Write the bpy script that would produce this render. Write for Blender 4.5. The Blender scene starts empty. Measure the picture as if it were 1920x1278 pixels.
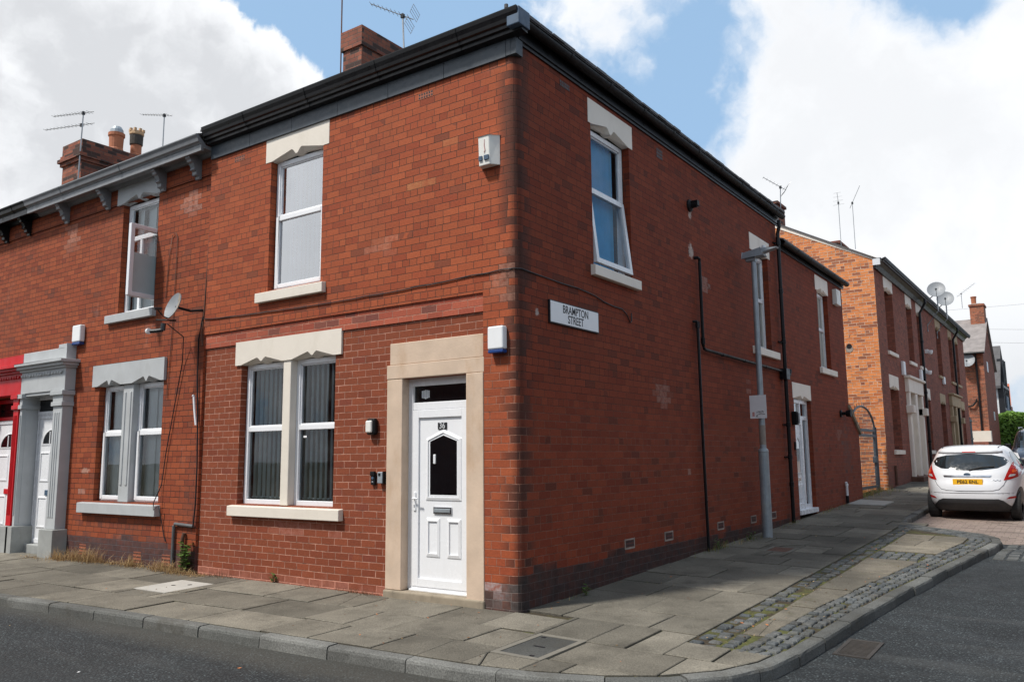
import bpy, bmesh, math, random
from math import radians as R, sin, cos, pi
from mathutils import Vector, Matrix
random.seed(11)
scene = bpy.context.scene
COL = scene.collection

# ------------------------------------------------------------------ camera
YAW, PITCH, ROLL = -0.611396, 0.140335, -0.009731
fwd = Vector((sin(YAW)*cos(PITCH), cos(YAW)*cos(PITCH), sin(PITCH)))
rt0 = Vector((cos(YAW), -sin(YAW), 0)); up0 = rt0.cross(fwd)
rt = rt0*cos(ROLL) + up0*sin(ROLL); up = -rt0*sin(ROLL) + up0*cos(ROLL)
cam_d = bpy.data.cameras.new('camera'); cam = bpy.data.objects.new('camera', cam_d); COL.objects.link(cam)
cam.matrix_world = Matrix(((rt.x, up.x, -fwd.x, 4.751), (rt.y, up.y, -fwd.y, -6.888), (rt.z, up.z, -fwd.z, 1.494), (0, 0, 0, 1)))
cam_d.lens = 28.92; cam_d.sensor_width = 36; cam_d.clip_end = 3000; cam_d.clip_start = 0.05
scene.camera = cam

# ------------------------------------------------------------------ light, sky, exposure
SUN = Vector((.36, .70, -1.17)).normalized()
sl = bpy.data.lights.new('sun', 'SUN'); sl.energy = 4.5; sl.angle = R(6); sl.color = (1.0, .955, .89)
so = bpy.data.objects.new('sun', sl); COL.objects.link(so); so.location = (-10, -20, 40)
so.rotation_euler = SUN.to_track_quat('-Z', 'Y').to_euler()
scene.view_settings.view_transform = 'Standard'; scene.view_settings.look = 'None'
scene.view_settings.exposure = 0.0; scene.view_settings.gamma = 1
w = bpy.data.worlds.new('World'); scene.world = w; w.use_nodes = True


class NT:
    """small helper for writing node trees"""
    def __init__(s, t): s.t = t; s.n = t.nodes; s.l = t.links
    def new(s, ty, **kw):
        n = s.n.new(ty)
        for k, v in kw.items(): setattr(n, k, v)
        return n
    def put(s, sock, v):
        if isinstance(v, bpy.types.NodeSocket): s.l.new(v, sock)
        elif v is not None:
            if isinstance(v, (tuple, list)) and len(v) == 3 and sock.type == 'RGBA': v = (*v, 1)
            sock.default_value = v
    def m(s, op, a, b=None, c=None, clamp=False):
        n = s.new('ShaderNodeMath', operation=op, use_clamp=clamp)
        s.put(n.inputs[0], a); s.put(n.inputs[1], b) if b is not None else None; s.put(n.inputs[2], c) if c is not None else None
        return n.outputs[0]
    def vm(s, op, a, b=None):
        n = s.new('ShaderNodeVectorMath', operation=op); s.put(n.inputs[0], a)
        if b is not None: s.put(n.inputs[1], b)
        return n.outputs['Value'] if op in ('DOT_PRODUCT', 'LENGTH') else n.outputs[0]
    def mix(s, f, a, b, bt='MIX'):
        n = s.new('ShaderNodeMix', data_type='RGBA', blend_type=bt); s.put(n.inputs[0], f); s.put(n.inputs[6], a); s.put(n.inputs[7], b)
        return n.outputs[2]
    def noise(s, vec, scale, detail=3, rough=.55, w=None):
        n = s.new('ShaderNodeTexNoise'); n.noise_dimensions = '4D' if w is not None else '3D'
        s.put(n.inputs['Vector'], vec); s.put(n.inputs['Scale'], scale); s.put(n.inputs['Detail'], detail); s.put(n.inputs['Roughness'], rough)
        if w is not None: n.inputs['W'].default_value = w
        return n.outputs[0]
    def wn(s, vec):
        n = s.new('ShaderNodeTexWhiteNoise', noise_dimensions='3D'); s.put(n.inputs['Vector'], vec); return n.outputs
    def ss(s, x, a, b, lo=0., hi=1.):
        n = s.new('ShaderNodeMapRange', interpolation_type='SMOOTHSTEP'); s.put(n.inputs[0], x); s.put(n.inputs[1], a); s.put(n.inputs[2], b)
        n.inputs[3].default_value = lo; n.inputs[4].default_value = hi; return n.outputs[0]
    def mr(s, x, a, b, lo, hi):
        n = s.new('ShaderNodeMapRange'); s.put(n.inputs[0], x); n.inputs[1].default_value = a; n.inputs[2].default_value = b
        n.inputs[3].default_value = lo; n.inputs[4].default_value = hi; return n.outputs[0]
    def xyz(s, x, y, z):
        n = s.new('ShaderNodeCombineXYZ'); s.put(n.inputs[0], x); s.put(n.inputs[1], y); s.put(n.inputs[2], z); return n.outputs[0]
    def sep(s, v):
        n = s.new('ShaderNodeSeparateXYZ'); s.put(n.inputs[0], v); return n.outputs
    def ramp(s, f, stops):
        n = s.new('ShaderNodeValToRGB'); s.put(n.inputs[0], f); e = n.color_ramp.elements
        while len(e) < len(stops): e.new(.5)
        for el, (p, c) in zip(e, stops): el.position = p; el.color = (*c, 1)
        return n.outputs[0]


def build_world():
    T = NT(w.node_tree); T.n.clear()
    out = T.new('ShaderNodeOutputWorld')
    sky = T.new('ShaderNodeTexSky', sky_type='NISHITA'); sky.sun_disc = False
    sky.sun_elevation = R(56.1); sky.sun_rotation = R(207.2); sky.air_density = 1.0; sky.dust_density = 1.6; sky.ozone_density = 1.4
    d = T.new('ShaderNodeTexCoord').outputs['Generated']
    x, y, z = T.sep(d)
    zz = T.m('ADD', T.m('MAXIMUM', z, 0.0), .22)
    p = T.xyz(T.m('DIVIDE', x, zz), T.m('DIVIDE', y, zz), T.m('MULTIPLY', z, 1.6))
    warp = T.vm('ADD', d, T.xyz(T.m('MULTIPLY', T.m('SUBTRACT', T.noise(d, 9, 5, .6, 1.0), .5), .10), T.m('MULTIPLY', T.m('SUBTRACT', T.noise(d, 9, 5, .6, 7.0), .5), .10), T.m('MULTIPLY', T.m('SUBTRACT', T.noise(d, 9, 5, .6, 4.0), .5), .10)))
    big = T.noise(warp, 4.2, 4, .5, 3.1)
    det = T.noise(warp, 15, 12, .60, 5.5)
    def puff(sc):
        v = T.new('ShaderNodeTexVoronoi', feature='SMOOTH_F1'); T.put(v.inputs['Vector'], warp); v.inputs['Scale'].default_value = sc; v.inputs['Smoothness'].default_value = .35; return T.m('SUBTRACT', .45, v.outputs['Distance'])
    f = T.m('ADD', T.m('MULTIPLY', T.m('SUBTRACT', big, .5), .9), T.m('MULTIPLY', T.m('SUBTRACT', det, .5), .9))
    f = T.m('ADD', f, T.m('ADD', T.m('MULTIPLY', puff(13), .35), T.m('MULTIPLY', puff(31), .22)))
    f = T.m('ADD', f, .30)
    for (v, k, wt) in [((-.66, .59, .47), 70, -.62), ((-.58, .66, .49), 70, -.55), ((-.70, .545, .475), 300, -.30), ((-.52, .70, .50), 150, -.30), ((-.385, .83, .415), 280, -.44), ((-.365, .85, .385), 300, -.30),
                       ((-.33, .84, .44), 150, -.08), ((-.39, .80, .455), 300, -.12), ((-.22, .86, .47), 150, -.20), ((-.08, .89, .45), 500, -.50), ((-.12, .88, .46), 200, -.15), ((-.80, .44, .41), 50, .45),
                       ((-.725, .55, .43), 420, .35), ((-.70, .585, .40), 260, .55), ((-.455, .75, .49), 260, .50), ((-.39, .795, .475), 900, .30), ((-.385, .82, .428), 2600, .42), ((-.43, .79, .445), 1500, .18), ((-.285, .85, .445), 400, .16), ((-.25, .89, .375), 120, .25), ((-.16, .93, .33), 30, .40), ((.0, .93, .36), 70, .35)]:
        vv = Vector(v).normalized()
        e = T.m('EXPONENT', T.m('MULTIPLY', T.m('SUBTRACT', T.vm('DOT_PRODUCT', d, tuple(vv)), 1.0), float(k)))
        f = T.m('ADD', f, T.m('MULTIPLY', e, wt))
    cover = T.ss(f, .02, T.m('ADD', .16, T.ss(x, -.56, -.40, 0., .34)))
    # grey bellies of the clouds where they are thick
    thick = T.m('MULTIPLY', T.ss(f, .16, .62), T.ss(T.noise(warp, 5.5, 6, .55, 9.0), .38, .62))
    thick = T.m('MULTIPLY', thick, T.ss(x, -.72, -.50, 1., .38))
    edge = T.mix(thick, (1.12, 1.14, 1.17), (.79, .81, .845))
    lowg = T.ss(z, .0, .22)
    edge = T.mix(T.ss(z, .50, .74), edge, (.54, .555, .58))      # clouds overhead, out of view, dimmed to weaken the ambient light
    ccol = T.mix(lowg, (.86, .89, .93), edge)
    bsky = T.new('ShaderNodeBackground'); T.put(bsky.inputs[0], sky.outputs[0]); bsky.inputs[1].default_value = .105
    # thin veil so that the blue is pale
    veil = T.new('ShaderNodeBackground'); veil.inputs[0].default_value = (.44, .69, 1, 1); veil.inputs[1].default_value = 1.0
    m0 = T.new('ShaderNodeMixShader'); m0.inputs[0].default_value = .70; T.l.new(bsky.outputs[0], m0.inputs[1]); T.l.new(veil.outputs[0], m0.inputs[2])
    bc = T.new('ShaderNodeBackground'); T.put(bc.inputs[0], ccol); bc.inputs[1].default_value = .92
    mx = T.new('ShaderNodeMixShader'); T.put(mx.inputs[0], cover); T.l.new(m0.outputs[0], mx.inputs[1]); T.l.new(bc.outputs[0], mx.inputs[2])
    T.l.new(mx.outputs[0], out.inputs[0])
build_world()


# ------------------------------------------------------------------ mesh helper
OFF = {}
def off(o): return OFF.get(o.name, Vector((0, 0, 0))) if o else Vector((0, 0, 0))


class MB:
    def __init__(s): s.v = []; s.f = []; s.uv = []; s.m = []
    def face(s, pts, mat=0, uv=None):
        i = len(s.v); s.v += [tuple(p) for p in pts]; s.f.append(tuple(range(i, i+len(pts)))); s.m.append(mat)
        if uv is None:
            a = Vector(pts[1])-Vector(pts[0]); b = Vector(pts[2])-Vector(pts[0]); n = a.cross(b)
            ax = max(range(3), key=lambda k: abs(n[k]))
            uv = [((p[1], p[2]), (p[0], p[2]), (p[0], p[1]))[ax] for p in pts]
        s.uv.append([tuple(q) for q in uv])
    def hexa(s, c, mat=0, skip=()):
        """c: 8 corners, bottom ring 0-3 then top ring 4-7 (counter clockwise from above)"""
        for k, q in enumerate(((3, 2, 1, 0), (4, 5, 6, 7), (0, 1, 5, 4), (1, 2, 6, 5), (2, 3, 7, 6), (3, 0, 4, 7))):
            if k not in skip: s.face([c[j] for j in q], mat)
    def box(s, x0, x1, y0, y1, z0, z1, mat=0, skip=()):
        if x1 < x0: x0, x1 = x1, x0
        if y1 < y0: y0, y1 = y1, y0
        if z1 < z0: z0, z1 = z1, z0
        s.hexa([(x0, y0, z0), (x1, y0, z0), (x1, y1, z0), (x0, y1, z0), (x0, y0, z1), (x1, y0, z1), (x1, y1, z1), (x0, y1, z1)], mat, skip)
    def pbox(s, P, u0, u1, z0, z1, d0, d1, mat=0, skip=()):
        a = [P(u, z, d) for (u, z, d) in ((u0, z0, d0), (u1, z0, d0), (u1, z0, d1), (u0, z0, d1), (u0, z1, d0), (u1, z1, d0), (u1, z1, d1), (u0, z1, d1))]
        s.hexa(a, mat, skip)
    def prism(s, pts, vec, mat=0, caps=True):
        """polygon pts (3D, front face counter clockwise seen from outside), extruded along vec (backwards)"""
        vec = Vector(vec); q = [Vector(p) for p in pts]; r = [p+vec for p in q]; n = len(q)
        if caps: s.face(q, mat); s.face(list(reversed(r)), mat)
        for i in range(n):
            j = (i+1) % n; s.face([q[j], q[i], r[i], r[j]], mat)
    def tube(s, path, r, n=8, mat=0, cap=True, r2=None):
        P = [Vector(p) for p in path]; rings = []
        for i, p in enumerate(P):
            t = (P[min(i+1, len(P)-1)]-P[max(i-1, 0)]).normalized()
            a = Vector((0, 0, 1)) if abs(t.z) < .9 else Vector((1, 0, 0))
            u = t.cross(a).normalized(); v = t.cross(u)
            rr = r if r2 is None else r+(r2-r)*i/(len(P)-1)
            if isinstance(r, (list, tuple)): rr = r[i]
            rings.append([p+u*cos(2*pi*k/n)*rr+v*sin(2*pi*k/n)*rr for k in range(n)])
        b = len(s.v)
        for rg in rings: s.v += [tuple(q) for q in rg]
        for i in range(len(P)-1):
            for k in range(n):
                k2 = (k+1) % n
                s.f.append((b+i*n+k, b+i*n+k2, b+(i+1)*n+k2, b+(i+1)*n+k)); s.m.append(mat)
                s.uv.append([(k/n, i), ((k+1)/n, i), ((k+1)/n, i+1), (k/n, i+1)])
        if cap:
            s.face(list(reversed(rings[0])), mat); s.face(rings[-1], mat)
    def lathe(s, prof, c, axis='Z', n=16, mat=0, M=None):
        """prof [(r,h)] revolved about an axis through c"""
        b = len(s.v); c = Vector(c)
        for (r, h) in prof:
            for k in range(n):
                a = 2*pi*k/n; x, y = r*cos(a), r*sin(a)
                q = Vector((x, y, h)) if axis == 'Z' else (Vector((x, h, y)) if axis == 'Y' else Vector((h, x, y)))
                if M: q = M @ q
                s.v.append(tuple(c+q))
        for i in range(len(prof)-1):
            for k in range(n):
                k2 = (k+1) % n; s.f.append((b+i*n+k, b+i*n+k2, b+(i+1)*n+k2, b+(i+1)*n+k)); s.m.append(mat)
                s.uv.append([(0, 0), (1, 0), (1, 1), (0, 1)])
    def build(s, name, mats, parent=None, smooth=False, bevel=0, weld=False, local=False, seg=2, recalc=False):
        me = bpy.data.meshes.new(name)
        o = bpy.data.objects.new(name, me); COL.objects.link(o)
        sh = Vector((0, 0, 0)) if local else off(parent)
        me.from_pydata([(v[0]-sh.x, v[1]-sh.y, v[2]-sh.z) for v in s.v], [], s.f)
        ul = me.uv_layers.new(name='UVMap'); k = 0
        for uvs in s.uv:
            for q in uvs: ul.data[k].uv = q; k += 1
        for mt in (mats if isinstance(mats, (list, tuple)) else [mats]): me.materials.append(mt)
        me.polygons.foreach_set('material_index', s.m)
        if weld or recalc:
            bm = bmesh.new(); bm.from_mesh(me)
            if weld: bmesh.ops.remove_doubles(bm, verts=bm.verts, dist=1e-4)
            if recalc: bmesh.ops.recalc_face_normals(bm, faces=bm.faces)
            bm.to_mesh(me); bm.free()
        if smooth: me.polygons.foreach_set('use_smooth', [True]*len(me.polygons))
        me.update()
        if parent: o.parent = parent; OFF[o.name] = Vector((0, 0, 0)) if local else off(parent).copy()
        if bevel:
            if not weld:
                bm = bmesh.new(); bm.from_mesh(me); bmesh.ops.remove_doubles(bm, verts=bm.verts, dist=1e-5); bm.to_mesh(me); bm.free()
            b = o.modifiers.new('bevel', 'BEVEL'); b.width = bevel; b.segments = seg; b.limit_method = 'ANGLE'; b.angle_limit = R(40)
            b.harden_normals = False
        return o


def tag(o, label=None, cat=None, group=None, kind=None):
    if label: o['label'] = label
    if cat: o['category'] = cat
    if group: o['group'] = group
    if kind: o['kind'] = kind
    return o


def thing(name, loc, label, cat, group=None):
    o = bpy.data.objects.new(name, None); COL.objects.link(o); o.location = loc; o.empty_display_size = .1
    OFF[o.name] = Vector(loc); return tag(o, label, cat, group)


def copy_tree(o, parent=None):
    c = o.copy(); COL.objects.link(c)
    if parent: c.parent = parent
    for ch in list(o.children): copy_tree(ch, c)
    return c


# ------------------------------------------------------------------ materials
def new_mat(name):
    m = bpy.data.materials.new(name); m.use_nodes = True; T = NT(m.node_tree); T.n.clear()
    out = T.new('ShaderNodeOutputMaterial'); b = T.new('ShaderNodeBsdfPrincipled'); T.l.new(b.outputs[0], out.inputs[0])
    return m, T, b, out


def plain(name, col, rough=.5, metal=0., var=.12, scale=6, bump=0., bscale=60, dirt=0., dirtcol=(.1, .085, .06), spec=.5, coat=0.):
    """painted or bare surface with mottling, faint bump and grime patches"""
    m, T, b, out = new_mat(name)
    p = T.new('ShaderNodeTexCoord').outputs['Object']
    n1 = T.noise(p, scale, 6, .6); c = T.mix(1., col, T.mr(n1, .25, .75, 1-var, 1+var), 'MULTIPLY')
    if dirt:
        q = T.vm('MULTIPLY', p, (1, 1, .35))
        g = T.ss(T.noise(q, scale*.7+1, 8, .68, 2.0), .50, .75); c = T.mix(T.m('MULTIPLY', g, dirt), c, dirtcol)
    T.put(b.inputs['Base Color'], c)
    T.put(b.inputs['Roughness'], T.mr(T.noise(p, scale*2.3, 4, .6), .3, .7, max(rough-.08, .02), min(rough+.1, 1)))
    b.inputs['Metallic'].default_value = metal; b.inputs['Specular IOR Level'].default_value = spec; b.inputs['Coat Weight'].default_value = coat
    if bump:
        bn = T.new('ShaderNodeBump'); bn.inputs['Strength'].default_value = bump; bn.inputs['Distance'].default_value = .004
        T.put(bn.inputs['Height'], T.noise(p, bscale, 5, .6)); T.l.new(bn.outputs[0], b.inputs['Normal'])
    return m


def brick_mat(name, cols, dark=(.06, .03, .025), darkfrac=.08, mortar=(.03, .025, .02), mortar2=None, vsplit=0., joint=.007, bw=.222, bh=.0817,
              base=None, corner=False, seed=0., darkk=.55, soot=.35, effl=.25, header=5, bumpk=1., effcol=(.50, .36, .30), grime=(.10, .045, .03), patches=(), vshift=0.):
    m, T, b, out = new_mat(name)
    tc = T.new('ShaderNodeUVMap'); u, v, _ = T.sep(tc.outputs[0])
    uv = T.xyz(u, v, seed)
    vq = T.m('ADD', v, vshift)
    uw = T.m('ADD', u, T.m('MULTIPLY', T.m('SUBTRACT', T.noise(uv, 7, 3, .6), .5), .012))
    vw = T.m('ADD', vq, T.m('ADD', T.m('MULTIPLY', T.m('SUBTRACT', T.noise(uv, 8.5, 3, .6, 4.), .5), .009), T.m('MULTIPLY', T.m('SUBTRACT', T.noise(uv, .8, 2, .5, 6.), .5), .02)))
    vr = T.m('DIVIDE', vw, bh); row = T.m('FLOOR', vr); fv = T.m('SUBTRACT', vr, row)
    hd = T.m('LESS_THAN', T.m('ABSOLUTE', T.m('SUBTRACT', T.m('FLOORED_MODULO', row, float(header)), 0.)), .5) if header else 0.
    bwr = T.m('MULTIPLY', bw, T.m('SUBTRACT', 1., T.m('MULTIPLY', hd, .5))) if header else bw
    rr = T.wn(T.xyz(row, seed, 3.))[0]
    o = T.m('ADD', T.m('MULTIPLY', T.m('FLOORED_MODULO', row, 2.), .5), T.m('MULTIPLY', rr, .16))
    ur = T.m('ADD', T.m('DIVIDE', uw, bwr), o); c0 = T.m('FLOOR', ur); fu = T.m('SUBTRACT', ur, c0)
    du = T.m('MULTIPLY', T.m('SUBTRACT', .5, T.m('ABSOLUTE', T.m('SUBTRACT', fu, .5))), bwr)
    dv = T.m('MULTIPLY', T.m('SUBTRACT', .5, T.m('ABSOLUTE', T.m('SUBTRACT', fv, .5))), bh)
    d = T.m('SMOOTH_MIN', du, dv, .004)
    rnd = T.wn(T.xyz(c0, row, seed+1.3))[1]; r1, r2, r3 = T.sep(rnd)
    fine = T.noise(uv, 42, 6, .62); fine2 = T.noise(uv, 120, 4, .6)
    d = T.m('ADD', d, T.m('MULTIPLY', T.m('SUBTRACT', T.noise(uv, 55, 3, .6, 2.), .5), .006))
    # each joint line has its own width
    jw = T.m('MULTIPLY', T.m('ADD', .75, T.m('MULTIPLY', T.wn(T.xyz(row, c0, 9.))[0], .5)), joint*.5)
    mask = T.ss(d, T.m('SUBTRACT', jw, .0016), T.m('ADD', jw, .0016))
    n = len(cols)
    bc = T.ramp(r1, [(i/(n-1), c) for i, c in enumerate(cols)])
    bc = T.mix(1., bc, T.mr(r2, 0, 1, .90, 1.09), 'MULTIPLY')
    drk = T.m('LESS_THAN', T.m('ADD', r3, T.m('MULTIPLY', T.m('SUBTRACT', T.noise(uv, .9, 3, .6, 3.), .5), -.5*min(1, darkfrac*6))), darkfrac)
    if corner:
        cz = T.ss(T.m('ABSOLUTE', u), .10, .30, 1., 0.)
        ext = T.m('MULTIPLY', cz, T.m('LESS_THAN', T.m('ADD', r3, T.m('MULTIPLY', r1, .2)), T.mr(v, 0, 6.0, .55, .95)))
    bc = T.mix(T.m('MULTIPLY', drk, darkk), bc, dark)
    if corner:
        bc = T.mix(T.m('MULTIPLY', ext, .72), bc, (.050, .022, .017))
        bc = T.mix(T.m('MULTIPLY', T.ss(T.m('ABSOLUTE', u), .02, .13, 1., 0.), T.mr(T.noise(uv, 2.5, 5, .65, 19.), .3, .7, .15, .75)), bc, (.040, .020, .016))
    bc = T.mix(1., bc, T.mr(fine, .25, .75, .80, 1.20), 'MULTIPLY')
    if mortar2:
        mc = T.mix(T.ss(T.m('ADD', v, T.m('MULTIPLY', T.noise(uv, 1.2, 4, .6), .8)), vsplit+.1, vsplit+.7), mortar2, mortar)
    else: mc = mortar
    mc = T.mix(1., mc, T.mr(T.noise(uv, 7, 7, .7), .30, .70, .28, 1.75), 'MULTIPLY')
    c = T.mix(mask, mc, bc)
    st = T.ss(T.noise(T.vm('MULTIPLY', uv, (1, .6, 1)), .75, 8, .62, 8.), .45, .72)
    c = T.mix(T.m('MULTIPLY', st, soot), c, grime)
    streak = T.ss(T.noise(T.vm('MULTIPLY', uv, (4.5, .55, 1)), 1., 6, .6, 5.), .56, .78)
    c = T.mix(T.m('MULTIPLY', streak, soot*.7), c, grime)
    ef = T.m('MULTIPLY', T.ss(T.noise(uv, 1.3, 9, .66, 11.), .60, .76), T.ss(T.noise(uv, 11, 5, .6, 12.), .38, .62))
    c = T.mix(T.m('MULTIPLY', ef, effl), c, effcol)
    cu = T.m('MULTIPLY', T.m('ADD', T.m('SUBTRACT', c0, o), .5), bwr); cv = T.m('MULTIPLY', T.m('ADD', row, .5), bh)     # middle of the brick
    rag = T.noise(uv, 13, 7, .72, 15.); rag2 = T.noise(uv, 30, 5, .7, 16.)
    for (pu, pv, pr, pcol, k) in patches:      # repaired or scarred bricks at their own places
        byb = max(pr) > .14
        at = T.xyz(cu, cv, 0.) if byb else T.xyz(u, v, 0.)
        dd = T.vm('LENGTH', T.vm('MULTIPLY', T.vm('SUBTRACT', at, (pu, pv, 0)), (1./pr[0], 1./pr[1], 0)))
        if byb: pm = T.m('MULTIPLY', T.ss(T.m('ADD', dd, T.m('MULTIPLY', r3, .7)), .80, 1.15, 1., 0.), T.ss(rag, .32, .56))
        else: pm = T.ss(T.m('ADD', dd, T.m('MULTIPLY', T.m('SUBTRACT', rag, .5), 3.0)), .55, 1.05, 1., 0.)
        pm = T.m('MULTIPLY', pm, T.mr(rag2, .3, .7, .30, .95))
        c = T.mix(T.m('MULTIPLY', pm, k), c, pcol)
    if base:
        z0, bcol, k = base
        bz = T.ss(T.m('ADD', T.m('ADD', T.m('MULTIPLY', cv, .75), T.m('MULTIPLY', v, .25)), T.m('ADD', T.m('MULTIPLY', T.m('SUBTRACT', r1, .5), .10), T.m('MULTIPLY', T.m('SUBTRACT', T.noise(uv, 2.2, 6, .65, 14.), .5), .30))), z0-.06, z0+.05, 1., 0.)
        bc2 = T.mix(1., bcol, T.mr(T.noise(uv, 9, 6, .7), .25, .75, .5, 1.8), 'MULTIPLY'); bc2 = T.mix(mask, tuple(min(1, x*2.6+.01) for x in bcol), bc2)
        c = T.mix(T.m('MULTIPLY', bz, T.mr(T.noise(uv, 6, 5, .7, 17.), .3, .6, k*.75, k)), c, bc2)
    T.put(b.inputs['Base Color'], c)
    T.put(b.inputs['Roughness'], T.mr(fine2, .2, .8, .72, .95)); b.inputs['Specular IOR Level'].default_value = .3
    h = T.m('ADD', T.m('MULTIPLY', mask, .9), T.m('ADD', T.m('MULTIPLY', fine, .45), T.m('MULTIPLY', r2, .35)))
    bn = T.new('ShaderNodeBump'); bn.inputs['Strength'].default_value = .55*bumpk; bn.inputs['Distance'].default_value = .006
    T.put(bn.inputs['Height'], h); T.l.new(bn.outputs[0], b.inputs['Normal'])
    return m


def glass_mat(name, tint=(.93, .97, .98), refl=1.5, rough=.0, dirt=.04):
    m, T, b, out = new_mat(name); T.n.remove(b)
    g = T.new('ShaderNodeBsdfGlossy'); g.inputs['Roughness'].default_value = rough; g.inputs[0].default_value = (.95, .97, 1, 1)
    p = T.new('ShaderNodeTexCoord').outputs['Object']
    bn = T.new('ShaderNodeBump'); bn.inputs['Strength'].default_value = .04; bn.inputs['Distance'].default_value = .02
    T.put(bn.inputs['Height'], T.noise(p, 1.6, 1, .4)); T.l.new(bn.outputs[0], g.inputs['Normal'])
    t = T.new('ShaderNodeBsdfTransparent'); t.inputs[0].default_value = (*tint, 1)
    df = T.new('ShaderNodeBsdfDiffuse'); df.inputs[0].default_value = (.5, .5, .48, 1)
    fr = T.new('ShaderNodeFresnel'); fr.inputs[0].default_value = 1.5
    m1 = T.new('ShaderNodeMixShader'); T.put(m1.inputs[0], T.m('MULTIPLY', fr.outputs[0], refl, clamp=True))
    T.l.new(t.outputs[0], m1.inputs[1]); T.l.new(g.outputs[0], m1.inputs[2])
    m2 = T.new('ShaderNodeMixShader'); T.put(m2.inputs[0], T.m('MULTIPLY', T.ss(T.noise(p, 3, 6, .6), .4, .7), dirt))
    T.l.new(m1.outputs[0], m2.inputs[1]); T.l.new(df.outputs[0], m2.inputs[2]); T.l.new(m2.outputs[0], out.inputs[0])
    return m


def fabric(name, col):
    """blind cloth that lets some daylight through"""
    m, T, b, out = new_mat(name); p = T.new('ShaderNodeTexCoord').outputs['Object']
    c = T.mix(1., col, T.mr(T.noise(p, 5, 4), .3, .7, .93, 1.05), 'MULTIPLY'); T.put(b.inputs['Base Color'], c); b.inputs['Roughness'].default_value = .9
    t = T.new('ShaderNodeBsdfTranslucent'); T.put(t.inputs[0], c); mx = T.new('ShaderNodeMixShader'); mx.inputs[0].default_value = .5
    T.l.new(b.outputs[0], mx.inputs[1]); T.l.new(t.outputs[0], mx.inputs[2]); T.l.new(mx.outputs[0], out.inputs[0]); return m


M = {}
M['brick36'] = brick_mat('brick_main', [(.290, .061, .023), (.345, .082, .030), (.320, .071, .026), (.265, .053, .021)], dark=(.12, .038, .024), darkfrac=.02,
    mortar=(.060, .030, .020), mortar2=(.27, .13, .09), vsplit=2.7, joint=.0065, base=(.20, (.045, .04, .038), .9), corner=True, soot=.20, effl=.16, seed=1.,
    patches=[(-1.95, 3.98, (.28, .13), (.50, .22, .14), .6), (-.20, 3.30, (.22, .40), (.46, .25, .18), .55), (-.33, 4.1, (.05, .22), (.05, .03, .025), .6), (-.25, .13, (.30, .14), (.40, .40, .41), .85),
             (-4.6, 3.42, (.9, .05), (.09, .07, .06), .5), (-1.35, 4.62, (.17, .05), (.47, .22, .09), .8), (-.9, 5.0, (.15, .05), (.44, .17, .07), .7), (-4.17, 3.38, (.035, .22), (.06, .03, .022), .6), (-2.93, 3.36, (.03, .25), (.06, .03, .022), .6), (-2.5, 3.5, (.6, .03), (.08, .045, .035), .6), (-.42, 5.2, (.02, .3), (.07, .03, .02), .5)])
M['brick36shade'] = brick_mat('brick_side_shaded', [(.190, .033, .0125), (.215, .041, .0155), (.200, .036, .0135), (.172, .029, .0115)], dark=(.060, .020, .013), darkfrac=.06, darkk=.5,  # same brick as the front, darkened to paint in the side wall's shade
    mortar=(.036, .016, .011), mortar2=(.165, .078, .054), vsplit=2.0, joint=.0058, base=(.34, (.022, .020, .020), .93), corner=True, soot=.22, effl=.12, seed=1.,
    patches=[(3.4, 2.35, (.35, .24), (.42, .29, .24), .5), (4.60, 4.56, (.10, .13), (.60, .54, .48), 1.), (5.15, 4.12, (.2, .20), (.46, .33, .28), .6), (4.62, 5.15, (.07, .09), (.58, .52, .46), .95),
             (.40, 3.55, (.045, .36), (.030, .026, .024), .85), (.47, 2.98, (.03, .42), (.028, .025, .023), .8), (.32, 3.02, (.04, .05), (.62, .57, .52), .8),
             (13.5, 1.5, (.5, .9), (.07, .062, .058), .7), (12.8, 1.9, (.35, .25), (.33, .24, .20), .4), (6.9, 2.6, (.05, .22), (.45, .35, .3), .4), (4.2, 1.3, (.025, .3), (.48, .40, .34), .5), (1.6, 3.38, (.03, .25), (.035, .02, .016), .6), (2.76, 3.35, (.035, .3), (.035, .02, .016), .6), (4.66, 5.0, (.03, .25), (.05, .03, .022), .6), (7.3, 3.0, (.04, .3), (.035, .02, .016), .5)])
M['brick36low'] = brick_mat('brick_painted_low', [(.208, .050, .021), (.224, .056, .0235), (.194, .044, .0195)], dark=(.17, .04, .026), darkfrac=.05,
    mortar=(.33, .17, .122), joint=.0088, header=0, soot=.16, effl=.30, seed=5., bumpk=.8, effcol=(.48, .26, .21), grime=(.17, .05, .035), base=(.07, (.34, .14, .10), .55),
    patches=[(-3.3, .66, (.9, .09), (.43, .19, .15), .6)])
M['brick36band'] = brick_mat('brick_band', [(.33, .075, .042), (.40, .10, .055), (.29, .06, .035)], dark=(.08, .05, .045), darkfrac=.08, mortar=(.34, .17, .12), joint=.008, header=0,
    soot=.3, effl=.6, seed=8., effcol=(.48, .27, .22))
M['brick38'] = brick_mat('brick_neighbour', [(.245, .050, .0185), (.300, .070, .025), (.275, .060, .0215), (.21, .041, .0165)], dark=(.11, .038, .026), darkfrac=.035,
    mortar=(.022, .014, .011), joint=.0072, base=(.34, (.035, .03, .033), .88), soot=.34, effl=.25, seed=21., effcol=(.62, .46, .40), header=6,
    patches=[(-6.0, 5.25, (.40, .30), (.56, .36, .29), .5), (-9.4, 5.3, (.26, .35), (.54, .34, .27), .45), (-5.6, 1.0, (.35, 1.0), (.06, .035, .03), .5), (-7.6, .55, (1.5, .14), (.10, .045, .035), .6), (-8.5, 1.35, (.14, .05), (.55, .38, .3), .7), (-8.6, 1.0, (.15, .05), (.5, .36, .3), .6)])
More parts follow.
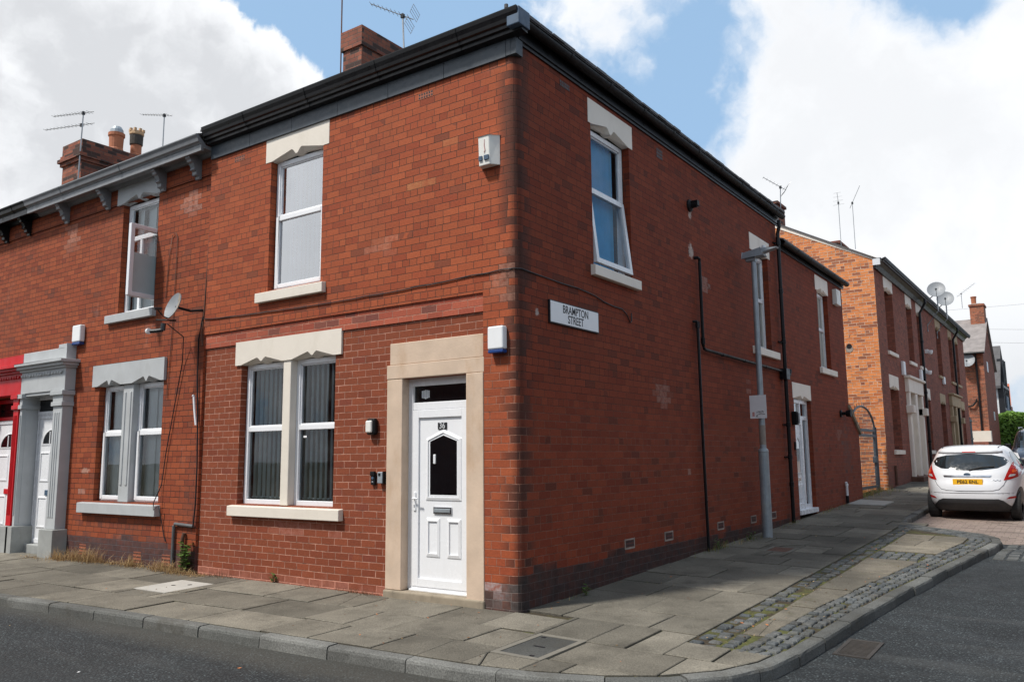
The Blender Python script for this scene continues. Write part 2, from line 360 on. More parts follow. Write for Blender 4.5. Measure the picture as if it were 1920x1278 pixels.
M['brick_gable'] = brick_mat('brick_gable', [(.58, .190, .062), (.68, .245, .082), (.62, .215, .072), (.46, .14, .052)], dark=(.20, .075, .052), darkfrac=.22, darkk=.75, mortar=(.47, .35, .26), joint=.012, header=6, soot=.10, effl=.15, seed=31., bumpk=1.2)
M['brick_terrace'] = brick_mat('brick_terrace', [(.24, .075, .05), (.29, .095, .062), (.21, .066, .045)], dark=(.11, .05, .04), darkfrac=.12, mortar=(.12, .075, .055), joint=.008, soot=.25, effl=.15, seed=41., base=(1.0, (.09, .045, .04), .45))
M['brick_far'] = brick_mat('brick_far', [(.30, .095, .05), (.38, .13, .065), (.24, .07, .04)], dark=(.08, .045, .035), darkfrac=.3, mortar=(.25, .18, .14), joint=.010, soot=.3, effl=.2, seed=51.)
M['brick_chimney'] = brick_mat('brick_chimney', [(.24, .075, .045), (.31, .105, .06), (.19, .06, .04)], dark=(.030, .024, .022), darkfrac=.40, darkk=.85, mortar=(.10, .085, .07), joint=.010, header=0, soot=.75, effl=.2, seed=61., grime=(.028, .025, .024))
M['cream'] = plain('cream_masonry_paint', (.72, .66, .575), .55, var=.05, bump=.45, bscale=28, dirt=.30, dirtcol=(.42, .36, .26), scale=2.5)
M['cream_shade_lift'] = plain('cream_paint_shade_lift', (.80, .73, .64), .55, var=.05, bump=.45, bscale=28, dirt=.30, dirtcol=(.40, .34, .25), scale=2.5)  # the cream paint again, lightened to offset weak light on shaded walls
M['sandstone'] = plain('sandstone', (.58, .445, .335), .8, var=.14, scale=3.2, bump=.5, bscale=50, dirt=.5, dirtcol=(.42, .25, .13))
M['step_stone'] = plain('step_stone', (.27, .225, .165), .85, var=.25, scale=5, bump=.5, dirt=.7, dirtcol=(.06, .05, .04))
M['upvc'] = plain('white_upvc', (.80, .81, .83), .25, var=.02, dirt=.06, scale=3, spec=.5)
M['upvc_old'] = plain('weathered_upvc', (.66, .68, .70), .35, var=.05, dirt=.25, dirtcol=(.3, .3, .28), scale=3)
M['grey_paint'] = plain('grey_stone_paint', (.43, .447, .455), .5, var=.10, bump=.25, dirt=.22, dirtcol=(.22, .20, .17), scale=3)
M['grey_eave'] = plain('grey_eaves_paint', (.19, .20, .212), .45, var=.16, bump=.2, dirt=.35, dirtcol=(.10, .09, .08), scale=4)
M['grey_plinth'] = plain('bare_grey_stone', (.30, .31, .30), .8, var=.2, bump=.5, dirt=.4, scale=4)
M['red_paint'] = plain('red_gloss_paint', (.50, .007, .013), .45, spec=.25, var=.08, bump=.15, dirt=.1, dirtcol=(.1, .01, .012), scale=3)
M['black_paint'] = plain('black_gloss_paint', (.007, .0075, .009), .34, spec=.3, var=.3, bump=.12, bscale=25, scale=5, dirt=.2, dirtcol=(.025, .025, .026))
M['fascia_blue'] = plain('dark_fascia_paint', (.045, .058, .072), .45, var=.2, bump=.35, bscale=50, dirt=.35, dirtcol=(.10, .11, .115), scale=7)
M['black_plastic'] = plain('black_plastic', (.007, .007, .008), .5, spec=.22, var=.2, dirt=.15, dirtcol=(.022, .02, .018))
M['grey_plastic'] = plain('grey_pipe_paint', (.11, .115, .12), .5, var=.2, dirt=.4, dirtcol=(.03, .03, .03))
M['white_plastic'] = plain('white_plastic', (.78, .79, .80), .35, var=.03, dirt=.12, dirtcol=(.45, .43, .38))
M['cream_plastic'] = plain('old_white_plastic', (.74, .73, .68), .4, var=.04, dirt=.15, dirtcol=(.4, .36, .28))
M['blue_plastic'] = plain('blue_plastic', (.012, .05, .20), .3, var=.1)
M['navy'] = plain('faded_blue', (.045, .085, .14), .5, var=.3)
M['slate'] = plain('roof_slate', (.075, .072, .075), .6, var=.35, scale=3, bump=.5, bscale=9, dirt=.4, dirtcol=(.10, .09, .06))
M['slate_far'] = plain('weathered_slate', (.24, .215, .205), .7, var=.3, scale=2.5, bump=.4, bscale=8, dirt=.4, dirtcol=(.14, .12, .10))
M['lead'] = plain('lead_flashing', (.30, .31, .33), .5, metal=.3, var=.2)
M['terracotta'] = plain('terracotta', (.38, .13, .06), .7, var=.2, dirt=.4, dirtcol=(.08, .05, .04))
M['terracotta_tan'] = plain('buff_terracotta', (.52, .33, .18), .7, var=.2, dirt=.3)
M['soot_clay'] = plain('sooted_clay', (.05, .042, .035), .8, var=.3)
M['mortar_cap'] = plain('mortar_flaunching', (.26, .235, .20), .9, var=.3, bump=.6, dirt=.5)
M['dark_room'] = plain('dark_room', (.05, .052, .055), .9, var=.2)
M['black_glass'] = plain('black_glass', (.004, .004, .005), .06, var=.1)
M['galv'] = plain('galvanised_steel', (.32, .36, .39), .45, metal=.35, var=.16, scale=7, dirt=.5, dirtcol=(.36, .36, .33), bump=.15)
M['galv_base'] = plain('galvanised_scuffed', (.30, .335, .36), .55, metal=.3, var=.2, scale=9, dirt=.65, dirtcol=(.40, .39, .35), bump=.25)
M['alu'] = plain('aerial_aluminium', (.30, .31, .32), .4, metal=.7, var=.2)
M['rust'] = plain('rusty_iron', (.12, .055, .035), .8, var=.4, bump=.5)
M['iron'] = plain('cast_iron', (.055, .048, .042), .6, metal=.3, var=.3, bump=.5, bscale=35, dirt=.5, dirtcol=(.10, .075, .05))
M['gate'] = plain('blue_grey_gate_paint', (.065, .085, .105), .45, var=.2, dirt=.2)
M['wire'] = plain('gate_wire', (.13, .15, .17), .5, metal=.5, var=.2)
M['dish'] = plain('dish_grey', (.22, .235, .25), .5, var=.1, dirt=.2)
M['dish_rust'] = plain('dish_rust_streak', (.30, .25, .19), .7, var=.4, scale=14, dirt=.8, dirtcol=(.16, .085, .035))
M['blind_grey'] = fabric('blind_grey_fabric', (.84, .95, .97))
M['blind_white'] = fabric('blind_white_fabric', (.86, .90, .92))
M['blind_blue'] = fabric('blind_blue_fabric', (.15, .58, .95))
M['net'] = plain('net_curtain', (.62, .68, .68), .8, var=.06)
M['curtain'] = plain('pale_curtain', (.70, .68, .62), .85, var=.08)
M['glass'] = glass_mat('window_glass', refl=1.9)
M['glass_low'] = glass_mat('window_glass_low', refl=1.3, tint=(.95, .985, .99))
M['glass_up'] = glass_mat('window_glass_up', refl=9.0, tint=(.9, .95, .97))
M['glass_clear'] = glass_mat('window_glass_clear', refl=.55, tint=(.96, .98, .99))
M['frost'] = plain('frosted_pane', (.45, .54, .55), .35, var=.06)
M['chrome'] = plain('chrome', (.55, .56, .58), .2, metal=1., var=.1)
M['sign_white'] = plain('sign_white', (.84, .84, .85), .35, var=.03, dirt=.08, dirtcol=(.45, .45, .45))
M['sign_black'] = plain('sign_black', (.012, .013, .016), .4, var=.1)
M['pink'] = plain('faded_sticker', (.55, .27, .25), .6, var=.2)
M['brass'] = plain('brass', (.45, .30, .09), .35, metal=.9)
M['amber'] = plain('number_plate_yellow', (.80, .43, .015), .35, var=.03)

# ------------------------------------------------------------------ ground
def sy(y):
    if y < -1: return 0.
    if y < 1: return .03*(y+1)**2/4
    if y > 75: return .03*75
    return .03*y
def hp(x, y):      # pavement height
    return sy(y) - .02*min(max(-y, 0), 3) - .02*min(max(x, 0), 3.6) - .02
def hr(x, y):      # carriageway height
    return hp(x, y) - .105


def grid_mesh(name, xs, ys, hf, mat, kind='structure'):
    mb = MB()
    for i in range(len(xs)-1):
        for j in range(len(ys)-1):
            mb.face([(a, b, hf(a, b)) for a, b in ((xs[i], ys[j]), (xs[i+1], ys[j]), (xs[i+1], ys[j+1]), (xs[i], ys[j+1]))], 0)
    return tag(mb.build(name, mat, weld=True, smooth=True), kind=kind)


def asphalt_mat():
    m, T, b, out = new_mat('asphalt'); p = T.new('ShaderNodeTexCoord').outputs['Object']
    vo = T.new('ShaderNodeTexVoronoi'); T.put(vo.inputs['Vector'], p); vo.inputs['Scale'].default_value = 52
    st = T.sep(vo.outputs['Color'])[0]
    c = T.ramp(st, [(0, (.018, .0215, .0235)), (.5, (.030, .036, .0385)), (.82, (.050, .060, .063)), (1, (.095, .112, .114))])
    c = T.mix(T.ss(vo.outputs['Distance'], .25, .6), c, (.012, .014, .015))
    c = T.mix(1., c, T.mr(T.noise(p, .7, 8, .66), .3, .7, .62, 1.40), 'MULTIPLY')
    q = T.vm('MULTIPLY', p, (.35, 2.2, 1)); c = T.mix(T.m('MULTIPLY', T.ss(T.noise(q, 1., 6, .6, 3.), .52, .72), .35), c, (.065, .067, .065))
    crack = T.ss(T.m('ABSOLUTE', T.m('SUBTRACT', T.noise(p, .55, 6, .7, 5.), .5)), .0, .004, 1., 0.); c = T.mix(T.m('MULTIPLY', crack, .7), c, (.010, .010, .010))
    gx, gy, _ = T.sep(p); band = T.ss(T.m('ABSOLUTE', T.m('SUBTRACT', gy, -3.6)), .15, .55, 1., 0.); c = T.mix(T.m('MULTIPLY', band, .30), c, (.020, .022, .023))
    stain = T.ss(T.noise(p, 1.9, 5, .6, 12.), .66, .72); c = T.mix(T.m('MULTIPLY', stain, .55), c, (.012, .012, .013))
    grit = T.m('MULTIPLY', T.ss(T.m('ADD', gy, T.m('MULTIPLY', T.noise(p, 5, 4, .6), .25)), -2.45, -2.0), T.ss(gx, 1.2, 1.6, 1., 0.)); c = T.mix(T.m('MULTIPLY', grit, .4), c, (.085, .078, .062))
    T.put(b.inputs['Base Color'], c); T.put(b.inputs['Roughness'], T.mr(T.noise(p, 3, 4), .3, .7, .68, .9)); b.inputs['Specular IOR Level'].default_value = .4
    bn = T.new('ShaderNodeBump'); bn.inputs['Strength'].default_value = .8; bn.inputs['Distance'].default_value = .006
    T.put(bn.inputs['Height'], T.m('SUBTRACT', 1., vo.outputs['Distance'])); T.l.new(bn.outputs[0], b.inputs['Normal'])
    return m


def flag_mat(name, ca, cb, moss=.0):
    """paving flag; the UV carries one random pair per flag"""
    m, T, b, out = new_mat(name); p = T.new('ShaderNodeTexCoord').outputs['Object']
    a1, a2, _ = T.sep(T.new('ShaderNodeUVMap').outputs[0])
    c = T.mix(a1, ca, cb); c = T.mix(1., c, T.mr(a2, 0, 1, .74, 1.20), 'MULTIPLY')
    c = T.mix(1., c, T.mr(T.noise(p, 1.1, 8, .65), .28, .72, .62, 1.32), 'MULTIPLY')
    c = T.mix(1., c, T.mr(T.noise(p, 85, 3, .65), .30, .70, .55, 1.45), 'MULTIPLY')
    c = T.mix(T.m('MULTIPLY', T.ss(T.noise(p, 2.6, 9, .68, 4.), .48, .70), .65), c, (.062, .056, .044))
    c = T.mix(T.m('MULTIPLY', T.ss(T.noise(p, 26, 4, .6, 6.), .68, .76), .6), c, (.035, .03, .026))
    c = T.mix(T.m('MULTIPLY', T.ss(T.noise(p, 9, 5, .65, 8.), .66, .75), .35), c, (.42, .40, .35))
    if moss: c = T.mix(T.m('MULTIPLY', T.ss(T.noise(p, 4, 8, .7, 9.), .52, .70), moss), c, (.09, .085, .03))
    T.put(b.inputs['Base Color'], c); b.inputs['Roughness'].default_value = .88; b.inputs['Specular IOR Level'].default_value = .3
    bn = T.new('ShaderNodeBump'); bn.inputs['Strength'].default_value = .5; bn.inputs['Distance'].default_value = .005
    T.put(bn.inputs['Height'], T.m('ADD', T.noise(p, 75, 5, .65), T.m('MULTIPLY', T.noise(p, 7, 5, .6), 1.2))); T.l.new(bn.outputs[0], b.inputs['Normal'])
    return m


def dirt_mat(name, a=(.045, .036, .024), g=(.075, .085, .022), k=.8):
    m, T, b, out = new_mat(name); p = T.new('ShaderNodeTexCoord').outputs['Object']
    c = T.mix(T.m('MULTIPLY', T.ss(T.noise(p, 2.4, 8, .66), .42, .60), k), a, g)
    c = T.mix(1., c, T.mr(T.noise(p, 40, 4, .6), .25, .75, .55, 1.5), 'MULTIPLY'); T.put(b.inputs['Base Color'], c); b.inputs['Roughness'].default_value = 1.
    bn = T.new('ShaderNodeBump'); bn.inputs['Strength'].default_value = 1.; bn.inputs['Distance'].default_value = .012
    T.put(bn.inputs['Height'], T.noise(p, 45, 5, .7)); T.l.new(bn.outputs[0], b.inputs['Normal'])
    return m


M['asphalt'] = asphalt_mat()
M['flag'] = flag_mat('paving_flag', (.128, .117, .094), (.180, .163, .130))
M['flag_pale'] = flag_mat('paving_flag_buff', (.190, .166, .128), (.160, .145, .115), moss=.35)
M['joint'] = dirt_mat('joint_dirt', (.055, .046, .034), (.07, .075, .022), .55)
M['moss'] = dirt_mat('moss_and_soil', (.042, .030, .016), (.085, .092, .020), .85)
M['sett'] = flag_mat('granite_sett', (.070, .079, .084), (.125, .127, .122), moss=.35)
M['paver'] = brick_mat('block_paving', [(.25, .19, .165), (.30, .235, .20), (.22, .165, .145)], dark=(.12, .09, .08), darkfrac=.1, mortar=(.10, .085, .055), joint=.010, bw=.21, bh=.105, header=0, soot=.25, effl=.12, seed=71., effcol=(.36, .32, .28), grime=(.09, .08, .06))
M['earth'] = dirt_mat('far_ground', (.12, .105, .08), (.07, .085, .035))
M['kerb'] = flag_mat('kerb_stone', (.100, .102, .095), (.145, .145, .135))

grid_mesh('ground', [-400, -60, -3, 0, 1, 2, 3.6, 30, 400], [-400, -20, -3, -1.5, 0, 1, 3, 8, 20, 40, 60, 75, 150, 400], lambda x, y: hr(x, y)-.05, M['earth'])
xs = [-60, -30, -15, -8, -4, -2] + [i*.5 for i in range(-3, 19)] + [12, 16, 30]
ys = [-16, -9, -6, -4, -3] + [i*.5 for i in range(-5, 8)] + [4, 5, 6, 7, 8, 9, 10, 12, 15, 20, 25, 30, 40, 55, 75]
grid_mesh('road', xs, ys, hr, M['asphalt'])

# outer top edge of the kerb, walked from the far left of the front street, round the corner and up the side street
KP = [(-46, -3.6), (-30, -3.0), (-14, -2.52), (-5.9, -2.19), (-4.5, -2.08), (-3.23, -2.01), (-1.93, -1.955), (-.8, -1.92), (.05, -1.885), (.7, -1.82), (1.25, -1.70), (1.75, -1.50), (2.15, -1.22), (2.45, -.86),
      (2.62, -.45), (2.69, 0), (2.73, .62), (2.80, 1.74), (2.93, 3.2), (3.18, 5.44), (3.42, 7.40), (3.47, 7.95), (3.40, 8.38), (3.15, 8.80), (2.72, 9.12), (2.2, 9.50), (1.86, 9.85), (1.74, 10.3), (1.71, 12.9), (1.70, 20), (1.70, 45)]


def resample(P, step):
    out = [Vector(P[0])]; acc = 0.
    for a, b in zip(P, P[1:]):
        a, b = Vector(a), Vector(b); L = (b-a).length; n = max(1, int(math.ceil(L/step)))
        out += [a+(b-a)*(i+1)/n for i in range(n)]
    return out
KD = resample(KP, .15)
def normal_at(i):
    a = KD[max(i-1, 0)]; b = KD[min(i+1, len(KD)-1)]; t = (b-a).normalized(); return Vector((-t.y, t.x))     # points towards the pavement
KW = .135
KIN = [KD[i]+normal_at(i)*KW for i in range(len(KD))]

mb = MB(); i = 0
while i < len(KD)-1:
    n = 6 if KD[i].y < -1.6 or KD[i].x < 0 else 5
    if KD[i].x < -16 or KD[i].y > 20: n = 40
    j = min(i+n, len(KD)-1); dz = random.uniform(-.007, .007); lat = random.uniform(-.007, .007); skew = random.uniform(-.006, .006); r1, r2 = random.random(), random.random(); rings = []
    for k in range(i, j+1):
        nn = normal_at(k); c = KD[k]; t = Vector((nn.y, -nn.x)); sh = .004 if k == i else (-.004 if k == j else 0)
        q = []
        for (a, z) in ((.0, -.16), (.004, -.03), (.012, -.010), (.030, -.0015), (KW-.012, 0), (KW, -.005), (KW, -.06)):
            pt = c+nn*(a+(lat+skew*(k-i)/max(j-i, 1) if a < .1 else 0)+random.uniform(-.0022, .0022))+t*sh*1.; q.append((pt.x, pt.y, hp(c.x, c.y)+z+dz))
        rings.append(q)
    for a, b in zip(rings, rings[1:]):
        for k in range(6): mb.face([a[k], b[k], b[k+1], a[k+1]], 0, [(r1, r2)]*4)
    for rg in (rings[0], rings[-1]): mb.face(list(rg), 0, [(r1*.3, 0)]*len(rg))
    i = j
tag(mb.build('kerb', M['kerb'], recalc=True), kind='structure')


def yk(x):   # inner kerb edge of the front pavement (x < 1)
    best = None
    for a, b in zip(KIN, KIN[1:]):
        if a.x <= x <= b.x and a.y < -1: return a.y+(b.y-a.y)*(x-a.x)/max(b.x-a.x, 1e-6)
    return -1.8
def xk(y):   # inner kerb edge of the side pavement
    for a, b in zip(KIN, KIN[1:]):
        if a.x > 1.5 and a.y <= y <= b.y: return a.x+(b.x-a.x)*(y-a.y)/max(b.y-a.y, 1e-6)
    return 1.6


# bedding under the flags: front strip, corner, side strip
mb = MB()
inner = [q for q in KIN]
for a, b in zip(inner, inner[1:]):
    if b.x <= .02 and a.y < -1: pa, pb = Vector((a.x, .6)), Vector((b.x, .6))
    elif a.y < .0: pa = pb = Vector((0, 0)); pa = Vector((-.3, .3)); pb = pa
    else: pa, pb = Vector((-.4, a.y)), Vector((-.4, b.y))
    pts = [a, b, pb] if (pa-pb).length < 1e-6 else [a, b, pb, pa]
    N = 6
    if len(pts) == 3:
        for k in range(N):
            f0, f1 = k/N, (k+1)/N
            q = [a.lerp(pa, f0), b.lerp(pa, f0), b.lerp(pa, f1), a.lerp(pa, f1)]
            mb.face([(p.x, p.y, hp(p.x, p.y)-.017) for p in (q if k < N-1 else q[:3])], 0)
    else:
        for k in range(N):
            f0, f1 = k/N, (k+1)/N
            q = [a.lerp(pa, f0), b.lerp(pb, f0), b.lerp(pb, f1), a.lerp(pa, f1)]
            mb.face([(p.x, p.y, hp(p.x, p.y)-.017) for p in q], 0)
tag(mb.build('pavement_bedding', M['moss']), kind='structure')


def clip(poly, a, b):
    """keep the side of line a->b to its left"""
    out = []; n = len(poly); d = b-a
    sd = lambda p: d.x*(p.y-a.y)-d.y*(p.x-a.x)
    for i in range(n):
        p, q = poly[i], poly[(i+1) % n]; sp, sq = sd(p), sd(q)
        if sp >= 0: out.append(p)
        if sp*sq < 0: out.append(p+(q-p)*(sp/(sp-sq)))
    return out


def inset(poly, g):
    out = poly
    for i in range(len(poly)):
        a, b = poly[i], poly[(i+1) % len(poly)]; t = b-a
        if t.length < 1e-5: continue
        n = Vector((-t.y, t.x)).normalized()*g; out = clip(out, a+n, b+n)
        if len(out) < 3: return []
    return out


class Paving:
    def __init__(s): s.mb = MB()
    def flag(s, poly, mat=0, r=None, gap=.0085, jit=.006, thick=.03, tilt=.004):
        poly = [Vector(p) for p in poly]
        ar = sum(poly[i].x*poly[(i+1) % len(poly)].y-poly[(i+1) % len(poly)].x*poly[i].y for i in range(len(poly)))
        if ar < 0: poly.reverse()
        poly = inset(poly, gap*random.uniform(.6, 1.5))
        if len(poly) < 3: return
        # a rounded rim: top slightly inset from the sides
        dz = random.uniform(-jit, jit); tx, ty = random.uniform(-tilt, tilt), random.uniform(-tilt, tilt)
        c = sum(poly, Vector((0, 0)))/len(poly); r = r or (random.random(), random.random())
        H = lambda p: hp(p.x, p.y)+dz+(p.x-c.x)*tx+(p.y-c.y)*ty
        top = inset(poly, .006); top = top if len(top) == len(poly) else [p+(c-p)*.02 for p in poly]
        s.mb.face([(p.x, p.y, H(p)) for p in top], mat, [r]*len(top))
        n = len(poly)
        for i in range(n):
            j = (i+1) % n
            s.mb.face([(poly[i].x, poly[i].y, H(poly[i])-.005), (poly[j].x, poly[j].y, H(poly[j])-.005), (top[j].x, top[j].y, H(top[j])), (top[i].x, top[i].y, H(top[i]))], mat, [r]*4)
            s.mb.face([(poly[i].x, poly[i].y, H(poly[i])-thick), (poly[j].x, poly[j].y, H(poly[j])-thick), (poly[j].x, poly[j].y, H(poly[j])-.005), (poly[i].x, poly[i].y, H(poly[i])-.005)], mat, [(r[0]*.5, 0)]*4)


pv = Paving()
HOLES = []      # covers set in the paving: (x0,x1,y0,y1)
def emit(poly, mat=0, cuts=(), **kw):
    """emit a flag; split it by crack lines when a dice roll says so; leave room for covers"""
    P = [Vector(p) for p in poly]
    for (hx0, hx1, hy0, hy1) in HOLES:
        bx0, bx1 = min(p.x for p in P), max(p.x for p in P); by0, by1 = min(p.y for p in P), max(p.y for p in P)
        if bx1 > hx0+.02 and bx0 < hx1-.02 and by1 > hy0+.02 and by0 < hy1-.02:
            parts = []
            parts.append(clip(P, Vector((hx0, 0)), Vector((hx0, 1))))          # left of the hole
            parts.append(clip(P, Vector((hx1, 1)), Vector((hx1, 0))))
            midp = clip(clip(P, Vector((hx0, 1)), Vector((hx0, 0))), Vector((hx1, 0)), Vector((hx1, 1)))
            if len(midp) > 2:
                parts.append(clip(midp, Vector((1, hy0)), Vector((0, hy0)))); parts.append(clip(midp, Vector((0, hy1)), Vector((1, hy1))))
            hs = list(HOLES); HOLES.remove((hx0, hx1, hy0, hy1))
            for q in parts:
                if len(q) > 2:
                    xs_ = [p.x for p in q]; ys_ = [p.y for p in q]
                    if max(xs_)-min(xs_) > .03 and max(ys_)-min(ys_) > .03: emit(q, mat, **kw)
            HOLES[:] = hs
            return
    if random.random() < .17:
        c = sum(P, Vector((0, 0)))/len(P); a = random.uniform(0, pi); d = Vector((cos(a), sin(a)))
        q1, q2 = clip(P, c, c+d), clip(P, c+d, c)
        rr_ = (random.random(), random.random())
        for q in (q1, q2):
            if len(q) > 2: pv.flag(q, mat, r=rr_, gap=.0024, **kw)
        return
    pv.flag(P, mat, **kw)

HOLES += [(-5.0, -4.34, -1.08, -.42), (.60, 1.08, -1.32, -.58), (.66, 1.06, 5.17, 5.72)]
# front street: three courses along the wall
x = -.0; 
for rowi, (f0, f1) in enumerate(((0, .34), (.34, .68), (.68, 1.))):
    x = random.uniform(-.5, 0)+.9
    x = .55 if rowi == 0 else (.2 if rowi == 1 else .75)
    while x > -17:
        L = random.choice((.62, .75, .9, .9, 1.05)); a = x-L
        p = lambda xx, f: Vector((xx, -.0+(yk(xx)+.0)*f + (0 if f in (0, 1.) else .02*sin(xx*3+rowi))))
        if x > 0 and rowi == 0: pass
        emit([p(a, f1), p(x, f1), p(x, f0), p(a, f0)]); x = a
# corner: flags laid in the same courses, cut to the curve of the kerb
corner_edge = [q for q in KIN if q.x > .1 and q.y < .12 and q.y > -1.9]
for rowi, (y0, y1) in enumerate(((-.62, .12), (-1.24, -.62), (-1.9, -1.24))):
    x = (.55, .2, .75)[rowi]
    while x < 2.7:
        L = random.choice((.62, .75, .9)); P = [Vector((x, y0)), Vector((x+L, y0)), Vector((x+L, y1)), Vector((x, y1))]
        for a, b in zip(corner_edge, corner_edge[1:]):
            P = clip(P, a, b)
            if len(P) < 3: break
        if rowi == 0 and len(P) > 2 and x+L > 1.79:      # the band of setts starts here: the flag is cut round it
            Q = clip(clip(P, Vector((1.79, 1)), Vector((1.79, -1))), Vector((3, -.17)), Vector((0, -.17)))
            if len(Q) < 3: Q = clip(clip(P, Vector((1.79, 1)), Vector((1.79, -1))), Vector((3, -.17)), Vector((0, -.17)))
            low = [q for q in Q]
            if len(low) > 2: emit(low)
            P = clip(P, Vector((1.79, -1)), Vector((1.79, 1)))
        if len(P) > 2: emit(P)
        x += L
# side street: courses across the pavement between the wall and the band of setts
y = .12; k = 0
while y < 44:
    Wd = random.choice((.58, .62, .66, .70)); xs_ = [-.02]; lim = 1.79 if y < 9.2 else xk(y)
    o = (.45, .85, .62)[k % 3]+random.uniform(-.06, .06); cur = o
    if y > 20: Wd = 2.4
    while cur < lim-.25: xs_.append(cur); cur += random.choice((.6, .75, .9))
    xs_.append(lim)
    for a, b in zip(xs_, xs_[1:]):
        s1, s2 = random.uniform(-.01, .01), random.uniform(-.01, .01)
        emit([Vector((a, y+s1)), Vector((b, y+s2)), Vector((b, y+Wd+s2)), Vector((a, y+Wd+s1))])
    y += Wd; k += 1
# build-out: paler flags between the two bands of setts
def band_in(y): return xk(y)-.31
y = .42
while y < 8.15:
    Wd = random.choice((.55, .62, .7)); 
    if 5.25 < y < 6.1: y = 6.15; continue
    if y < 5.3 and y+Wd > 5.3: Wd = 5.3-y
    y1 = min(y+Wd, 8.3-.0); a0, a1, c0, c1 = 2.075, 2.075, band_in(y), band_in(y1)
    if c0-a0 > .75:
        f = random.uniform(.42, .6); m0 = a0+(c0-a0)*f; m1 = a1+(c1-a1)*f
        emit([Vector((a0, y)), Vector((m0, y)), Vector((m1, y1)), Vector((a1, y1))], 1); emit([Vector((m0, y)), Vector((c0, y)), Vector((c1, y1)), Vector((m1, y1))], 1)
    else: emit([Vector((a0, y)), Vector((c0, y)), Vector((c1, y1)), Vector((a1, y1))], 1)
    y = y1
    if y1 >= 8.14: break
tag(pv.mb.build('pavement', [M['flag'], M['flag_pale']]), kind='structure')

# granite setts
mb = MB()
def sett(x, y, ang, L, Wd, rise=.004):
    u = Vector((cos(ang), sin(ang))); v = Vector((-u.y, u.x)); c = Vector((x, y)); r = (random.random(), random.random()*.9+.1)
    dz = rise+random.uniform(-.007, .005); J = lambda: random.uniform(-.007, .007); tx, ty = random.uniform(-.03, .03), random.uniform(-.03, .03)
    base = [c+u*(sx*L/2+J())+v*(syy*Wd/2+J()) for sx, syy in ((-1, -1), (1, -1), (1, 1), (-1, 1))]
    H = lambda p, k: hp(c.x, c.y)+dz-k+(p.x-c.x)*tx+(p.y-c.y)*ty
    mid = [c+(p-c)*.93 for p in base]; top = [c+(p-c)*.76 for p in base]
    lev = [[(p.x, p.y, H(p, .035)) for p in base], [(p.x, p.y, H(p, .009)) for p in mid], [(p.x, p.y, H(p, 0)) for p in top]]
    mb.face(lev[2], 0, [r]*4)
    for a, b in zip(lev, lev[1:]):
        for i in range(4):
            j = (i+1) % 4; mb.face([a[i], a[j], b[j], b[i]], 0, [r]*4)
y = -.10
while y < 9.25:
    for cx, Ls in ((1.862, .105), (1.982, .105)):
        if random.random() < (.80 if y < 3 else .9): sett(cx+random.uniform(-.012, .012), y+random.uniform(-.012, .012), random.uniform(-.06, .06), Ls, .082, random.choice((.004, .004, -.004, -.012)))
    y += .101
y = -.18
while y < 8.35:
    e = xk(y); a = math.atan2(.30, 3)*-.0
    for q in (.062, .164, .264):
        if e-q > 2.1 and random.random() < .95: sett(e-q+random.uniform(-.01, .01), y+random.uniform(-.012, .012), random.uniform(-.08, .08), .086, .098)
    y += .122
# end of the build-out and its two cross bands
ends = [q for q in KIN if q.x > 1.8 and 8.15 < q.y < 10.0]
for i in range(0, len(ends)-1):
    t = (ends[i+1]-ends[i]).normalized(); n = Vector((-t.y, t.x)); ang = math.atan2(t.y, t.x)
    for q in (.07, .20, .33): 
        c = ends[i]+n*q; sett(c.x, c.y, ang+random.uniform(-.1, .1), .13, .11)
for (ya, yb) in ((5.34, 6.1), (-.12, .36)):
    y = ya+.06
    while y < yb:
        x = 2.13
        while x < band_in(y)-.02: sett(x+random.uniform(-.01, .01), y, random.uniform(-.08, .08), .105, .088); x += .125
        y += .122
tag(mb.build('cobbles', M['sett']), kind='structure')

# block paved carriageway beyond the build-out, and the cobbled strip at its mouth
def strip(name, poly_rows, mat, dz):
    mb = MB()
    for (y0, xa0, xb0), (y1, xa1, xb1) in zip(poly_rows, poly_rows[1:]):
        n = 8
        for k in range(n):
            f0, f1 = k/n, (k+1)/n
            q = [(xa0+(xb0-xa0)*f0, y0), (xa0+(xb0-xa0)*f1, y0), (xa1+(xb1-xa1)*f1, y1), (xa1+(xb1-xa1)*f0, y1)]
            mb.face([(a, b, hr(a, b)+dz) for a, b in q], 0)
    return tag(mb.build(name, mat), kind='structure')
rows = [(8.42, 3.45, 9.5), (8.8, 3.16, 9.5), (9.12, 2.73, 9.5), (9.5, 2.21, 9.5), (9.85, 1.87, 9.5), (10.3, 1.75, 9.5)] + [(float(y), 1.72, 9.5) for y in range(11, 46)]
strip('block_paving', rows, M['paver'], .004)
mb = MB()
y = 6.75
while y < 8.42:
    x = max(3.50, xk(y)+.22) if y < 7.9 else 3.58
    while x < 5.2:
        c = Vector((x, y)); r = (random.random(), random.random()); h = hr(x, y)+.012+random.uniform(-.004, .004)
        b = [(x-.078, y-.052), (x+.078, y-.052), (x+.078, y+.052), (x-.078, y+.052)]
        mb.face([(c.x+(p[0]-c.x)*.82, c.y+(p[1]-c.y)*.82, h) for p in b], 0, [r]*4)
        for i in range(4):
            p, q = b[i], b[(i+1) % 4]
            mb.face([(p[0], p[1], h-.03), (q[0], q[1], h-.03), (c.x+(q[0]-c.x)*.82, c.y+(q[1]-c.y)*.82, h), (c.x+(p[0]-c.x)*.82, c.y+(p[1]-c.y)*.82, h)], 0, [r]*4)
        x += .168
    y += .116
tag(mb.build('rumble_strip', M['sett']), kind='structure')

# ------------------------------------------------------------------ building helpers
def Pf(y0): return lambda u, z, d=0.: (u, y0+d, z)          # wall facing the front street (-Y)
def Ps(x0): return lambda u, z, d=0.: (x0-d, u, z)          # wall facing the side street (+X)


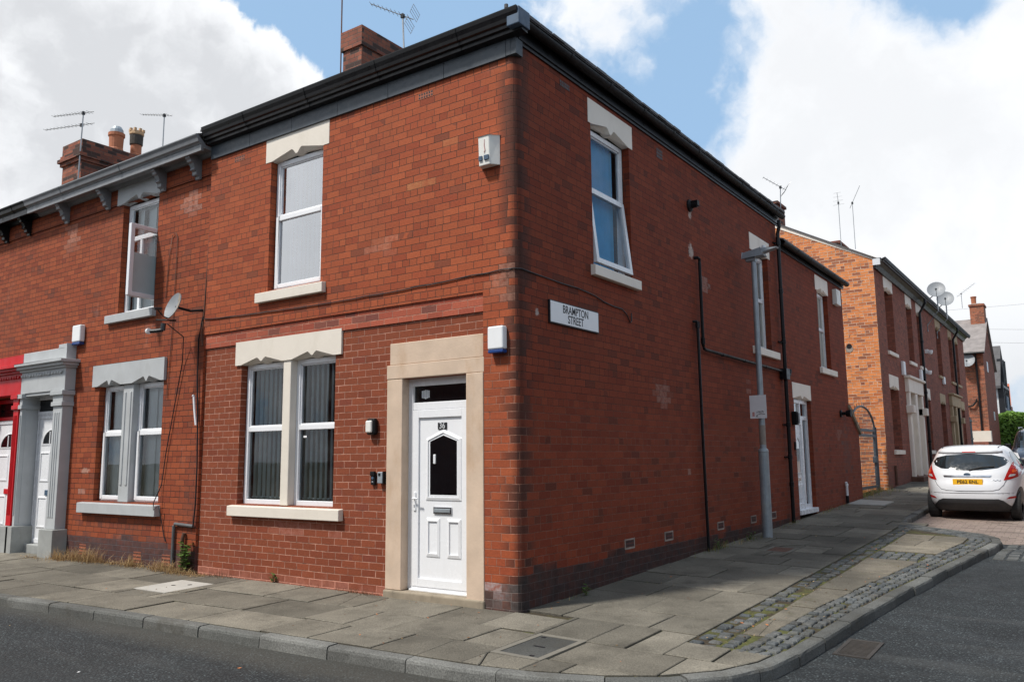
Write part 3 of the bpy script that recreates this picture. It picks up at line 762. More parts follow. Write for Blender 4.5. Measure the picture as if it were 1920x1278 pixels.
def wall(mb, P, a0, a1, z0, z1, holes=(), depth=.11, matf=lambda u, z: 0, us=(), zs=(), ush=0., rev=None):
    U = sorted({a0, a1, *[h[0] for h in holes], *[h[1] for h in holes], *us}); Z = sorted({z0, z1, *[h[2] for h in holes], *[h[3] for h in holes], *zs})
    U = [u for u in U if a0 <= u <= a1]; Z = [z for z in Z if z0 <= z <= z1]
    for a, b in zip(U, U[1:]):
        for c, e in zip(Z, Z[1:]):
            um, zm = (a+b)/2, (c+e)/2
            if any(h[0] < um < h[1] and h[2] < zm < h[3] for h in holes): continue
            mb.face([P(a, c), P(b, c), P(b, e), P(a, e)], matf(um, zm), [(a+ush, c), (b+ush, c), (b+ush, e), (a+ush, e)])
    for (a, b, c, e) in holes:
        D = depth; mt = matf(a-.01, (c+e)/2) if rev is None else rev; mt2 = matf(b+.01, (c+e)/2) if rev is None else rev
        zz = [c]+[z for z in Z if c < z < e]+[e]
        for q, r in zip(zz, zz[1:]):
            m1 = matf(a-.01, (q+r)/2); m2 = matf(b+.01, (q+r)/2)
            mb.face([P(a, q, 0), P(a, q, D), P(a, r, D), P(a, r, 0)], m1, [(a+ush, q), (a+ush+D, q), (a+ush+D, r), (a+ush, r)])
            mb.face([P(b, q, D), P(b, q, 0), P(b, r, 0), P(b, r, D)], m2, [(b+ush-D, q), (b+ush, q), (b+ush, r), (b+ush-D, r)])
        mb.face([P(a, e, 0), P(a, e, D), P(b, e, D), P(b, e, 0)], mt, [(a, e), (a, e+D), (b, e+D), (b, e)])
        mb.face([P(a, c, D), P(a, c, 0), P(b, c, 0), P(b, c, D)], mt, [(a, c+D), (a, c), (b, c), (b, c+D)])


def bars(mb, P, a0, a1, z0, z1, wd, d0, d1, mat=0, wz=None):
    """a mitred-looking rectangular frame of four bars"""
    wz = wz or wd
    mb.pbox(P, a0, a0+wd, z0, z1, d0, d1, mat); mb.pbox(P, a1-wd, a1, z0, z1, d0, d1, mat)
    mb.pbox(P, a0+wd, a1-wd, z0, z0+wz, d0, d1, mat); mb.pbox(P, a0+wd, a1-wd, z1-wz, z1, d0, d1, mat)


def notched_lintel(name, P, a0, a1, z0, z1, opens, d0, d1, mat, parent, peak=.085, tip=.012, bev=.006):
    """stone lintel whose underside rises in two slopes over each opening, with a small pendant in the middle"""
    pts = [(a0, z0)]
    for (o0, o1) in opens:
        w_ = o1-o0; pts += [(o0+.015, z0), (o0+.40*w_, z0+peak), (o0+.43*w_, z0+peak-.012), (o0+.485*w_, z0+tip), (o0+.515*w_, z0+tip), (o0+.57*w_, z0+peak-.012), (o0+.60*w_, z0+peak), (o1-.015, z0)]
    pts += [(a1, z0), (a1, z1), (a0, z1)]
    mb = MB(); fr = [P(u, z, d0) for u, z in pts]; bk = [P(u, z, d1) for u, z in pts]; sl = [P(u, max(z0+.02, z-.07) if z0 < z < z1-.001 else z, d0+.09) for u, z in pts]
    # front face as strips so that the outline stays crisp
    us = sorted({p[0] for p in pts})
    def bot(u):
        for (p, q) in zip(pts[:-2], pts[1:-2]):
            if p[0] <= u <= q[0] and q[0] > p[0]: return p[1]+(q[1]-p[1])*(u-p[0])/(q[0]-p[0])
        return z0
    for a, b in zip(us, us[1:]):
        ba, bb = bot(a+1e-6), bot(b-1e-6)
        mb.face([P(a, ba, d0), P(b, bb, d0), P(b, z1, d0), P(a, z1, d0)])
        ka, kb = (max(z0+.0, ba-.06), max(z0+.0, bb-.06))
        mb.face([P(b, bb, d0), P(a, ba, d0), P(a, ka, d0+.075), P(b, kb, d0+.075)])
        mb.face([P(b, kb, d0+.075), P(a, ka, d0+.075), P(a, ka, d1), P(b, kb, d1)])
    mb.face([P(a0, z1, d0), P(a1, z1, d0), P(a1, z1, d1), P(a0, z1, d1)])
    mb.face([P(a0, z0, d1), P(a0, z0, d0), P(a0, z1, d0), P(a0, z1, d1)]); mb.face([P(a1, z0, d0), P(a1, z0, d1), P(a1, z1, d1), P(a1, z1, d0)])
    return mb.build(name, mat, parent)


def stone_sill(P, a0, a1, z0, z1, d0, d1, mat, parent, name='sill'):
    mb = MB(); s = .022
    c = [P(u, z, d) for (u, z, d) in ((a0, z0, d0), (a1, z0, d0), (a1, z0, d1), (a0, z0, d1), (a0, z1-s, d0), (a1, z1-s, d0), (a1, z1, d1), (a0, z1, d1))]
    mb.hexa(c); return mb.build(name, mat, parent, bevel=.007)


def slat_blind(P, a0, a1, z0, z1, d, mat, parent, pitch=.075, ang=.5, name='blind', gap=0., weights=False):
    """vertical louvre blind: slats turned by ang (1 = flat), each a thin folded strip"""
    mb = MB(); u = a0
    wd = pitch*1.12
    while u < a1:
        a = ang+random.uniform(-.05, .05); hw = wd/2*a; hd = wd/2*math.sqrt(max(0, 1-a*a)); c = u+pitch/2
        p = [(c-hw, d+hd), (c, d-.004), (c+hw, d-hd)]
        for (q, r) in zip(p, p[1:]): mb.face([P(q[0], z0, q[1]), P(r[0], z0, r[1]), P(r[0], z1, r[1]), P(q[0], z1, q[1])])
        if weights: mb.pbox(P, c-hw*.9, c+hw*.9, z0, z0+.018, d-hd*.6-.004, d+.004)
        u += pitch
    mb.pbox(P, a0, a1, z1-.005, z1+.04, d-.03, d+.03)
    return mb.build(name, mat, parent)


def window(parent, P, a0, a1, z0, z1, zt, dep, glass, blind=None, bm=None, mat=None, frame=.06, sash='none', label=None, tilt=0., blk={}):
    """uPVC window: outer frame with transom, lower sash, two panes, blind. returns the window part"""
    mat = mat or M['upvc']; mb = MB(); d0, d1 = dep, dep+.065
    bars(mb, P, a0, a1, z0, z1, frame, d0, d1)
    mb.pbox(P, a0+frame, a1-frame, zt-.032, zt+.032, d0+.002, d1)
    bars(mb, P, a0+frame, a1-frame, zt+.032, z1-frame, .018, d0+.018, d1-.01)
    wo = mb.build('window', mat, parent, bevel=.006)
    if label: wo['label'] = label
    mb = MB(); mb.face([P(u, z, d0+.035) for u, z in ((a0+frame+.01, zt+.03), (a1-frame-.01, zt+.03), (a1-frame-.01, z1-frame-.01), (a0+frame+.01, z1-frame-.01))]); mb.build('pane', glass, wo)
    if sash != 'none':
        Q = P
        sa0, sa1, sz0, sz1 = a0+.030, a1-.030, z0+.028, zt+.012
        if tilt:
            hinge = sz1; tt = tilt
            Q = lambda u, z, d=0.: P(u, hinge-(hinge-z)*cos(tt)+(d-d0)*sin(tt)*-1.*0-0., d-(hinge-z)*sin(tt))
        mb = MB(); bars(mb, Q, sa0, sa1, sz0, sz1, .062, d0-.022, d0+.035); so_ = mb.build('sash', mat, wo, bevel=.008)
        mb = MB(); mb.face([Q(u, z, d0+.005) for u, z in ((sa0+.05, sz0+.05), (sa1-.05, sz0+.05), (sa1-.05, sz1-.05), (sa0+.05, sz1-.05))]); mb.build('sash_pane', glass, wo)
    else:
        mb = MB(); mb.face([P(u, z, d0+.036) for u, z in ((a0+frame-.01, z0+frame-.01), (a1-frame+.01, z0+frame-.01), (a1-frame+.01, zt-.02), (a0+frame-.01, zt-.02))]); mb.build('pane', glass, wo)
    if blind: slat_blind(P, a0+.03+blk.get('lgap', 0), a1-.03-blk.get('rgap', 0), z0+blk.get('lift', .05), z1-.06, dep+.12, blind, wo, **{k: v for k, v in blk.items() if k not in ('lift', 'lgap', 'rgap')})
    return wo


def air_brick(P, u, z, parent, w_=.225, h=.075, mat=None, surround=None, plain_=False):
    mb = MB(); mb.pbox(P, u-w_/2, u+w_/2, z-h/2, z+h/2, -.003, .02, 0)
    for i in range(6):
        for j in range(2 if h < .1 else 3):
            cu = u-w_/2+w_*(i+.5)/6; cz = z-h/2+h*(j+.55)/(2 if h < .1 else 3); mb.pbox(P, cu-.011, cu+.011, cz-.011, cz+.011, -.0045, .0, 1)
    if surround:
        for a in ((u-w_/2-.022, u-w_/2, z-h/2-.02, z+h/2+.015), (u+w_/2, u+w_/2+.02, z-h/2-.02, z+h/2+.02), (u-w_/2, u+w_/2, z-h/2-.022, z-h/2), (u-w_/2, u+w_/2, z+h/2, z+h/2+.016)):
            mb.pbox(P, *a, -.004, .01, 2)
    return mb.build('air_brick', [mat or M['rustbrick'], M['sign_black'], surround or M['mortar_cap']], parent)
M['rustbrick'] = plain('clay_air_brick', (.33, .10, .05), .8, var=.2, dirt=.3)
M['palejoint'] = plain('pale_mortar_smear', (.28, .235, .20), .9, var=.3, dirt=.4, dirtcol=(.15, .1, .08))
M['darkbrick'] = plain('dark_clay_air_brick', (.10, .035, .028), .8, var=.2, dirt=.3)


def sweep_u(mb, P, a0, a1, prof, mat=0, caps=True, seams=0):
    """profile [(z,d)] extruded along the wall"""
    us = [a0, a1]
    for q, r in zip(prof, prof[1:]):
        mb.face([P(a0, q[0], q[1]), P(a1, q[0], q[1]), P(a1, r[0], r[1]), P(a0, r[0], r[1])], mat)
    if caps:
        mb.face([P(a0, z, d) for z, d in prof], mat); mb.face([P(a1, z, d) for z, d in reversed(prof)], mat)


# ================================================================== number 36: the corner house
H = thing('brick_house', (-2.6, 4., 0), 'red brick corner house with cream lintels, black eaves and white number 36 door', 'house')
PF, PL, PB, PS = Pf(0.), Pf(.04), Pf(.02), Ps(0.)
XP = -5.36; YB = 8.92; YE = 13.95; ZT = 6.14; ZR = 5.62
r_ = .10
upw = (-4.02, -3.00, 3.70, 5.475); gfw = (-4.555, -2.735, .925, 2.755); dorO = (-1.62, -.66, .06, 2.385)
W1 = (1.62, 2.645, 3.79, 5.56); W2 = (7.45, 8.31, 3.405, 5.14); W3 = (11.68, 12.56, 3.39, 5.10); D2 = (9.49, 10.67, .40, 2.59)
mb = MB()
up_ = lambda h, k=.095: (h[0], h[1], h[2], h[3]+k)
wall(mb, PF, XP, -r_, 3.24, ZT, [up_(upw)], .10)
wall(mb, PB, XP, -.45, 3.04, 3.24, [], matf=lambda u, z: 2)
wall(mb, PL, XP, -.45, -.25, 3.04, [up_(gfw), (dorO[0], dorO[1], -.25, dorO[3])], .10, matf=lambda u, z: 1)
wall(mb, PF, -.45, -r_, -.25, 3.24)
# ledges under the two stepped courses, and the step of the corner strip
mb.face([PF(XP, 3.24), PF(XP, 3.24, .02), PF(-.45, 3.24, .02), PF(-.45, 3.24)], 2); mb.face([PB(XP, 3.04), PB(XP, 3.04, .02), PB(-.45, 3.04, .02), PB(-.45, 3.04)], 2)
mb.face([PF(-.45, -.25), PF(-.45, -.25, .04), PF(-.45, 3.04, .04), PF(-.45, 3.04)], 0, [(-.45, -.25), (-.41, -.25), (-.41, 3.04), (-.45, 3.04)])
mb.face([PF(-.45, 3.04), PF(-.45, 3.04, .02), PF(-.45, 3.24, .02), PF(-.45, 3.24)], 0)
# rounded corner
N = 8; L = r_*pi/2
def arc(k): a = -pi/2+pi/2*k/N; return (-r_+r_*cos(a), r_+r_*sin(a))
for k in range(N):
    a, b = arc(k), arc(k+1); ua, ub = -r_+L*k/N, -r_+L*(k+1)/N
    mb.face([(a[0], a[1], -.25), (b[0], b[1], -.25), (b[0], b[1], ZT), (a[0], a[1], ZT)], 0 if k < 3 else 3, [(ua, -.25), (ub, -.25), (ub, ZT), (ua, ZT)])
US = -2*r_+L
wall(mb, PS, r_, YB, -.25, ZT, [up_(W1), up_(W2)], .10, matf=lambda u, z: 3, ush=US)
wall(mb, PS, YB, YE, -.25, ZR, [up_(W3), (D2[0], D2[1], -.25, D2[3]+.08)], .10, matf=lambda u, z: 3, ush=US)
# yard wall that carries on from the rear wing, its far end, and the back faces that close the shell
zc = lambda y: 2.52-(y-13.95)*.62
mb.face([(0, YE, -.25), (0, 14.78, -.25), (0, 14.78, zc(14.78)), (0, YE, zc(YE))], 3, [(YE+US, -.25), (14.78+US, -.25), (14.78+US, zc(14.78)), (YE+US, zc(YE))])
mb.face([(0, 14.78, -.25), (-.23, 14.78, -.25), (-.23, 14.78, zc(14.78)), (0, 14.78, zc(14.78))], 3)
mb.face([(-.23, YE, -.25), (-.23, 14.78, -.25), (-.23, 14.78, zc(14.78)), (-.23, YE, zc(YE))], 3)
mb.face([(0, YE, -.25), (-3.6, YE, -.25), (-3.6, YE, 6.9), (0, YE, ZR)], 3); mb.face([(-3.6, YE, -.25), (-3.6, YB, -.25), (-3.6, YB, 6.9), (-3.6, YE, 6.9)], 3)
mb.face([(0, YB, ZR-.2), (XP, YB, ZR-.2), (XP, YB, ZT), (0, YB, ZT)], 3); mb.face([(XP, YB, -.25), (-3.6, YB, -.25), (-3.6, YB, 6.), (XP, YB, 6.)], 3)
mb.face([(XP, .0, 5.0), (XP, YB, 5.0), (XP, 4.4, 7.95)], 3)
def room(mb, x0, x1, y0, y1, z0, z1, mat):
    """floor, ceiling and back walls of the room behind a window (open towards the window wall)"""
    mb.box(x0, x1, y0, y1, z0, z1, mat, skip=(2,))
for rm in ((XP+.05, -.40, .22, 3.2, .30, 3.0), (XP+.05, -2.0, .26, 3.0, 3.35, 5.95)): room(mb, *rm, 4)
mb.build('wall', [M['brick36'], M['brick36low'], M['brick36band'], M['brick36shade'], M['dark_room']], H)
coping = MB()
coping.hexa([(.05, 13.85, zc(13.85)+.0), (.05, 14.86, zc(14.86)), (-.28, 14.86, zc(14.86)), (-.28, 13.85, zc(13.85)), (.05, 13.85, zc(13.85)+.075), (.05, 14.86, zc(14.86)+.075), (-.28, 14.86, zc(14.86)+.075), (-.28, 13.85, zc(13.85)+.075)])
coping.build('coping', M['step_stone'], H, bevel=.01, recalc=True)

# windows of the front
wu = window(H, PF, upw[0]+.01, upw[1]-.01, upw[2]+.0, upw[3]-.0, 4.70, .095, M['glass_up'], M['blind_white'], sash='hung', blk=dict(pitch=.085, ang=.96, lgap=.10), label='tall upstairs front window with closed pale blind')
notched_lintel('lintel', PF, -4.13, -2.89, 5.475, 5.795, [(upw[0], upw[1])], -.006, .10, M['cream'], wu)
stone_sill(PF, -4.20, -2.90, 3.545, 3.695, -.065, .12, M['cream'], wu)
wg = window(H, PL, gfw[0]+.012, -3.69, gfw[2], gfw[3], 1.895, .09, M['glass_low'], M['blind_grey'], blk=dict(pitch=.092, ang=.50, lift=.075, weights=True), label='front ground floor window pair with vertical louvre blinds')
w2 = window(wg, PL, -3.54, gfw[1]-.012, gfw[2], gfw[3], 1.895, .09, M['glass_low'], None)
w2.name = 'window_light'
for ch in list(w2.children):      # keep at three levels: move the second light's panes to the window
    ch.parent = wg
slat_blind(PL, -3.51, gfw[1]-.042, gfw[2]+.075, gfw[3]-.06, .09+.12, M['blind_grey'], wg, pitch=.092, ang=.50, weights=True)
mb = MB(); mb.pbox(PL, -3.69, -3.54, gfw[2], gfw[3]+.0, -.012, .155); mb.build('mullion', M['cream'], wg, bevel=.012)
mb = MB(); mb.pbox(PL, -3.42, -3.36, 1.765, 1.79, .118, .1225); mb.build('sticker', M['sign_white'], wg)
notched_lintel('lintel', PF, -4.66, -2.615, 2.752, 3.068, [(gfw[0], -3.69), (-3.54, gfw[1])], .012, .14, M['cream'], wg, peak=.08, tip=.03)
stone_sill(PF, -4.665, -2.56, .772, .923, -.035, .16, M['cream'], wg)
# a little rough infill course over the lintel
# windows of the side wall
ws = window(H, PS, W1[0]+.01, W1[1]-.01, W1[2], W1[3], 4.78, .10, M['glass_clear'], M['blind_blue'], sash='hung', tilt=.115, blk=dict(pitch=.085, ang=.74, rgap=.14), label='side window with bright blue blind and tilted open sash')
notched_lintel('lintel', PS, 1.555, 2.745, 5.57, 5.885, [(W1[0], W1[1])], -.006, .10, M['cream_shade_lift'], ws)
stone_sill(PS, 1.55, 2.785, 3.645, 3.79, -.065, .12, M['cream_shade_lift'], ws)
w_b = window(H, PS, W2[0]+.01, W2[1]-.01, W2[2], W2[3], 4.32, .10, M['glass_low'], M['curtain'], blk=dict(pitch=.2, ang=.45), label='side window behind the lamp post')
notched_lintel('lintel', PS, 7.33, 8.435, 5.155, 5.465, [(W2[0], W2[1])], -.006, .10, M['cream_shade_lift'], w_b)
stone_sill(PS, 7.24, 8.59, 3.255, 3.405, -.065, .12, M['cream_shade_lift'], w_b)
w_c = window(H, PS, W3[0]+.01, W3[1]-.01, W3[2], W3[3], 4.28, .10, M['glass_low'], M['curtain'], blk=dict(pitch=.2, ang=.45), label='narrow upstairs window in the lower rear wing')
notched_lintel('lintel', PS, 11.57, 12.635, 5.105, 5.445, [(W3[0], W3[1])], -.006, .10, M['cream_shade_lift'], w_c)
stone_sill(PS, 11.56, 12.83, 3.245, 3.392, -.065, .12, M['cream_shade_lift'], w_c)

# front door surround and door
mb = MB()
mb.pbox(PF, -1.835, -1.60, .065, 2.385, .0, .16); mb.pbox(PF, -.675, -.447, -.035, 2.385, -.012, .16); mb.pbox(PF, -1.838, -.440, 2.388, 2.548, -.004, .16); mb.pbox(PF, -1.80, -.455, 2.551, 2.80, .008, .16)
mb.build('door_surround', M['sandstone'], H, bevel=.007)
mb = MB(); mb.pbox(PF, -1.845, -.44, -.25, .062, -.03, .20); mb.build('doorstep', M['step_stone'], H, bevel=.02, seg=3)


def panel_bead(mb, P, a0, a1, z0, z1, d, wd=.024, h=.012, mat=0):
    """raised moulding round a recessed panel"""
    for (x0, x1, y0, y1) in ((a0, a0+wd, z0, z1), (a1-wd, a1, z0, z1), (a0, a1, z0, z0+wd), (a0, a1, z1-wd, z1)):
        c = [P(x0, y0, d), P(x1, y0, d), P(x1, y0, d+.02), P(x0, y0, d+.02), P(x0, y1, d), P(x1, y1, d), P(x1, y1, d+.02), P(x0, y1, d+.02)]
        mb.pbox(P, x0, x1, y0, y1, d-h, d+.005, mat)


def poly_frame(mb, P, outer, inner, d, h, mat=0):
    n = len(outer)
    for i in range(n):
        j = (i+1) % n
        mb.face([P(*outer[i], d-h*.4), P(*outer[j], d-h*.4), P(*inner[j], d-h), P(*inner[i], d-h)], mat)
        mb.face([P(*outer[i], d), P(*outer[j], d), P(*outer[j], d-h*.4), P(*outer[i], d-h*.4)], mat)
        mb.face([P(*inner[i], d-h), P(*inner[j], d-h), P(*inner[j], d+.004), P(*inner[i], d+.004)], mat)


dd = .115
mb = MB(); bars(mb, PF, -1.62, -.655, .075, 2.385, .085, dd, dd+.07)
mb.pbox(PF, -1.535, -.74, 2.03, 2.115, dd+.002, dd+.07); mb.pbox(PF, -1.56, -.66, .06, .082, dd-.03, dd+.06)
DR = mb.build('door', M['upvc'], H, bevel=.006); DR['label'] = 'white panelled front door numbered 36'
mb = MB(); la0, la1, lz0, lz1 = -1.53, -.745, .11, 2.026
bars(mb, PF, la0, la1, lz0, lz1, .085, dd-.008, dd+.05, wz=.085)
mb.pbox(PF, la0+.085, la1-.085, lz0+.085, lz1-.085, dd+.012, dd+.04)
cx = -1.095; g0, g1, gz0, gz1, gp = -1.285, -.905, 1.095, 1.675, 1.74
inn = [(g0, gz0), (g1, gz0), (g1, gz1), (cx, gp), (g0, gz1)]
out_ = [(g0-.06, gz0-.06), (g1+.06, gz0-.06), (g1+.06, gz1+.03), (cx, gp+.065), (g0-.06, gz1+.03)]
mid_ = [(g0-.025, gz0-.025), (g1+.025, gz0-.025), (g1+.025, gz1+.012), (cx, gp+.028), (g0-.025, gz1+.012)]
poly_frame(mb, PF, out_, mid_, dd+.012, .016); poly_frame(mb, PF, mid_, inn, dd+.012, .008)
for (q0, q1) in ((-1.335, -1.145), (-1.04, -.85)):
    o = [(q0, .43), (q1, .43), (q1, .845), (q0, .845)]; i_ = [(q0+.032, .468), (q1-.032, .468), (q1-.032, .810), (q0+.032, .810)]
    poly_frame(mb, PF, o, i_, dd+.012, .016)
mb.build('door_leaf', M['upvc'], DR, bevel=.004)
mb = MB(); mb.face([PF(u, z, dd+.009) for u, z in inn]); mb.face([PF(u, z, dd+.03) for u, z in ((-1.54, 2.11), (-.735, 2.11), (-.735, 2.305), (-1.54, 2.305))]); mb.build('glass', M['black_glass'], DR)
mb = MB(); mb.pbox(PF, -1.23, -.975, .893, .968, dd-.004, dd+.012, 0); mb.pbox(PF, -1.215, -.99, .91, .95, dd-.014, dd-.003, 1); mb.build('letterbox', [M['chrome'], M['galv']], DR, bevel=.004)
mb = MB(); mb.pbox(PF, -1.508, -1.475, .92, 1.12, dd-.020, dd-.006); mb.tube([PF(-1.492, 1.055, dd-.02), PF(-1.492, 1.055, dd-.055), PF(-1.41, 1.052, dd-.058)], .009, 8); mb.pbox(PF, -1.497, -1.487, .955, .985, dd-.0225, dd-.0195, 1); mb.build('handle', [M['upvc'], M['sign_black']], DR, bevel=.003)
mb = MB(); mb.pbox(PF, -1.235, -1.20, 1.43, 1.535, dd-.006, dd+.01); mb.build('door_sensor', M['upvc'], DR, bevel=.01)
mb = MB(); 
for k in range(5): mb.pbox(PF, -1.43+k*.024, -1.412+k*.024, 2.155+.006*abs(k-2), 2.255-.004*abs(k-2), dd+.026, dd+.0295)
mb.build('transom_sticker', M['upvc_old'], DR)


def text_obj(name, body, size, mat, parent, place, ext=.001, sx=1., align='CENTER', bold=0.):
    cu = bpy.data.curves.new(name+'_curve', 'FONT'); cu.body = body; cu.size = size; cu.extrude = ext; cu.align_x = align; cu.align_y = 'CENTER'; cu.offset = bold; cu.space_line = .95
    tmp = bpy.data.objects.new(name+'_tmp', cu); COL.objects.link(tmp); bpy.context.view_layer.update()
    me = bpy.data.meshes.new_from_object(tmp.evaluated_get(bpy.context.evaluated_depsgraph_get()))
    bpy.data.objects.remove(tmp); o = bpy.data.objects.new(name, me); COL.objects.link(o)
    sh = off(parent)
    for v in me.vertices: v.co = Vector(place(v.co.x*sx, v.co.y, v.co.z))-sh
    me.materials.clear(); me.materials.append(mat); o.parent = parent; OFF[o.name] = sh.copy(); me.name = name
    return o
mb = MB(); mb.pbox(PF, -1.172, -1.048, 1.808, 1.882, dd+.002, dd+.013); mb.build('number_plate', M['sign_black'], DR)
text_obj('numerals', '36', .092, M['upvc_old'], DR, lambda a, b, c: PF(-1.11+a, 1.845+b, dd+.0015-c), sx=.95)

# side door of the rear wing
mb = MB(); bars(mb, PS, D2[0]+.005, D2[1]-.005, D2[2]+.03, D2[3], .075, .08, .15)
mb.pbox(PS, D2[0]+.08, D2[1]-.08, 2.19, 2.27, .085, .15); mb.pbox(PS, 10.22, 10.29, D2[2]+.1, 2.20, .083, .15); mb.pbox(PS, D2[0]-.01, D2[1]+.02, D2[2]-.06, D2[2]+.03, -.035, .15); mb.pbox(PS, 10.12, 10.18, 2.27, D2[3]-.07, .083, .15)
DS = mb.build('door', M['upvc'], H, bevel=.006); DS['label'] = 'white side door in the rear wing'
mb = MB(); bars(mb, PS, D2[0]+.085, 10.215, D2[2]+.05, 2.185, .09, .07, .13); mb.pbox(PS, D2[0]+.17, 10.13, D2[2]+.13, 2.10, .095, .12)
o = [(9.72, 1.10), (10.07, 1.10), (10.07, 1.75), (9.895, 1.88), (9.72, 1.75)]; i_ = [(9.76, 1.14), (10.03, 1.14), (10.03, 1.73), (9.895, 1.83), (9.76, 1.73)]
poly_frame(mb, PS, o, i_, .095, .016)
for q0, q1 in ((9.70, 9.86), (9.93, 10.09)):
    poly_frame(mb, PS, [(q0, .62), (q1, .62), (q1, .92), (q0, .92)], [(q0+.03, .65), (q1-.03, .65), (q1-.03, .89), (q0+.03, .89)], .095, .014)
mb.build('door_leaf', M['upvc'], DS, bevel=.004)
mb = MB(); mb.face([PS(u, z, .093) for u, z in i_]); mb.face([PS(u, z, .12) for u, z in ((10.29, .55), (10.60, .55), (10.60, 2.2), (10.29, 2.2))]); mb.face([PS(u, z, .12) for u, z in ((9.57, 2.26), (10.13, 2.26), (10.13, 2.53), (9.57, 2.53))]); mb.face([PS(u, z, .12) for u, z in ((10.18, 2.26), (10.60, 2.26), (10.60, 2.53), (10.18, 2.53))])
mb.build('glass', M['glass'], DS)
for q in ((9.57, 10.13, 2.26, 2.53), (9.72, 10.07, 1.10, 1.85)): mb = MB(); mb.pbox(PS, *q, .14, .16); mb.build('net_curtain', M['cream_shade_lift'], DS)
mb = MB(); mb.pbox(PS, 9.78, 9.98, .985, 1.045, .085, .097); mb.build('letterbox', M['chrome'], DS, bevel=.003)
notched_lintel('lintel', PS, 9.43, 10.71, 2.595, 2.905, [(D2[0], D2[1])], -.006, .10, M['cream_shade_lift'], DS, peak=.07)

# eaves of the front: painted fascia, soffit and moulded gutter
mb = MB(); 
for k in range(6):
    a = XP+.02+k*(XP*-1-.12)/6.; b = a+(XP*-1-.12)/6.-.006
    sweep_u(mb, PF, a, b, [(5.795, .0), (5.795, -.030), (5.985, -.034), (5.985, .0)])
mb.face([(-.10, -.030, 5.80), (-.045, -.030, 5.80), (-.035, -.034, 5.985), (-.10, -.034, 5.985)]); mb.box(-.098, .03, -.028, .10, 5.80, 5.985)
mb.build('fascia', M['fascia_blue'], H)
mb = MB()
gp_ = [(5.985, .0), (5.985, -.045), (5.995, -.115), (6.035, -.118), (6.04, -.152), (6.075, -.155), (6.085, -.185), (6.12, -.195), (6.165, -.215), (6.205, -.225), (6.215, -.225), (6.215, -.195), (6.12, -.06)]
sweep_u(mb, PF, XP+.03, .17, gp_)
for k in range(4):
    u = XP+.9+k*1.25; sweep_u(mb, PF, u, u+.06, [(z-(.004 if d < -.05 else 0), d-.005) for z, d in gp_])
mb.build('gutter', M['black_paint'], H, recalc=True)
# eaves of the side: board and half-round gutter with joints, as far as the downpipe, then lower along the rear wing
def side_eave(y0, y1, zb, fh, cz):
    mb = MB(); sweep_u(mb, PS, y0, y1, [(zb, .0), (zb, -.022), (zb+fh, -.022), (zb+fh, .0)]); sweep_u(mb, PS, y0, y1, [(zb+.04, -.022), (zb+.04, -.04), (zb+fh, -.04), (zb+fh, -.022)])
    mb.build('fascia', M['black_paint'], H, recalc=True)
    mb = MB(); R_ = .062; cxx = .04+R_+.012
    prof = [(cz+R_*sin(a), -(cxx+R_*cos(a))) for a in [pi+pi*k/10 for k in range(11)]]
    prof2 = prof+[(z, d) for z, d in reversed([(cz+(R_-.006)*sin(a), -(cxx+(R_-.006)*cos(a))) for a in [pi+pi*k/10 for k in range(11)]])]
    sweep_u(mb, PS, y0, y1, prof2)
    y = y0+.9
    while y < y1-.2:
        pr = [(cz+.004+(R_+.006)*sin(a), -(cxx+(R_+.006)*cos(a))) for a in [pi+pi*k/10 for k in range(11)]]
        sweep_u(mb, PS, y, y+.055, pr+[(cz+.004, -cxx)]); y += .95
    mb.build('gutter', M['black_plastic'], H, recalc=True)
side_eave(.02, YB+.12, 5.94, .20, 6.135); side_eave(YB+.02, YE+.12, 5.49, .12, 5.615)
mb = MB(); mb.box(.03, .19, -.20, .015, 6.02, 6.215); mb.build('gutter_end', M['navy'], H, bevel=.01)

# roof: hipped main slope, mono-pitch over the rear wing
mb = MB(); e = .20; ze = 6.20; rz = 7.95; ry = 4.4; rx = -4.35; t = .035
A, B, C_, D_ = (XP-.02, -e, ze), (.165, -e, ze), (.165, YB+.1, ze), (XP-.02, YB+.1, ze); E1, E2 = (XP-.02, ry, rz), (rx, ry, rz)
for dz in (0, -t):
    g = lambda p: (p[0], p[1], p[2]+dz)
    mb.face([g(A), g(B), g(E2), g(E1)]); mb.face([g(B), g(C_), g(E2)]); mb.face([g(C_), g(D_), g(E1), g(E2)])
for a, b in ((A, B), (B, C_), (C_, D_)): mb.face([a, b, (b[0], b[1], b[2]-t), (a[0], a[1], a[2]-t)])
y = 0.
while y < YB:      # slightly lifted slate edges along the side eave
    mb.box(.10, .178+random.uniform(-.006, .01), y, y+.24, ze-.022, ze+.004+random.uniform(0, .012)); y += .25
mb.hexa([(.15, YB+.02, 5.63), (.15, YE+.16, 5.63), (-3.7, YE+.16, 7.0), (-3.7, YB+.02, 7.0), (.15, YB+.02, 5.665), (.15, YE+.16, 5.665), (-3.7, YE+.16, 7.04), (-3.7, YB+.02, 7.04)])
RF = mb.build('roof', M['slate'], H, recalc=True)
mb = MB(); mb.prism([(-.16, -.18, 6.22), (.12, -.10, 6.22), (.0, -.05, 6.33)], (-.10, .34, .09)); mb.tube([(.03, -.20, 6.225), (.03, -.20, 6.27)], .022, 8); mb.build('hip_tile', M['slate'], RF, recalc=True)


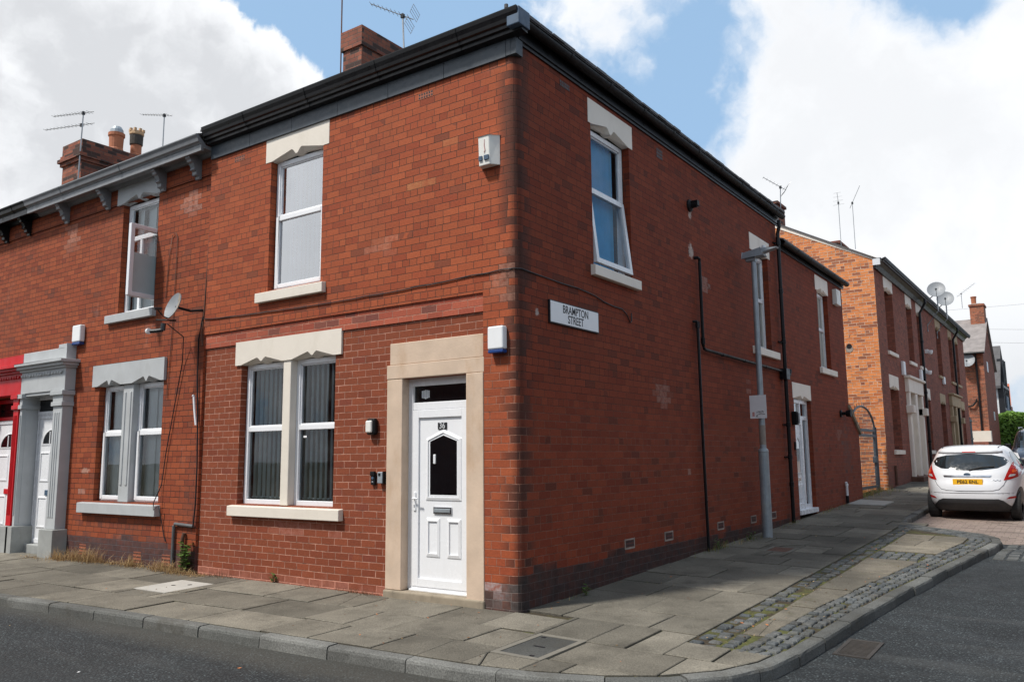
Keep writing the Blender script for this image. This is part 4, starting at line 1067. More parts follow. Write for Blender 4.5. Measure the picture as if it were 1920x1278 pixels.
def chimney(x0, x1, y0, y1, z0, z1, parent, steps=((.30, .04),), cap=.06, mat=None):
    mb = MB(); zc_ = z1-sum(s[0] for s in steps); mb.box(x0, x1, y0, y1, z0, zc_, 0); e_ = 0; z = zc_
    for (h, o_) in steps: e_ = o_; mb.box(x0-e_, x1+e_, y0-e_, y1+e_, z, z+h, 0); z += h
    c = [(x0-e_+.02, y0-e_+.02, z), (x1+e_-.02, y0-e_+.02, z), (x1+e_-.02, y1+e_-.02, z), (x0-e_+.02, y1+e_-.02, z)]
    k = min(x1-x0, y1-y0)*.3; d = [(x0+k, y0+k, z+cap), (x1-k, y0+k, z+cap), (x1-k, y1-k, z+cap), (x0+k, y1-k, z+cap)]
    mb.hexa(c+d, 1); return mb.build('chimney', [mat or M['brick_chimney'], M['mortar_cap']], parent)
ch = chimney(-5.62, -5.16, 2.74, 4.40, 6.8, 9.04, RF, steps=((.36, .035),), cap=.035)

# downpipes and wastes of the side wall
mb = MB(); mb.tube([(.112, 8.80, 6.0), (.112, 8.80, 5.88), (.075, 8.80, 5.74), (.075, 8.80, .24)], .036, 12)
for z in (5.55, 4.6, 3.62, 3.05, 2.05, 1.45, .95): mb.lathe([(.036, -.045), (.045, -.04), (.045, .04), (.036, .045)], (.075, 8.80, z), n=12)
for z in (5.55, 3.62, 1.45, 2.05): mb.box(.0, .07, 8.735, 8.765, z-.012, z+.012); mb.box(.0, .02, 8.68, 8.92, z-.012, z+.012)
mb.box(.01, .14, 8.66, 8.86, 2.90, 3.10); mb.tube([(.07, 8.78, 2.98), (.10, 8.95, 3.0), (.10, 9.0, 3.10)], .04, 10)
mb.build('downpipe', M['black_paint'], H, smooth=False)
mb = MB(); mb.tube([(-.02, 4.74, 4.475), (.055, 4.76, 4.475), (.06, 4.81, 4.46), (.06, 4.81, 4.40), (.06, 4.82, 3.14), (.06, 4.86, 3.085), (.06, 4.92, 3.075), (.06, 8.72, 3.045)], .024, 10)
for y in (5.6, 6.6, 7.7): mb.lathe([(.024, -.02), (.030, -.015), (.030, .015), (.024, .02)], (.06, y, 3.07-.008*(y-5)), 'Y', n=10)
mb.lathe([(.024, -.05), (.033, -.045), (.033, .045), (.024, .05)], (.06, 4.82, 3.2), n=10); mb.build('waste_pipe', M['black_plastic'], H)
mb = MB(); mb.tube([(-.02, 4.60, 3.475), (.05, 4.62, 3.47), (.058, 4.64, 3.43), (.058, 4.66, 1.8), (.058, 4.71, .09)], .022, 10)
mb.lathe([(.022, -.05), (.034, -.045), (.034, .045), (.022, .05)], (.058, 4.64, 3.42), n=10); mb.build('waste_pipe', M['black_paint'], H)
mb = MB(); mb.tube([(.05, 13.04, .39), (.05, 13.04, .56)], .034, 10, 1); mb.tube([(.05, 13.04, .55), (.05, 13.04, .82), (.045, 13.02, .86)], .028, 10, 0); mb.lathe([(.028, -.03), (.036, -.025), (.036, .025), (.028, .03)], (.05, 13.04, .80), n=10); mb.build('overflow_pipe', [M['white_plastic'], M['black_plastic']], H)
mb = MB(); mb.lathe([(.10, 0.), (.095, .025), (.05, .05), (.045, .13), (.03, .13)], (0, 4.64, 5.27), 'X', n=12); mb.box(.03, .15, 4.60, 4.68, 5.25, 5.33); mb.build('flue', M['black_plastic'], H)
for y in (2.35, 3.49, 5.36, 6.84, 7.90): air_brick(PS, y, .44, H, mat=M['darkbrick'], surround=M['palejoint'], h=.085)
air_brick(PF, -1.27, 5.68, H); air_brick(PF, -4.71, 5.675, H, mat=M['rustbrick'])
air_brick(PS, 1.02, 5.83, H, mat=M['darkbrick']); air_brick(PS, 3.62, 5.78, H, mat=M['darkbrick'], h=.15, w_=.2)

# ================================================================== number 38: the neighbour with grey stone trim
N38 = thing('terraced_house', (-8., 4., 0), 'red brick terraced house with grey painted window stone, portico and bracketed eaves', 'house')
PN = Pf(.075); XA, XB = -10.62, XP
k38 = 1.0105
def sx_(x): return 4.751+(x-4.751)*k38
def sz_(z): return 1.494+(z-1.494)*k38
nu = (-7.79, -6.79, 3.80, 5.60); nl = (-8.20, -6.42, .88, 2.67); nd = (-10.46, -9.27, -.25, 2.65)
mb = MB()
wall(mb, PN, XA, XB, -.30, 5.62, [(nu[0], nu[1], nu[2], 5.62), up_(nl), nd], .11); wall(mb, Pf(.05), XA, -7.92, 5.62, 6.12); wall(mb, Pf(.05), -6.70, XB, 5.62, 6.12); wall(mb, PN, -7.92, -6.70, 5.72, 6.12)
for a, b in ((XA, -7.92), (-6.70, XB)): mb.face([Pf(.05)(a, 5.62), Pf(.05)(a, 5.62, .03), Pf(.05)(b, 5.62, .03), Pf(.05)(b, 5.62)])
mb.face([(XB, .0, -.3), (XB, .08, -.3), (XB, .08, 6.1), (XB, .0, 6.1)])
mb.build('wall', M['brick38'], N38); mb = MB(); mb.box(XA, XB, 8.5, 8.7, -.3, 6.1); mb.build('rear_wall', M['brick38'], N38)
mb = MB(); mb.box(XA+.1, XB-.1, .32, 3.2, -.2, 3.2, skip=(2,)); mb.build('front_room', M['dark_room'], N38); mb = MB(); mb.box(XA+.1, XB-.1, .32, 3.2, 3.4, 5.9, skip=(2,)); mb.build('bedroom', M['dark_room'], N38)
wn = window(N38, PN, nu[0]+.01, nu[1]-.01, nu[2], nu[3]-.01, 5.02, .095, M['glass_low'], M['net'], blk=dict(pitch=.3, ang=.98), label='upstairs window with open casement')
mb = MB()   # casement opened outwards about its left side
def hinge(P, u0, d0, a): return lambda u, z, d=0.: P(u0+(u-u0)*cos(a)+(d-d0)*sin(a), z, d0-(u-u0)*sin(a)+(d-d0)*cos(a))
# the casement swings on its right hand side until it stands almost square to the wall
hx, hy = -6.845, .23; ax_ = Vector((.06, -.62)).normalized()
Q = lambda u, z, d=0.: (hx+ax_.x*u+ax_.y*d*-1., hy+ax_.y*u+ax_.x*d*1., z)
bars(mb, Q, 0, .60, 3.93, 5.03, .065, -.03, .03); mb.build('sash', M['upvc'], wn, bevel=.008, recalc=True)
mb = MB(); mb.face([Q(u, z, 0) for u, z in ((.05, 4.60), (.55, 4.60), (.55, 4.98), (.05, 4.98))]); mb.build('sash_pane', M['glass'], wn)
mb = MB(); mb.face([Q(u, z, 0) for u, z in ((.05, 3.98), (.55, 3.98), (.55, 4.60), (.05, 4.60))]); mb.build('frosted_pane', M['frost'], wn)
mb = MB(); mb.face([PN(u, z, .19) for u, z in ((nu[0]+.07, nu[2]+.07), (nu[1]-.07, nu[2]+.07), (nu[1]-.07, 4.62), (nu[0]+.07, 4.62))]); mb.build('net_curtain', M['frost'], wn); mb = MB(); mb.pbox(PN, nu[0]+.36, nu[0]+.42, nu[2]+.05, 5.0, .10, .16); mb.build('mullion', M['upvc'], wn, bevel=.005)
notched_lintel('lintel', PN, -7.93, -6.70, 5.60, 5.95, [(nu[0], nu[1])], -.035, .10, M['grey_paint'], wn, peak=.095)
stone_sill(PN, -8.06, -6.72, 3.665, 3.815, -.07, .12, M['grey_paint'], wn)
wl = window(N38, PN, nl[0]+.01, -7.50, nl[2], nl[3], 1.93, .10, M['glass_low'], M['net'], sash='hung', blk=dict(pitch=.3, ang=.97), label='ground floor window pair in grey stone')
wr = window(wl, PN, -7.22, nl[1]-.01, nl[2], nl[3], 1.93, .10, M['glass_low'], M['net'], sash='hung', blk=dict(pitch=.3, ang=.97)); wr.name = 'window_light'
for chd in list(wr.children): chd.parent = wl
mb = MB(); mb.pbox(PN, -7.50, -7.22, nl[2], nl[3], -.0, .16)
for q in (-7.455, -7.31): mb.pbox(PN, q, q+.05, nl[2]+.25, nl[3]-.12, -.014, .02)
mb.build('mullion', M['grey_paint'], wl, bevel=.01)
notched_lintel('lintel', PN, -8.35, -6.36, 2.672, 3.01, [(nl[0], -7.50), (-7.22, nl[1])], -.045, .12, M['grey_paint'], wl, peak=.085)
stone_sill(PN, -8.52, -6.36, .70, .875, -.09, .14, M['grey_paint'], wl)


def portico_half(parent, P, xo, xi, mat, plinth, mirror=False):
    """one pilaster with its pedestal and capital: outer edge xo, inner edge xi"""
    a, b = min(xo, xi), max(xo, xi)
    mb = MB(); mb.pbox(P, a+.03, b-.03, .42, 2.40, -.17, .12)
    w_ = (b-a-.06); 
    for f in (.18, .40, .62): mb.pbox(P, a+.03+w_*f, a+.03+w_*(f+.12), .60, 2.30, -.182, -.10)
    mb.pbox(P, a, b, 2.40, 2.47, -.20, .12); mb.pbox(P, a+.02, b-.02, 2.47, 2.60, -.18, .12); mb.pbox(P, a-.02, b+.02, 2.58, 2.655, -.215, .12)
    mb.build('pilaster', mat, parent, bevel=.008)
    mb = MB(); mb.pbox(P, a-.045, b+.045, -.12, .42, -.235, .16); mb.build('pedestal', plinth, parent, bevel=.012)


PT = Pf(.075)
def door_leaf(parent, P, a0, a1, z0, z1, d, fan=True, num=None, mat=None, glassm=None):
    mat = mat or M['upvc']
    mb = MB(); bars(mb, P, a0, a1, z0, z1, .07, d, d+.06); dr = mb.build('door', mat, parent, bevel=.005)
    mb = MB(); mb.pbox(P, a0+.07, a1-.07, z0+.05, z1-.07, d+.015, d+.05); c = (a0+a1)/2; hw = (a1-a0)/2-.16; zt = z0+(z1-z0)*.755
    for q0, q1 in ((c-hw, c-.05), (c+.05, c+hw)):
        for (y0, y1) in ((z0+.25, z0+.78), (z0+1.02, zt-.10)): poly_frame(mb, P, [(q0, y0), (q1, y0), (q1, y1), (q0, y1)], [(q0+.03, y0+.03), (q1-.03, y0+.03), (q1-.03, y1-.03), (q0+.03, y1-.03)], d+.015, .014)
    o = [(c-hw, zt)]+[(c-hw*cos(pi*k/10), zt+.30*sin(pi*k/10)) for k in range(1, 10)]+[(c+hw, zt)]
    i_ = [(c-hw*.86, zt+.035)]+[(c-hw*.86*cos(pi*k/10), zt+.035+.235*sin(pi*k/10)) for k in range(1, 10)]+[(c+hw*.86, zt+.035)]
    o, i_ = o[::-1], i_[::-1]; o = [(u, z) for u, z in o]; poly_frame(mb, P, o[::-1], i_[::-1], d+.015, .012); mb.build('door_leaf', mat, dr, bevel=.003)
    mb = MB(); mb.face([P(u, z, d+.012) for u, z in i_[::-1]]); mb.build('glass', glassm or M['black_glass'], dr)
    mb = MB()
    for k in (1, 2): 
        a = pi*k/3; mb = MB(); mb.pbox(P, c+hw*.45*cos(a)-.013, c+hw*.45*cos(a)+.013, zt+.04, zt+.24, d+.004, d+.012); mb.build('fan_bar', mat, dr)
    return dr


portico_half(N38, PT, -9.33, -8.97, M['grey_paint'], M['grey_plinth'])
portico_half(N38, PT, -10.47, -10.34, M['grey_paint'], M['grey_plinth'])
mb = MB(); mb.pbox(PT, -10.47, -10.365, .10, 2.62, -.10, .24); mb.pbox(PT, -9.30, -9.26, .10, 2.62, -.10, .24); mb.pbox(PT, -10.365, -9.30, 2.615, 2.66, -.15, .24); mb.build('door_lining', M['grey_paint'], N38)
mb = MB()
mb.pbox(PT, -10.476, -8.97, 2.66, 3.03, -.17, .10); mb.pbox(PT, -10.476, -8.93, 3.03, 3.07, -.21, .10); mb.pbox(PT, -10.476, -8.89, 3.07, 3.12, -.26, .10); mb.pbox(PT, -10.476, -8.85, 3.12, 3.165, -.31, .10)
mb.pbox(PT, -10.476, -9.00, 3.165, 3.37, -.16, .10); mb.pbox(PT, -9.27, -9.00, 3.37, 3.43, -.16, .10)
k = 0
while -10.465+k*.095 < -9.05:
    u = -10.465+k*.095; mb.prism([PT(u, 2.985, -.195), PT(u+.02, 2.935, -.195), PT(u+.07, 2.945, -.195), PT(u+.085, 2.985, -.195)], (0, .03, 0)); k += 1
mb.build('portico', M['grey_paint'], N38, bevel=.007, recalc=True)
mb = MB(); mb.pbox(PT, -10.58, -9.30, -.3, .12, -.02, .25); mb.pbox(PT, -10.70, -8.90, -.35, -.06, -.32, .1); mb.build('doorstep', M['grey_plinth'], N38, bevel=.015)
d38 = door_leaf(N38, PT, -10.36, -9.30, .13, 2.30, .10); d38['label'] = 'white door numbered 38 inside the grey portico'
mb = MB(); bars(mb, PT, -10.42, -9.30, 2.30, 2.62, .06, .09, .15); mb.build('transom', M['upvc'], d38, bevel=.005)
mb = MB(); mb.face([PT(u, z, .12) for u, z in ((-10.4, 2.34), (-9.32, 2.34), (-9.32, 2.6), (-10.4, 2.6))]); mb.build('transom_pane', M['black_glass'], d38)
text_obj('numerals', '38', .115, M['galv'], d38, lambda a, b, c: PT(-9.74+a, 1.63+b, .105-c))
mb = MB(); mb.pbox(PT, -9.96, -9.70, .93, 1.02, .098, .118); mb.build('letterbox', M['navy'], d38, bevel=.003)
mb = MB(); mb.lathe([(.0, -.03), (.03, -.02), (.035, 0), (.015, .02)], PT(-9.74, 1.43, .10), 'Z', n=10); mb.tube([PT(-9.74+.045*sin(a), 1.37-.05*cos(a)+.04, .095) for a in [2*pi*k/12 for k in range(13)]], .008, 6); mb.build('knocker', M['sign_black'], d38)


def bracketed_eave(parent, P, x0, x1, mat, brk, zs=5.93, proj=.23, soffit=None):
    mb = MB(); sweep_u(mb, P, x0, x1, [(zs, .0), (zs, -proj+.02), (zs-.045, -proj+.02), (zs-.045, -proj-.02), (zs+.05, -proj-.02), (zs+.05, .0)])
    sweep_u(mb, P, x0, x1, [(zs-.05, .0), (zs-.05, -.04), (zs, -.07), (zs, .0)]); mb.build('soffit', soffit or mat, parent, recalc=True)
    mb = MB(); q = -proj
    gpf = [(zs+.05, q+.06), (zs+.05, q-.03), (zs+.065, q-.04), (zs+.08, q-.07), (zs+.13, q-.085), (zs+.165, q-.11), (zs+.18, q-.11), (zs+.18, q-.085), (zs+.09, q+.02)]
    sweep_u(mb, P, x0, x1, gpf)
    u = x0+1.2
    while u < x1-.3: sweep_u(mb, P, u, u+.07, [(z-.004, d-.006) for z, d in gpf]); u += 1.83
    mb.build('gutter', mat, parent, recalc=True)
    for u in brk:
        pr = [(zs-.002, 0), (zs-.002, -.22), (zs-.07, -.22), (zs-.085, -.195), (zs-.12, -.185), (zs-.13, -.15), (zs-.19, -.115), (zs-.22, -.13), (zs-.24, -.09), (zs-.29, -.085), (zs-.30, -.04), (zs-.34, -.03), (zs-.34, 0)]
        mb = MB(); sweep_u(mb, P, u-.05, u+.05, pr); mb.build('bracket', mat, parent, bevel=.006, recalc=True)
bracketed_eave(N38, Pf(.05), XA+.12, XP+.02, M['grey_eave'], [-5.72, -6.62, -8.20, -9.52], soffit=M['grey_eave'])
mb = MB(); tq = .035
mb.hexa([(XA, -.24, 6.10), (XP-.02, -.24, 6.10), (XP-.02, 4.4, 7.85), (XA, 4.4, 7.85), (XA, -.24, 6.135), (XP-.02, -.24, 6.135), (XP-.02, 4.4, 7.885), (XA, 4.4, 7.885)])
mb.hexa([(XA, 4.4, 7.85), (XP-.02, 4.4, 7.85), (XP-.02, 9.0, 6.1), (XA, 9.0, 6.1), (XA, 4.4, 7.885), (XP-.02, 4.4, 7.885), (XP-.02, 9.0, 6.135), (XA, 9.0, 6.135)])
mb.build('roof', M['slate'], N38)
for u in (-8.42, -6.88, -6.15): air_brick(PN, u if u < -8 else u, .10 if u > -8 else .13, N38, h=.15, w_=.2)
mb = MB(); mb.tube([PN(-5.50, .60, -.03), PN(-5.93, .615, -.03), PN(-5.955, .59, -.03), PN(-5.955, -.06, -.03)], .022, 8); mb.tube([PN(-5.72, -.06, -.04), PN(-5.72, .42, -.04), PN(-5.70, .50, -.03)], .026, 8, 1); mb.box(-5.80, -5.66, .0, .06, -.06, .12, 1); mb.build('waste_pipe', [M['grey_plastic'], M['rust']], N38)

# ================================================================== number 40: the house with the red porch at the picture's edge
N40 = thing('terraced_house', (-13., 4., 0), 'brick terraced house with glossy red porch and black eaves', 'house')
XC = -15.9
mb = MB(); wall(mb, PN, XC, XA, -.35, 5.62, [(-11.95, -10.70, -.35, 2.65), (-14.4, -12.8, .9, 2.67), (-14.4, -13.4, 3.8, 5.6)], .11); wall(mb, Pf(.05), XC, XA, 5.62, 6.12); mb.face([Pf(.05)(XC, 5.62), Pf(.05)(XC, 5.62, .03), Pf(.05)(XA, 5.62, .03), Pf(.05)(XA, 5.62)])
mb.face([(XC, .07, -.3), (XC, 8.6, -.3), (XC, 8.6, 6.1), (XC, .07, 6.1)]); mb.build('wall', M['brick38'], N40)
for a in ((-14.4, -12.8, .9, 2.67, 1.9), (-14.4, -13.4, 3.8, 5.6, 4.9)): window(N40, PN, *a, .095, M['glass_low'], M['net'], blk=dict(pitch=.3, ang=.97))
portico_half(N40, PT, -10.72, -10.475, M['red_paint'], M['grey_plinth']); portico_half(N40, PT, -12.3, -11.95, M['red_paint'], M['grey_plinth'])
mb = MB()
mb.pbox(PT, -12.3, -10.478, 2.66, 3.03, -.17, .10); mb.pbox(PT, -12.35, -10.478, 3.03, 3.07, -.21, .10); mb.pbox(PT, -12.4, -10.478, 3.07, 3.12, -.26, .10); mb.pbox(PT, -12.45, -10.478, 3.12, 3.165, -.31, .10); mb.pbox(PT, -12.25, -10.478, 3.165, 3.35, -.16, .10)
for k in range(18):
    u = -12.22+k*.095; mb.prism([PT(u, 2.985, -.195), PT(u+.02, 2.935, -.195), PT(u+.07, 2.945, -.195), PT(u+.085, 2.985, -.195)], (0, .03, 0))
mb.build('portico', M['red_paint'], N40, bevel=.007, recalc=True)
mb = MB(); mb.pbox(PT, -12.0, -10.7, -.35, .12, -.02, .25); mb.pbox(PT, -12.3, -10.72, -.4, -.06, -.32, .1); mb.build('doorstep', M['grey_plinth'], N40, bevel=.015)
d40 = door_leaf(N40, PT, -11.93, -10.74, .13, 2.25, .10); d40['label'] = 'white door with red letterbox inside the red porch'
mb = MB(); bars(mb, PT, -11.95, -10.72, 2.25, 2.62, .06, .09, .15); mb.build('transom', M['red_paint'], d40, bevel=.005)
mb = MB(); mb.face([PT(u, z, .12) for u, z in ((-11.9, 2.3), (-10.85, 2.3), (-10.85, 2.6), (-11.9, 2.6))]); mb.build('transom_pane', M['black_glass'], d40)
mb = MB(); mb.pbox(PT, -11.45, -11.2, .93, 1.02, .098, .118); mb.build('letterbox', M['red_paint'], d40, bevel=.003)
mb = MB(); mb.pbox(PT, -11.86, -11.83, .98, 1.2, .08, .1); mb.tube([PT(-11.845, 1.13, .08), PT(-11.845, 1.13, .045), PT(-11.73, 1.13, .045)], .01, 8); mb.build('handle', M['brass'], d40, bevel=.003)
bracketed_eave(N40, Pf(.05), XC, XA+.11, M['black_paint'], [-10.88, -11.75, -12.9, -14.2])
mb = MB()
mb.hexa([(XC, -.24, 6.10), (XA, -.24, 6.10), (XA, 4.4, 7.85), (XC, 4.4, 7.85), (XC, -.24, 6.135), (XA, -.24, 6.135), (XA, 4.4, 7.885), (XC, 4.4, 7.885)])
mb.hexa([(XC, 4.4, 7.85), (XA, 4.4, 7.85), (XA, 9.0, 6.1), (XC, 9.0, 6.1), (XC, 4.4, 7.885), (XA, 4.4, 7.885), (XA, 9.0, 6.135), (XC, 9.0, 6.135)])
rf40 = mb.build('roof', M['slate'], N40)
chimney(-16.05, -15.13, 3.0, 4.9, 6.8, 9.42, rf40, steps=((.09, .05), (.09, .10), (.09, .05), (.28, .02)), cap=.12)
POT = [(.13, 0), (.15, .02), (.15, .06), (.135, .09), (.145, .40), (.165, .42), (.165, .50), (.12, .50), (.11, .1)]
mb = MB(); mb.lathe([(r*1.25, h) for r, h in POT], (-15.60, 4.1, 9.52), n=16)
mb.lathe([(.17, .50), (.16, .60), (.11, .68), (.0, .71)], (-15.6, 4.1, 9.52), n=16, mat=1); mb.build('chimney_pot', [M['terracotta'], M['galv']], rf40, smooth=False)
mb = MB(); mb.lathe([(.16, 0), (.16, .05), (.14, .08), (.14, .32)], (-15.55, 4.62, 9.52), n=16, mat=0); mb.lathe([(.14, .32), (.165, .34), (.17, .60)], (-15.55, 4.62, 9.52), n=16, mat=1); mb.lathe([(.17, .60), (.185, .62), (.185, .70), (.12, .70), (.12, .4)], (-15.55, 4.62, 9.52), n=16, mat=2)
for k in range(8):
    a = 2*pi*k/8; c = Vector((-15.55+.165*cos(a), 4.62+.165*sin(a), 10.22)); mb.box(c.x-.03, c.x+.03, c.y-.03, c.y+.03, c.z-.01, c.z+.07, 2)
mb.build('chimney_pot', [M['terracotta'], M['soot_clay'], M['terracotta_tan']], rf40)

# ================================================================== terraced houses up the side street
def street_house(y0, y1, label, mats, gable, dyaw=0., doormat=None, dp=0.):
    H2 = thing('terraced_house', (-2.5, (y0+y1)/2, .7), label, 'house')
    P = Ps(0.); zb = .2; ze = 6.98
    lm = mats
    ups = [(y0+1.28, y0+2.50), (y0+4.75, y0+5.75), (y0+6.75, y0+7.70)]; gfs = [(y0+1.15, y0+2.40), (y0+7.35, y0+8.35)]; dr = (y0+3.55, y0+6.25)
    holes = [(a, b, 4.52, 6.50) for a, b in ups]+[(a, b, 1.60, 3.50) for a, b in gfs]+[(dr[0]+.28, dr[0]+1.20, .8, 3.45), (dr[1]-1.20, dr[1]-.28, .8, 3.45)]
    mb = MB(); wall(mb, P, y0, y1, zb, ze, holes, .30)
    xr, zr_ = -2.95, 8.62
    for yy, mt in ((y0, gable), (y1, 0)):
        g = [(0, yy, zb), (0, yy, ze+.06), (xr, yy, zr_), (-5.9, yy, ze+.06), (-5.9, yy, zb)]
        mb.face(g if yy == y1 else g[::-1], mt, [(p[0], p[2]) for p in (g if yy == y1 else g[::-1])])
    mb.face([(-5.9, y0, zb), (-5.9, y1, zb), (-5.9, y1, ze), (-5.9, y0, ze)]); mb.build('wall', [M['brick_terrace'], M['brick_gable']], H2)
    for (a, b) in ups:
        wo = window(H2, P, a+.02, b-.02, 4.52, 6.40, 5.5, .27, M['glass_low'], M['net'], blk=dict(pitch=.4, ang=.97))
        notched_lintel('lintel', P, a-.06, b+.06, 6.40, 6.86, [(a, b)], -.008, .1, lm, wo, peak=.10); stone_sill(P, a-.08, b+.08, 4.40, 4.53, -.06, .12, lm, wo)
    for (a, b) in gfs:
        wo = window(H2, P, a+.02, b-.02, 1.60, 3.40, 2.6, .27, M['glass_low'], M['net'], blk=dict(pitch=.4, ang=.97))
        notched_lintel('lintel', P, a-.08, b+.08, 3.40, 3.80, [(a, b)], -.008, .1, lm, wo, peak=.10); stone_sill(P, a-.08, b+.08, 1.47, 1.61, -.06, .12, lm, wo)
    # paired doorway with a shared middle pier
    mb = MB(); mb.pbox(P, dr[0], dr[1], 3.42, 3.86, -.12, .05); mb.pbox(P, dr[0]-.08, dr[1]+.08, 3.86, 3.94, -.20, .05)
    for a, b in ((dr[0]+.06, dr[0]+.30), (dr[1]-.30, dr[1]-.06), (dr[0]+1.18, dr[1]-1.18)): mb.pbox(P, a, b, .62, 3.42, -.10, .16)
    for a in (dr[0]-.05, dr[1]-.30): mb.pbox(P, a, a+.35, 2.75, 3.0, -.22, .05)
    mb.build('door_surround', lm, H2, bevel=.02)
    for a, b in ((dr[0]+.30, dr[0]+1.18), (dr[1]-1.18, dr[1]-.30)):
        mb = MB(); bars(mb, P, a, b, .78, 3.44, .08, .12, .19); mb.pbox(P, a+.06, b-.06, .8, 2.78, .15, .19); mb.pbox(P, a+.06, b-.06, 2.78, 2.86, .12, .19); mb.build('door', doormat, H2, bevel=.01)
        mb = MB(); mb.pbox(P, a+.08, b-.08, 2.86, 3.36, .16, .165); mb.build('transom_pane', M['black_glass'], H2)
    mb = MB(); mb.pbox(P, dr[0]-.1, dr[1]+.1, .4, .78, -.35, .15); mb.build('doorstep', M['rust'], H2, bevel=.02)
    mb = MB(); sweep_u(mb, P, y0-.05, y1, [(ze-.22, 0), (ze-.22, -.06), (ze-.1, -.12), (ze-.02, -.22), (ze+.06, -.22), (ze+.06, 0)]); mb.build('soffit', M['black_paint'], H2, recalc=True)
    mb = MB(); sweep_u(mb, P, y0-.06, y1, [(ze+.0, -.22), (ze-.06, -.27), (ze-.03, -.33), (ze+.06, -.35), (ze+.06, -.33), (ze+.02, -.22)]); mb.build('gutter', M['black_plastic'], H2, recalc=True)
    mb = MB(); y = dp; mb.tube([(.26, y, ze-.05), (.26, y, ze-.2), (.06, y, ze-.55), (.06, y, .65)], .045, 10)
    for z in (5.4, 3.6, 1.9): mb.lathe([(.045, -.05), (.058, -.045), (.058, .045), (.045, .05)], (.06, y, z), n=10)
    mb.build('downpipe', M['black_paint'], H2)
    mb = MB(); t = .04
    for (xa, za, xb, zb_) in ((.30, ze+.07-.30*.50, xr, zr_+.05), (xr, zr_+.05, -6.2, ze-.05)):
        mb.hexa([(xb, y0-.06, zb_), (xa, y0-.06, za), (xa, y1+.0, za), (xb, y1+.0, zb_), (xb, y0-.06, zb_+t), (xa, y0-.06, za+t), (xa, y1+.0, za+t), (xb, y1+.0, zb_+t)])
    rf = mb.build('roof', M['slate'], H2, recalc=True)
    return H2, rf, ze
H2a, rfa, ZE2 = street_house(18.0, 27.7, 'sunlit gable end terraced house with cream paired doorway beyond the white car', M['cream_shade_lift'], 1, doormat=M['cream'], dp=25.1)
M['tan'] = plain('tan_stone', (.42, .32, .20), .8, var=.15, dirt=.4, dirtcol=(.2, .14, .08), scale=3)
M['tan_door'] = plain('brown_door', (.26, .17, .085), .5, var=.1)
H2b, rfb, _ = street_house(27.71, 37.6, 'terraced house with brown stone paired doorway, next to the one with cream doors', M['tan'], 0, doormat=M['tan_door'], dp=33.6)
mb = MB(); mb.prism([(.05, 17.985, 6.99), (.12, 17.985, 7.06), (-2.95, 17.985, 8.66), (-2.95, 17.985, 8.53)], (0, .02, 0)); mb.build('verge', M['cream_shade_lift'], H2a, recalc=True)
mb = MB(); mb.box(.0, .20, 17.93, 17.99, 6.84, 7.02); mb.build('gutter_end', M['upvc_old'], H2a)
chimney(-3.2, -2.66, 18.05, 18.85, 8.0, 9.28, rfa, steps=((.08, .05),), cap=.05, mat=M['brick_chimney'])
chimney(-3.15, -2.55, 25.3, 26.7, 8.0, 9.55, rfa, steps=((.10, .05),), cap=.05)
mb = MB(); mb.lathe([(.0, .0), (.075, .0), (.075, .03), (.0, .03)], (-.80, 17.985, 4.57), 'Y', n=14); mb.build('vent_hole', M['sign_black'], H2a)
mb = MB(); mb.lathe([(.0, .0), (.11, .0), (.09, .012), (.0, .012)], (-.80, 17.989, 4.50), 'Y', n=9); mb.build('mortar_patch', M['palejoint'], H2a)
mb = MB(); mb.tube([(.04, 18.9, .6), (.04, 18.9, 1.15)], .035, 8); mb.build('boot_pipe', M['rust'], H2a)

# brick house whose gable closes the view, with its yard walls
H3 = thing('detached_house', (-3., 50, 1.3), 'brick house with pale slate roof and dark gable behind the terrace', 'house')
mb = MB(); y0, y1 = 46.5, 52.6; zE = 7.25; zR = 9.45; P3 = Pf(y0)
wall(mb, P3, -9, .0, 1.0, zE); g = [(0, y0, 1.), (0, y1, 1.), (0, y1, zE-.6), (0, 49.7, zR), (0, y0, zE)]; mb.face(g, 1, [(p[1], p[2]) for p in g]); mb.face([(-9, y1, 1), (0, y1, 1), (0, y1, zE-.6), (-9, y1, zE-.6)])
mb.build('wall', [M['brick_far'], M['brick_terrace']], H3)
mb = MB(); mb.hexa([(-9, y0-.3, zE-.15), (.12, y0-.3, zE-.15), (.12, 49.7, zR+.02), (-9, 49.7, zR+.02), (-9, y0-.3, zE-.08), (.12, y0-.3, zE-.08), (.12, 49.7, zR+.09), (-9, 49.7, zR+.09)])
mb.hexa([(-9, 49.7, zR+.02), (.12, 49.7, zR+.02), (.12, y1+.3, zE-.75), (-9, y1+.3, zE-.75), (-9, 49.7, zR+.09), (.12, 49.7, zR+.09), (.12, y1+.3, zE-.68), (-9, y1+.3, zE-.68)]); rf3 = mb.build('roof', M['slate_far'], H3)
mb = MB(); mb.tube([(-9, y0-.36, zE-.14), (.12, y0-.36, zE-.14)], .07, 8); mb.tube([(-.36, y0-.30, zE-.2), (-.36, y0-.08, zE-.5), (-.36, y0-.08, 2.2)], .055, 8)
mb.tube([(-.95, y0-.1, 4.1), (-.7, y0-.15, 4.15), (-.5, y0-.12, 4.4), (-.5, y0-.05, 4.5)], .05, 8); mb.build('downpipe', M['black_paint'], H3)
chimney(-.72, .02, 49.1, 50.3, 8.6, 10.35, rf3, steps=((.12, .05),), cap=.08, mat=M['brick_far'])
mb = MB(); mb.lathe(POT, (-.5, 49.5, 10.38), n=12); mb.build('chimney_pot', M['terracotta'], rf3)
mb = MB(); mb.box(.005, .03, 48.0, 48.6, 6.15, 6.75); mb.box(.005, .03, 49.6, 50.2, 3.4, 3.9); mb.build('wall_vent', M['upvc_old'], H3)
